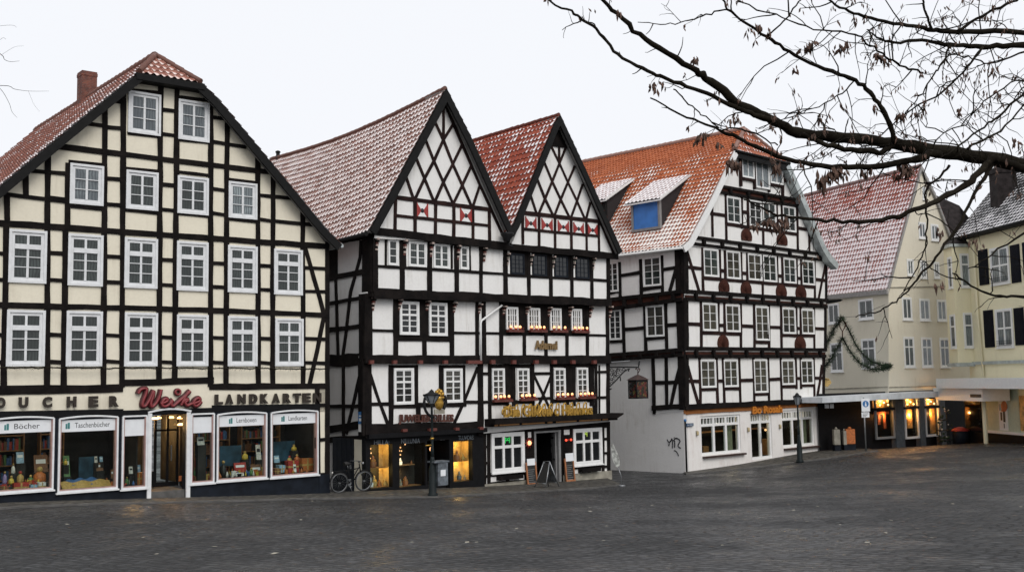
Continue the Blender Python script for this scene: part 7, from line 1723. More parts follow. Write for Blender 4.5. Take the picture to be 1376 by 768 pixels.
# ================================================================== bicycle
t, p = upright('bicycle', 'black bicycle leaning in the gap between the cream house and the jeweller', 'bicycle', 466, 664.5, None, PV)
e_ = PH1.e.copy(); nrm_ = PH1.n.copy(); lean_ = (Zv - nrm_ * -0.0).normalized()
R_w = 0.335; base = p + nrm_ * 0.0
cw1 = Vector((*PH1.at(PH1.uv(450.5, 664)[0], 0, 0.25).xy, 0)); cw2 = Vector((*PH1.at(PH1.uv(483.6, 664)[0], 0, 0.25).xy, 0))
axis_ = (cw2 - cw1); wb = axis_.length; axis_.normalize(); side_ = axis_.cross(Zv)
zgb = gz(cw1.x, cw1.y) + PV
def bp_(x, z, y=0.0): return cw1 + axis_ * x + Zv * (zgb + z) + side_ * (y + 0.1 * z)
def wheel(x):
    ring_ = [bp_(x + R_w * math.cos(k * PI / 14), R_w + R_w * math.sin(k * PI / 14)) for k in range(28)]
    ring2 = [bp_(x + (R_w - 0.03) * math.cos(k * PI / 14), R_w + (R_w - 0.03) * math.sin(k * PI / 14)) for k in range(28)]
    w = MB(); w.tube(ring2, 0.012, 6, closed=True); wo = w.build('wheel', MAT['steel'], t)
    m = MB(); m.tube(ring_, 0.019, 6, closed=True); m.build('tyre', MAT['greytyre'], wo)
    m = MB(); c = bp_(x, R_w)
    for k in range(16): a = k * PI / 8; m.tube([c + side_ * 0.03 * (1 if k % 2 else -1), bp_(x + (R_w - 0.03) * math.cos(a), R_w + (R_w - 0.03) * math.sin(a))], 0.0015, 4)
    m.tube([c - side_ * 0.05, c + side_ * 0.05], 0.025, 8); m.build('spokes', MAT['steel'], wo)
    m = MB(); m.tube([bp_(x + (R_w + 0.04) * math.cos(a), R_w + (R_w + 0.04) * math.sin(a)) for a in np.linspace(0.1 * PI, 0.95 * PI, 14)], 0.02, 5); m.build('mudguard', MAT['black'], t)
wheel(0.0); wheel(wb)
bb = (wb * 0.42, 0.30); st = (wb * 0.30 + 0.02, 0.88); hd = (wb * 0.80, 0.86)
# rider faces right: rear wheel on the left
f = MB()
for a, b, r_ in ((bb, (wb * 0.33, 0.80), 0.017), (bb, hd, 0.018), ((wb * 0.34, 0.72), (wb * 0.78, 0.80), 0.017), (bb, (0, R_w), 0.011), ((wb * 0.33, 0.78), (0, R_w), 0.010), ((wb * 0.77, 0.95), (wb * 0.84, 0.66), 0.02), ((wb * 0.84, 0.66), (wb, R_w), 0.014)):
    f.tube([bp_(*a), bp_(*b)], r_, 8)
f.build('frame', MAT['black'], t)
m = MB(); m.tube([bp_(wb * 0.33, 0.78), bp_(wb * 0.30, 0.92)], 0.014, 8); m.build('seat_post', MAT['steel'], t)
m = MB(); s0 = bp_(wb * 0.30, 0.95); m.tube([s0 - axis_ * 0.13, s0 - axis_ * 0.05 + Zv * 0.02, s0 + axis_ * 0.14], [0.09, 0.08, 0.025], 8); m.build('saddle', MAT['rubber'], t)
m = MB(); h = bp_(wb * 0.76, 1.03); m.tube([h + side_ * 0.28 - axis_ * 0.12, h + side_ * 0.2, h + axis_ * 0.05, h - side_ * 0.2, h - side_ * 0.28 - axis_ * 0.12], 0.013, 6); m.tube([h, bp_(wb * 0.77, 0.95)], 0.014, 6); ho = m.build('handlebar', MAT['steel'], t)
for s in (1, -1): m = MB(); m.tube([h + side_ * 0.28 * s - axis_ * 0.12, h + side_ * 0.29 * s - axis_ * 0.2], 0.02, 6); m.build('grip', MAT['rubber'], ho)
m = MB(); m.lathe(h + axis_ * 0.12 - Zv * 0.08, [(0.02, -0.03), (0.05, 0.03), (0.05, 0.05)], 8, axis=axis_); m.build('headlight', MAT['steel'], t)
m = MB()
for s in (-1, 1): m.tube([bp_(-0.25, 0.74, 0.05 * s), bp_(wb * 0.28, 0.74, 0.05 * s)], 0.008, 5); m.tube([bp_(-0.12, 0.74, 0.05 * s), bp_(0, R_w, 0.06 * s)], 0.008, 5)
for k in range(4): m.tube([bp_(-0.22 + 0.12 * k, 0.74, -0.05), bp_(-0.22 + 0.12 * k, 0.74, 0.05)], 0.007, 5)
m.build('rear_rack', MAT['iron'], t)
m = MB(); m.lathe(bp_(-0.27, 0.70), [(0.03, 0), (0.03, 0.03)], 8, axis=-axis_); m.build('tail_light', MAT['g_white'], t)
m = MB(); m.lathe(bp_(*bb, -0.05), [(0.09, 0), (0.09, 0.01)], 14, axis=side_); m.tube([bp_(bb[0], bb[1], -0.08), bp_(bb[0] + 0.1, bb[1] - 0.13, -0.08)], 0.01, 5); m.tube([bp_(bb[0], bb[1], 0.08), bp_(bb[0] - 0.1, bb[1] + 0.13, 0.08)], 0.01, 5)
for sgn, yy in ((1, -0.13), (-1, 0.13)): m.box(bp_(bb[0] + 0.1 * sgn, bb[1] - 0.13 * sgn, yy), axis_, side_, Zv, 0.045, 0.05, 0.012)
m.build('pedals', MAT['steel'], t)
m = MB(); m.tube([bp_(wb * 0.38, 0.27, 0.04), bp_(wb * 0.46, 0.0, 0.14)], 0.01, 5); m.build('kickstand', MAT['steel'], t)
# ================================================================== goods in the bookshop windows
def goods(kind, col, px, yb, hpx, wpx, dd, where, row=None):
    """one article standing on the display floor"""
    zf_ = {0: rects[0][2]}.get(0)
    P_ = PH1; Pd_ = P_.off(dd); u0_g = Pd_.uv(px - wpx / 2, yb)[0]; u1_g = Pd_.uv(px + wpx / 2, yb)[0]; w = (u1_g - u0_g); h = hpx / 1400 * P_.hit(px, yb).y * 1.2; z = zf + 0.0; u_c = (u0_g + u1_g) / 2
    lift = max(0.0, P_.off(dd).uv(px, yb)[1] - zf)
    c = P_.at(u_c, zf, dd)
    t_ = thing(kind, '%s %s %s' % (col, kind.replace('_', ' '), where), kind.replace('_', ' '), c, 'goods in the bookshop windows')
    if lift > 0.03:
        m = MB(); m.box(c + Zv * lift / 2, P_.e, P_.n, Zv, w * 0.6, 0.10, lift / 2); m.build('riser', MAT['inside'], t_)
    c = c + Zv * lift; m = MB()
    if kind in ('book', 'card', 'calendar'):
        tl = (Zv - P_.n * 0.25).normalized(); b2 = P_.e.cross(tl)
        m.box(c + tl * h / 2, P_.e, b2, tl, w / 2, 0.02, h / 2); m.build('cover', MAT['g_' + col], t_)
        m = MB(); m.box(c + tl * h * 0.62 + b2 * 0.02 * (1 if b2.dot(P_.n) > 0 else -1), P_.e, b2, tl, w * 0.36, 0.004, h * 0.12); m.build('title_band', MAT['paper'] if col != 'white' else MAT['ink'], t_)
    elif kind in ('gift_box', 'basket'):
        m.box(c + Zv * h / 2, P_.e, P_.n, Zv, w / 2, 0.14, h / 2); m.build('box', MAT['g_' + col], t_); m = MB(); m.box(c + Zv * h / 2, P_.e, P_.n, Zv, w * 0.06, 0.143, h / 2 + 0.004); m.box(c + Zv * h * 0.5, P_.e, P_.n, Zv, w / 2 + 0.004, 0.142, h * 0.07); m.build('ribbon', MAT['g_sand'], t_)
    elif kind == 'cloth':
        n = 16; pts = [(u_c + w * (k / n - 0.5), (0.5 + 0.5 * math.sin(k * 1.1)) * 0.06) for k in range(n + 1)]
        for (a1, b1), (a2, b2) in zip(pts[:-1], pts[1:]):
            q = [P_.at(a1, z + lift, dd + 0.2), P_.at(a2, z + lift, dd + 0.2), P_.at(a2, z + lift + h + b2, dd - 0.2), P_.at(a1, z + lift + h + b1, dd - 0.2)]; m.prism(q, [x - Zv * 0.02 for x in q])
        m.build('folds', MAT['g_' + col], t_)
    else:
        m.lathe(c, [(w * 0.42, 0), (w * 0.5, h * 0.15), (w * 0.45, h * 0.5), (w * 0.2, h * 0.66), (w * 0.16, h * 0.7)], 10); m.build('body', MAT['g_' + col], t_); m = MB(); m.ball(c + Zv * h * 0.82, w * 0.24, 8); m.build('head', MAT['g_' + ('sand' if col != 'sand' else 'red')], t_)
    return t_
W1, W2, W3, W4, W5, W6 = ['in the %s bookshop window' % s for s in ('leftmost', 'second', 'narrow window left of the door of the', 'narrow window right of the door of the', 'wide window right of the door of the', 'rightmost')]
W3, W4 = 'in the narrow bookshop window left of the entrance', 'in the narrow bookshop window right of the entrance'; W5 = 'in the first wide bookshop window right of the entrance'
for a in (('basket', 'red', 27, 660, 10, 20, -0.45, W1), ('gift_box', 'pale blue', 44, 659, 7, 9, -0.4, W1), ('gift_box', 'white', 55, 658, 9, 10, -0.42, W1), ('basket', 'brown', 4, 662, 8, 12, -0.45, W1), ('doll', 'lilac', 6, 650, 16, 7, -0.7, W1), ('doll', 'yellow', 15, 650, 10, 8, -0.62, W1), ('doll', 'sand', 27, 648, 14, 10, -0.75, W1), ('doll', 'white', 17.5, 636, 13, 6, -0.9, W1),
          ('doll', 'orange', 53, 648, 18, 18, -0.8, W1), ('doll', 'green', 41, 648, 9, 9, -0.8, W1), ('calendar', 'pale blue', 27, 622, 13, 10, -1.1, W1), ('calendar', 'brown', 55, 634, 20, 18, -1.2, W1),
          ('cloth', 'sand', 116, 657, 8, 66, -0.5, W2), ('cloth', 'blue', 112, 650, 5, 44, -0.75, W2), ('card', 'white', 129, 621, 7, 3.5, -1.1, W2), ('card', 'pale blue', 136, 620, 6, 4, -1.1, W2), ('book', 'brown', 134, 632, 9, 9, -1.0, 'below the small cards in the second bookshop window'), ('book', 'green', 90, 640, 24, 8, -1.0, W2), ('doll', 'yellow', 88, 624, 7, 6, -1.1, W2), ('book', 'brown', 152, 642, 10, 6, -0.9, 'at the right edge of the second bookshop window'),
          ('basket', 'orange', 185, 650, 13, 11, -0.5, W3), ('card', 'white', 176, 636, 8, 5, -0.55, W3), ('card', 'pale blue', 184.5, 635, 9, 8.5, -0.6, W3), ('doll', 'green', 170.5, 650, 9, 5, -0.4, W3),
          ('doll', 'red', 272.5, 636, 17, 8, -0.55, W4), ('basket', 'sand', 271, 645, 7, 13, -0.4, W4), ('card', 'white', 270, 597.5, 9, 9.5, -0.32, W4), ('doll', 'green', 262, 640, 11, 4, -0.5, W4),
          ('book', 'red', 323, 634, 11, 16, -0.8, W5), ('book', 'brown', 345, 639, 13, 14, -0.6, W5), ('card', 'white', 322, 639, 3.5, 11, -0.4, W5), ('doll', 'green', 338, 638, 9, 6, -0.5, W5), ('doll', 'yellow', 329, 617, 10, 8, -1.1, W5), ('calendar', 'white', 348, 617, 17, 6, -0.9, W5), ('doll', 'black', 300, 640, 20, 9, -0.8, W5),
          ('gift_box', 'red', 392, 634, 13, 14, -0.55, W6), ('gift_box', 'orange', 411, 632, 14, 15, -0.6, W6), ('book', 'white', 396.5, 634, 9, 3.5, -0.35, W6), ('gift_box', 'pale blue', 377, 634, 8, 8, -0.5, W6), ('doll', 'sand', 389, 620, 7, 6, -0.9, W6), ('doll', 'orange', 399, 620, 9, 7, -0.9, W6), ('basket', 'brown', 371, 636, 6, 8, -0.4, W6), ('doll', 'yellow', 395, 605, 7, 7, -1.1, W6), ('calendar', 'pale blue', 372, 621, 8, 7, -0.9, W6)):
    goods(*a)
# jewellery stands in the three lit windows
def bust(px, yb, hpx, i, label, mt):
    r = rc[i]; u_ = min(r[1] - 0.06, max(r[0] + 0.07, F0.off(-0.38).uv(px, yb)[0])); zs_ = r[2] + (r[3] - r[2]) * (0.46, 0.5, 0.5)[i]; z = zs_ if F0.uv(px, yb)[1] > zs_ - 0.25 else r[2] + 0.02
    h = hpx / 1400 * 37.5 * 1.15; c = F0.at(u_, z, -0.38); t_ = thing('jewellery_stand', label, 'display stand', c, 'stands in the jeweller windows')
    m = MB(); m.lathe(c, [(h * 0.28, 0), (h * 0.26, h * 0.1), (h * 0.30, h * 0.4), (h * 0.12, h * 0.7), (h * 0.12, h * 0.85), (h * 0.03, h)], 10); m.build('stand', MAT[mt], t_)
    m = MB(); m.tube([c + Zv * h * 0.62 + (F0.e * math.cos(k * PI / 5) + F0.n * math.sin(k * PI / 5)) * h * 0.22 - Zv * h * 0.1 * math.sin(k * PI / 5) for k in range(10)], h * 0.03, 5, closed=True); m.build('necklace', MAT['gold'], t_)
for a in ((501, 628, 14, 0, 'tall amber stand on the upper shelf of the left jeweller window', 'pinewood'), (498.5, 655, 11, 0, 'white slim stand at the foot of the left jeweller window', 'paper'), (502.5, 655, 13, 0, 'pale rounded stand at the foot of the left jeweller window', 'g_sand'), (510, 655, 8, 0, 'small orange stand at the foot of the left jeweller window', 'pinewood'), (518, 655, 9, 0, 'pale stand on the bright side of the left jeweller window', 'g_sand'),
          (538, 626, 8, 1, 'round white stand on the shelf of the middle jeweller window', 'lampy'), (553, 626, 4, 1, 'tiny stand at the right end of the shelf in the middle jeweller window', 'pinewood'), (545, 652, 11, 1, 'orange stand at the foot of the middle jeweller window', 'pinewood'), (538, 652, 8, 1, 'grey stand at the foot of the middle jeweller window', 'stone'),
          (614, 620, 13, 2, 'orange stand on the shelf of the right jeweller window', 'pinewood'), (622, 620, 9, 2, 'low amber stand on the shelf of the right jeweller window', 'g_sand'), (617, 645, 11, 2, 'grey heap of chains at the foot of the right jeweller window', 'binmetal'), (625, 645, 6, 2, 'pale low stand at the foot of the right jeweller window', 'stone')): bust(*a)
# ================================================================== street garland
t = thing('christmas_garland', 'green fir garland hung in two swags across the street mouth between white and beige houses', 'garland', at_depth(1130, 427, 50.5 * KF))
def gl(pts, Ys): return catmull([at_depth(x, y, Y * KF) for (x, y), Y in zip(pts, Ys)], 6)
lines = [gl([(1131, 426), (1122, 440), (1113, 456), (1107.5, 466)], (50.5, 50.3, 50, 49.8)), gl([(1131, 426), (1141, 444), (1152, 466), (1168, 483), (1183, 490), (1197, 492)], (50.5, 50.6, 50.8, 51, 51.2, 51.5)),
         gl([(1132, 453), (1124, 469), (1115, 484), (1105, 496)], (50.5, 50.3, 50, 49.7)), gl([(1132, 453), (1141, 469), (1153, 485), (1170, 495), (1186, 495), (1197, 491)], (50.5, 50.6, 50.8, 51, 51.2, 51.5))]
mb = MB()
for l in lines: mb.tube(l, 0.035, 6)
mb.build('rope', MAT['iron'], t)
mb = MB()
for l in lines: spray(mb, l, 0.10, 190, 0.16, 0.018)
spray(mb, [at_depth(1165, 486, 51 * KF), at_depth(1168, 490, 51 * KF)], 0.25, 400, 0.2, 0.02); spray(mb, [at_depth(1129, 426, 50.5 * KF), at_depth(1133, 430, 50.5 * KF)], 0.2, 300, 0.2, 0.02)
mb.build('fir_sprays', MAT['needle'], t)
mb = MB(); heart = [(1131, 430), (1127, 434), (1129, 440), (1132, 445), (1135, 440), (1137, 434), (1133, 431)]; mb.tube([at_depth(x, y, 50.5 * KF) for x, y in heart], 0.03, 6, closed=True); mb.tube([at_depth(1132, 445, 50.5 * KF), at_depth(1132, 453, 50.5 * KF)], 0.03, 6); mb.build('wire_heart', MAT['redbr'], t)
t = thing('cable', 'thin cable carrying the garland from the white corner house to the beige house', 'cable', at_depth(1107.5, 466, 49.8 * KF)); mb = MB(); mb.tube([at_depth(1131, 426, 50.5 * KF), at_depth(1150, 425, 51 * KF), at_depth(1200, 405, 51.9 * KF)], 0.012, 5); mb.build('wire', MAT['iron'], t)
t = thing('wall_flag', 'small folded banner sticking out from the right corner of the white house', 'flag', at_depth(1107, 513, 49.9 * KF))
mb = MB(); q = [at_depth(x, y, 49.8 * KF) for x, y in ((1107, 507), (1114, 508), (1117.5, 514), (1112, 519.5), (1107, 518))]; mb.prism(q, [x + Vector((0.02, 0.06, 0)) for x in q]); mb.build('cloth', MAT['g_sand'], t); mb = MB(); mb.tube([at_depth(1104, 508, 49.9 * KF), at_depth(1114, 510, 49.7 * KF)], 0.02, 5); mb.build('pole', MAT['iron'], t)

# leaves trodden into the wet square
mb = MB()
for k in range(420):
    px = rnd.uniform(-30, 1400); py = 640 + 128 * rnd.random() ** 0.7
    d = ray(px, py); 
    # march in coarse steps: good enough for a leaf
    q = CAM + d * ((3.8 - 0.8) / -d.z) if d.z < -0.02 else None
    if q is None or q.y > 34: continue
    z = gz(q.x, q.y) + 0.012; a = rnd.uniform(0, 6.28); L = rnd.uniform(0.03, 0.075); e1 = Vector((math.cos(a), math.sin(a), rnd.uniform(-0.1, 0.1))) * L; e2 = Vector((-math.sin(a), math.cos(a), rnd.uniform(-0.2, 0.2))) * L * rnd.uniform(0.4, 0.7); c = Vector((q.x, q.y, z))
    mb.cur = 0 if rnd.random() < 0.86 else 1
    mb.poly([c - e1, c - e1 * 0.2 + e2, c + e1, c - e1 * 0.1 - e2])
o = mb.build('fallen_leaves', [MAT['leafbr'], MAT['stone']]); tag(o, 'wet brown leaves scattered over the paving of the square', 'leaves', kind='stuff')
# ================================================================== trees whose boughs hang into the view
def bough(pts, Ys, r0, r1):
    """pts: photo pixels from thick to thin; Ys: distance at the two ends; radii in metres"""
    n = len(pts); P_ = [at_depth(x, y, Ys[0] + (Ys[1] - Ys[0]) * k / (n - 1)) for k, (x, y) in enumerate(pts)]
    C = catmull(P_, 5); m = len(C)
    C = [c + Vector((rnd.gauss(0, 1), rnd.gauss(0, 1), rnd.gauss(0, 1))) * 0.006 * (1 if 0 < k < m - 1 else 0) for k, c in enumerate(C)]
    return C, [(r0 + (r1 - r0) * (k / (m - 1)) ** 0.8) * rnd.choice((0.94, 1.0, 1.0, 1.06, 1.16)) for k in range(m)]
TR = thing('bare_tree', 'bare winter tree with dark boughs and dry seed clusters reaching in from the upper right', 'tree', Vector((7.6, 10.2, gz(7.6, 10.2))))
tb = TR.location.copy()
mb = MB(); tp = tb + Zv * 9.5; C = catmull([tb - Zv * 0.3, tb + Zv * 0.6, tb + Vector((-0.1, 0, 2.4)), tb + Vector((0.05, 0.1, 4.4)), tb + Vector((0.1, 0.1, 7.0)), tp], 5); mb.tube(C, [0.34 - 0.26 * k / (len(C) - 1) + (0.14 if k < 2 else 0) for k in range(len(C))], 14); mb.build('trunk', MAT['bark'], TR)
px_ = 1400 / 9.0 / 0.98
def mr(w): return w / 2 / px_
Y0 = 9.0; JT = lambda x, y: (x, y)
BR = [
 ([(1700, 330), (1530, 262), (1376, 222), (1271, 205), (1203, 193), (1135, 184.4), (1073, 178), (1034, 159), (1000, 143), (954, 109.4), (928, 91), (876, 58.6), (837, 26), (806, -2), (780, -25)], (10.0, 8.2), 26, 3.2),
 ([(1036, 161), (1008, 152), (980.5, 140.7), (941.4, 122.4), (897, 106.8), (871, 96.4), (829.4, 73), (806, 44.3), (782.5, 26), (767, 15.6), (735.6, 0), (715, -12)], (8.68, 8.0), 7.5, 2.2),
 ([(1262, 206), (1243, 210), (1189.5, 221.7), (1128.6, 225), (1067.7, 216.6), (1017, 196.3), (991, 185), (962, 173), (923, 157.6), (873.7, 131.6)], (9.15, 8.5), 11, 2.0),
 ([(1200, 195), (1183, 203), (1135, 199.7), (1100, 190), (1076, 180)], (9.02, 8.75), 8, 6),
 ([(1203, 192), (1189.5, 152.3), (1172.6, 128.6), (1149, 108.3), (1108, 93), (1061, 69.4), (1030.5, 49), (1000, 28.8), (978, 11.7), (968, -6)], (9.0, 8.3), 7.5, 2.5),
 ([(1700, 60), (1500, 48), (1376, 42.3), (1287.7, 42.3), (1253.8, 40.6), (1220, 33.8), (1169, 25.4), (1135, 11.8), (1110, -4)], (10.3, 8.6), 12, 2.5),
 ([(1700, 100), (1500, 66), (1376, 61), (1321.5, 62.6), (1277.5, 61), (1237, 54), (1205, 58), (1180, 50), (1165, 40)], (10.2, 9.0), 13, 1.6),
 ([(1376, 226), (1340, 214), (1324, 222), (1298, 248.6), (1259, 269.5), (1220, 285), (1184, 295.6), (1132, 298), (1080, 292.5), (1047, 289.4), (1018, 275.7), (1000, 268)], (9.3, 8.4), 12, 1.8),
 ([(1340, 215), (1324, 235), (1306, 267), (1280, 313.7), (1259, 345), (1236, 371), (1219, 390), (1204, 405), (1177, 418.4), (1150, 426)], (9.25, 8.8), 6, 1.3),
 ([(1600, 430), (1450, 402), (1376, 398.5), (1337, 397), (1306, 384), (1280, 367)], (9.8, 8.8), 6, 2.0),
 ([(1276, 222), (1262, 240), (1245, 254), (1246, 306), (1241, 337), (1225, 373.6), (1214, 390)], (9.2, 8.9), 4, 1.3),
 ([(1560, 250), (1450, 290), (1376, 314), (1324, 347.6), (1301, 360.6)], (9.9, 9.0), 5, 1.4),
 ([(1560, 60), (1450, 80), (1376, 127), (1340, 158), (1321.5, 169), (1284, 200), (1262, 212)], (10.1, 9.2), 5, 2.2),
 ([(1321, 63), (1300, 90), (1264, 125), (1217, 152), (1183, 183)], (9.1, 9.0), 3.6, 1.5),
 ([(1278, 61), (1262, 90), (1250, 108), (1232, 135), (1216, 152)], (9.05, 8.9), 3.0, 1.2),
 ([(1500, 180), (1420, 150), (1376, 108), (1330, 130), (1290, 168), (1240, 195)], (9.9, 9.1), 3.5, 1.3),
 ([(1300, 200), (1316, 190), (1345, 175), (1376, 140)], (9.2, 9.4), 4, 2.5),
 ([(1253.8, 41), (1245, 20), (1240, 0), (1236, -15)], (8.9, 8.8), 4, 2.5),
 ([(1287, 42), (1320, 22), (1360, 2), (1376, -6)], (9.0, 9.2), 4.5, 3),
 ([(1149, 108), (1125, 130), (1080, 150), (1020, 172)], (8.9, 8.6), 2.4, 1.0),
 ([(1030.5, 49), (1060, 22), (1075, 0), (1085, -10)], (8.5, 8.4), 2.4, 1.4),
 ([(1240, 98), (1216, 90), (1190, 76), (1165, 58), (1149, 47), (1095, 38), (1040, 20), (990, 2)], (9.0, 8.4), 3.2, 1.8),
 ([(978, 13), (948, 20), (925, 28), (895, 33), (857, 30)], (8.35, 8.2), 2.4, 1.0),
 ([(970, 175), (985, 172), (1015, 180), (1045, 195)], (8.55, 8.6), 2.4, 2.0),
 ([(905, 120), (925, 138), (948, 158), (966, 172)], (8.4, 8.5), 2.0, 1.6),
 ([(1213, 194), (1160, 195), (1120, 175), (1100, 160)], (9.0, 8.8), 2.0, 0.9),
 ([(1376, 70), (1330, 85), (1300, 76), (1262, 70)], (9.6, 9.2), 3, 1.2),
]
bm = MB(); allb = []
for pts, Ys, w0, w1 in BR:
    C, R_ = bough(pts, Ys, mr(w0), mr(w1)); bm.tube(C, R_, 8, caps=True); allb.append((C, R_, w0))
bm.build('boughs', MAT['bark'], TR)
tw = MB(); tips = []
def twig(p, d, L, r, lvl):
    n = 5; P_ = [p]; v = d.normalized()
    for k in range(n):
        v = (v + Vector((rnd.gauss(0, 0.22), rnd.gauss(0, 0.22), rnd.gauss(0, 0.22) - 0.02))).normalized(); P_.append(P_[-1] + v * L / n)
    tw.tube(P_, [r * (1 - 0.6 * k / n) for k in range(n + 1)], 4, caps=False)
    if lvl > 0:
        for k in (2, 3, 4):
            if rnd.random() < 0.62: twig(P_[k], v + Vector((rnd.gauss(0, 0.8), rnd.gauss(0, 0.6), rnd.gauss(0, 0.8))), L * rnd.uniform(0.35, 0.6), r * 0.6, lvl - 1)
    if rnd.random() < 0.5: tips.append(P_[-1])
    if rnd.random() < 0.2: tips.append(P_[3])
for C, R_, w0 in allb:
    m = len(C); acc = 0
    for k in range(1, m - 1):
        x, y = project(C[k])
        if x < 800 and rnd.random() < 0.3: continue
        seg = (C[k] - C[k - 1]).length; acc += seg
        dens = 0.105 if x > 1080 and y < 200 else 0.24
        if x > 1150 and y > 300: dens = 0.30
        while acc > dens:
            acc -= dens * rnd.uniform(0.7, 1.5); d = (C[k + 1] - C[k - 1]).normalized(); s = d.cross(Vector((rnd.gauss(0, 1), rnd.gauss(0, 1), rnd.gauss(0, 1)))).normalized()
            L = rnd.uniform(0.08, 0.28) if x < 1000 else rnd.uniform(0.12, 0.65)
            twig(C[k], s + d * rnd.uniform(0.2, 0.9), L, rnd.uniform(0.004, 0.0075), 1 if L > 0.2 else 0)
tw.build('twigs', MAT['bark'], TR)
sd = MB()
def pod(p, L, w, d):
    a = d.orthogonal().normalized(); b = d.cross(a); i = len(sd.v)
    sd.v += [tuple(p), tuple(p + d * L * 0.5 + a * w), tuple(p + d * L * 0.5 + b * w * 0.5), tuple(p + d * L * 0.5 - a * w), tuple(p + d * L * 0.5 - b * w * 0.5), tuple(p + d * L)]
    for k in range(4): sd.face([i, i + 1 + k, i + 1 + (k + 1) % 4]); sd.face([i + 5, i + 1 + (k + 1) % 4, i + 1 + k])
def cluster(p, n=5, s=1.0):
    for _ in range(n):
        d = Vector((rnd.gauss(0, 0.35), rnd.gauss(0, 0.35), -1)).normalized(); q = p + Vector((rnd.gauss(0, 0.012), rnd.gauss(0, 0.012), rnd.gauss(0, 0.012))) * s
        pod(q, rnd.uniform(0.035, 0.075) * s, rnd.uniform(0.009, 0.018) * s, d)
for p in tips:
    x, y = project(p)
    if x > 960 and y < 330 and rnd.random() < 0.75: cluster(p, rnd.randint(1, 4))
    elif rnd.random() < 0.15: cluster(p, 2)
for x, y, Y, n, s in ((880, 120, 8.45, 7, 1.1), (892, 118, 8.45, 5, 1.0), (934, 85, 8.45, 10, 1.0), (832, 22, 8.2, 4, 1.0), (1007, 45, 8.5, 6, 1.0), (1020, 42, 8.5, 9, 1.2), (1035, 50, 8.5, 5, 1.1), (984, 165, 8.6, 6, 1.0), (993, 164, 8.6, 6, 1.0), (940, 192, 8.6, 9, 1.1), (948, 186, 8.6, 9, 1.1), (967, 200, 8.6, 6, 1.0),
                     (982, 222, 8.6, 14, 1.5), (988, 224, 8.6, 12, 1.4), (1045, 228, 8.7, 14, 1.4), (1074, 225, 8.8, 5, 1.0), (1034, 303, 8.6, 16, 1.3), (1043, 305, 8.6, 12, 1.3), (1056, 302, 8.6, 10, 1.2), (1014, 308, 8.6, 7, 1.1), (1104, 246, 8.9, 20, 1.7), (1112, 240, 8.9, 16, 1.5), (1122, 232, 8.9, 14, 1.4), (1131, 238, 8.9, 10, 1.3), (1160, 235, 9.0, 8, 1.2), (1170, 232, 9.0, 8, 1.2), (1213, 225, 9.1, 14, 1.6), (1220, 232, 9.1, 12, 1.4), (1206, 240, 9.1, 8, 1.2),
                     (1180, 80, 9.0, 14, 1.2), (1190, 85, 9.0, 10, 1.2), (1210, 160, 9.0, 14, 1.2), (1232, 160, 9.0, 6, 1.1), (1175, 150, 9.0, 6, 1.0), (1080, 70, 8.8, 7, 1.2), (1130, 68, 8.9, 8, 1.2), (1138, 64, 8.9, 7, 1.1), (1087, 65, 8.8, 10, 1.2), (1130, 145, 8.9, 5, 1.1), (1100, 163, 8.9, 6, 1.1), (1068, 98, 8.7, 5, 1.0), (1310, 330, 9.0, 5, 1.2), (1264, 318, 9.0, 7, 1.2), (1335, 100, 9.2, 7, 1.2), (1340, 130, 9.2, 5, 1.1), (1290, 155, 9.1, 6, 1.1), (1365, 195, 9.3, 8, 1.2), (1262, 388, 8.9, 5, 1.2), (1168, 350, 8.9, 3, 1.0)):
    p = at_depth(x, y - 7, Y); cluster(p, int(n * 1.3), s * 1.2)
sd.build('seed_clusters', MAT['pod'], TR)
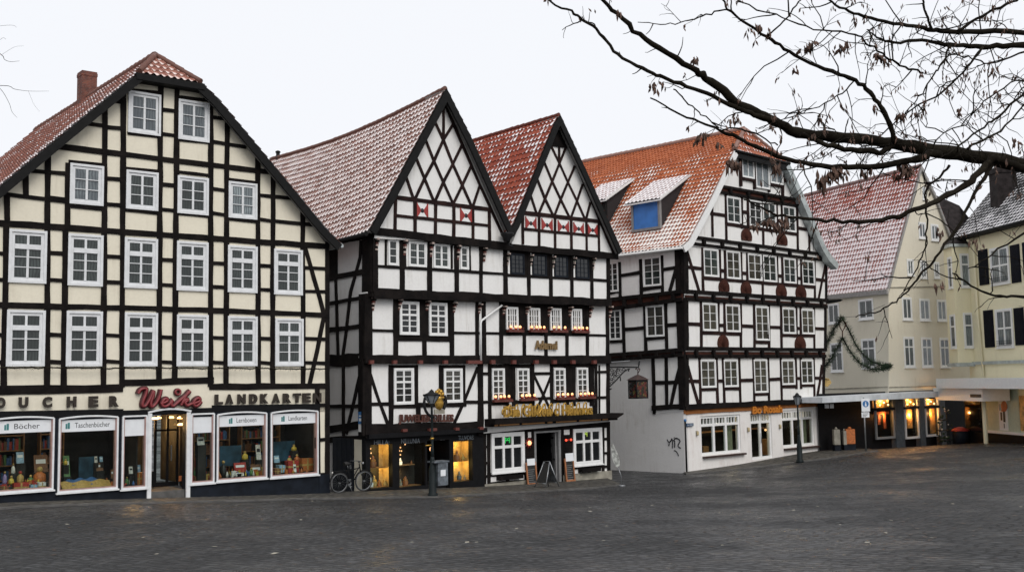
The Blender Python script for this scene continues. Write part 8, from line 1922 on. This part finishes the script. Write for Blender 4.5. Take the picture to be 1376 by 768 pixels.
# thin twigs of a second tree at the upper left edge
T2 = thing('bare_tree', 'slender bare tree whose finest twigs just enter at the upper left edge', 'tree', Vector((-9.0, 12.0, gz(-9.0, 12.0))))
t2 = T2.location.copy(); mb = MB(); C = catmull([t2 - Zv * 0.2, t2 + Vector((0.05, 0, 2)), t2 + Vector((-0.1, 0.1, 5)), t2 + Vector((0.2, 0, 9))], 5); mb.tube(C, [0.16 - 0.13 * k / (len(C) - 1) for k in range(len(C))], 10); mb.build('trunk', MAT['bark'], T2)
bm = MB()
for pts, w0, w1 in (([(-364, 78), (-260, 60), (-120, 70), (-20, 66), (2, 74), (6, 80), (14, 83), (26, 82)], 6, 0.8), ([(2, 74), (8, 70), (20, 63), (32, 62)], 1.0, 0.5), ([(-364, 150), (-260, 130), (-100, 122), (0, 115), (20, 120), (40, 122.5), (66, 122.5)], 5, 0.6), ([(38, 122), (42, 132), (46, 141), (53, 150)], 0.8, 0.5), ([(-364, 40), (-80, 90), (-20, 108), (0, 119), (12, 138), (16, 150), (23, 158)], 3, 0.8), ([(-364, -20), (-100, 20), (-20, 34), (15, 34), (22, 37)], 2, 0.6), ([(-364, 10), (-60, 45), (-8, 54), (4, 51), (8, 53)], 1.6, 0.7)):
    n = len(pts); P_ = [at_depth(x, y, 12 - 1.0 * k / n) for k, (x, y) in enumerate(pts)]; P_[0] = P_[0]; C = catmull(P_, 4); bm.tube(C, [(w0 + (w1 - w0) * (k / (len(C) - 1)) ** 0.6) * 0.42 / 2 / 1400 * 12 for k in range(len(C))], 5)
bm.build('twigs', MAT['bark'], T2)
# ================================================================== sky, sun, view
w = bpy.data.worlds.new('World'); SC.world = w; w.use_nodes = True; nt = w.node_tree
bg = nt.nodes.get('Background'); sky = nt.nodes.new('ShaderNodeTexSky'); sky.sky_type = 'NISHITA'; sky.sun_disc = False
SUN_EL, SUN_AZ = 40.0, 152.0           # azimuth measured clockwise from +Y
sky.sun_elevation = rad(SUN_EL); sky.sun_rotation = rad(SUN_AZ); sky.dust_density = 4.0
cloud = mixc(nt, 0.965, sky.outputs[0], (9.5, 9.68, 10.1))     # an even cloud layer over the clear sky
nt.links.new(cloud, bg.inputs['Color']); bg.inputs['Strength'].default_value = 0.1
sl_ = bpy.data.lights.new('sun', 'SUN'); sl_.energy = 1.5; sl_.angle = rad(35); sl_.color = (1.0, 0.965, 0.92)
so_ = bpy.data.objects.new('sun', sl_); put(so_); so_.location = (10, -20, 30)
dv_ = Vector((math.sin(rad(SUN_AZ)) * math.cos(rad(SUN_EL)), math.cos(rad(SUN_AZ)) * math.cos(rad(SUN_EL)), math.sin(rad(SUN_EL))))
so_.rotation_euler = dv_.to_track_quat('Z', 'Y').to_euler()
SC.view_settings.view_transform = 'Standard'; SC.view_settings.look = 'None'; SC.view_settings.exposure = 0.0; SC.view_settings.gamma = 1.0; SC.view_settings.use_curve_mapping = False
SC.render.engine = 'CYCLES'
SC.cycles.max_bounces = 6; SC.cycles.transparent_max_bounces = 8; SC.cycles.diffuse_bounces = 3; SC.cycles.glossy_bounces = 3
SC.cycles.use_denoising = True
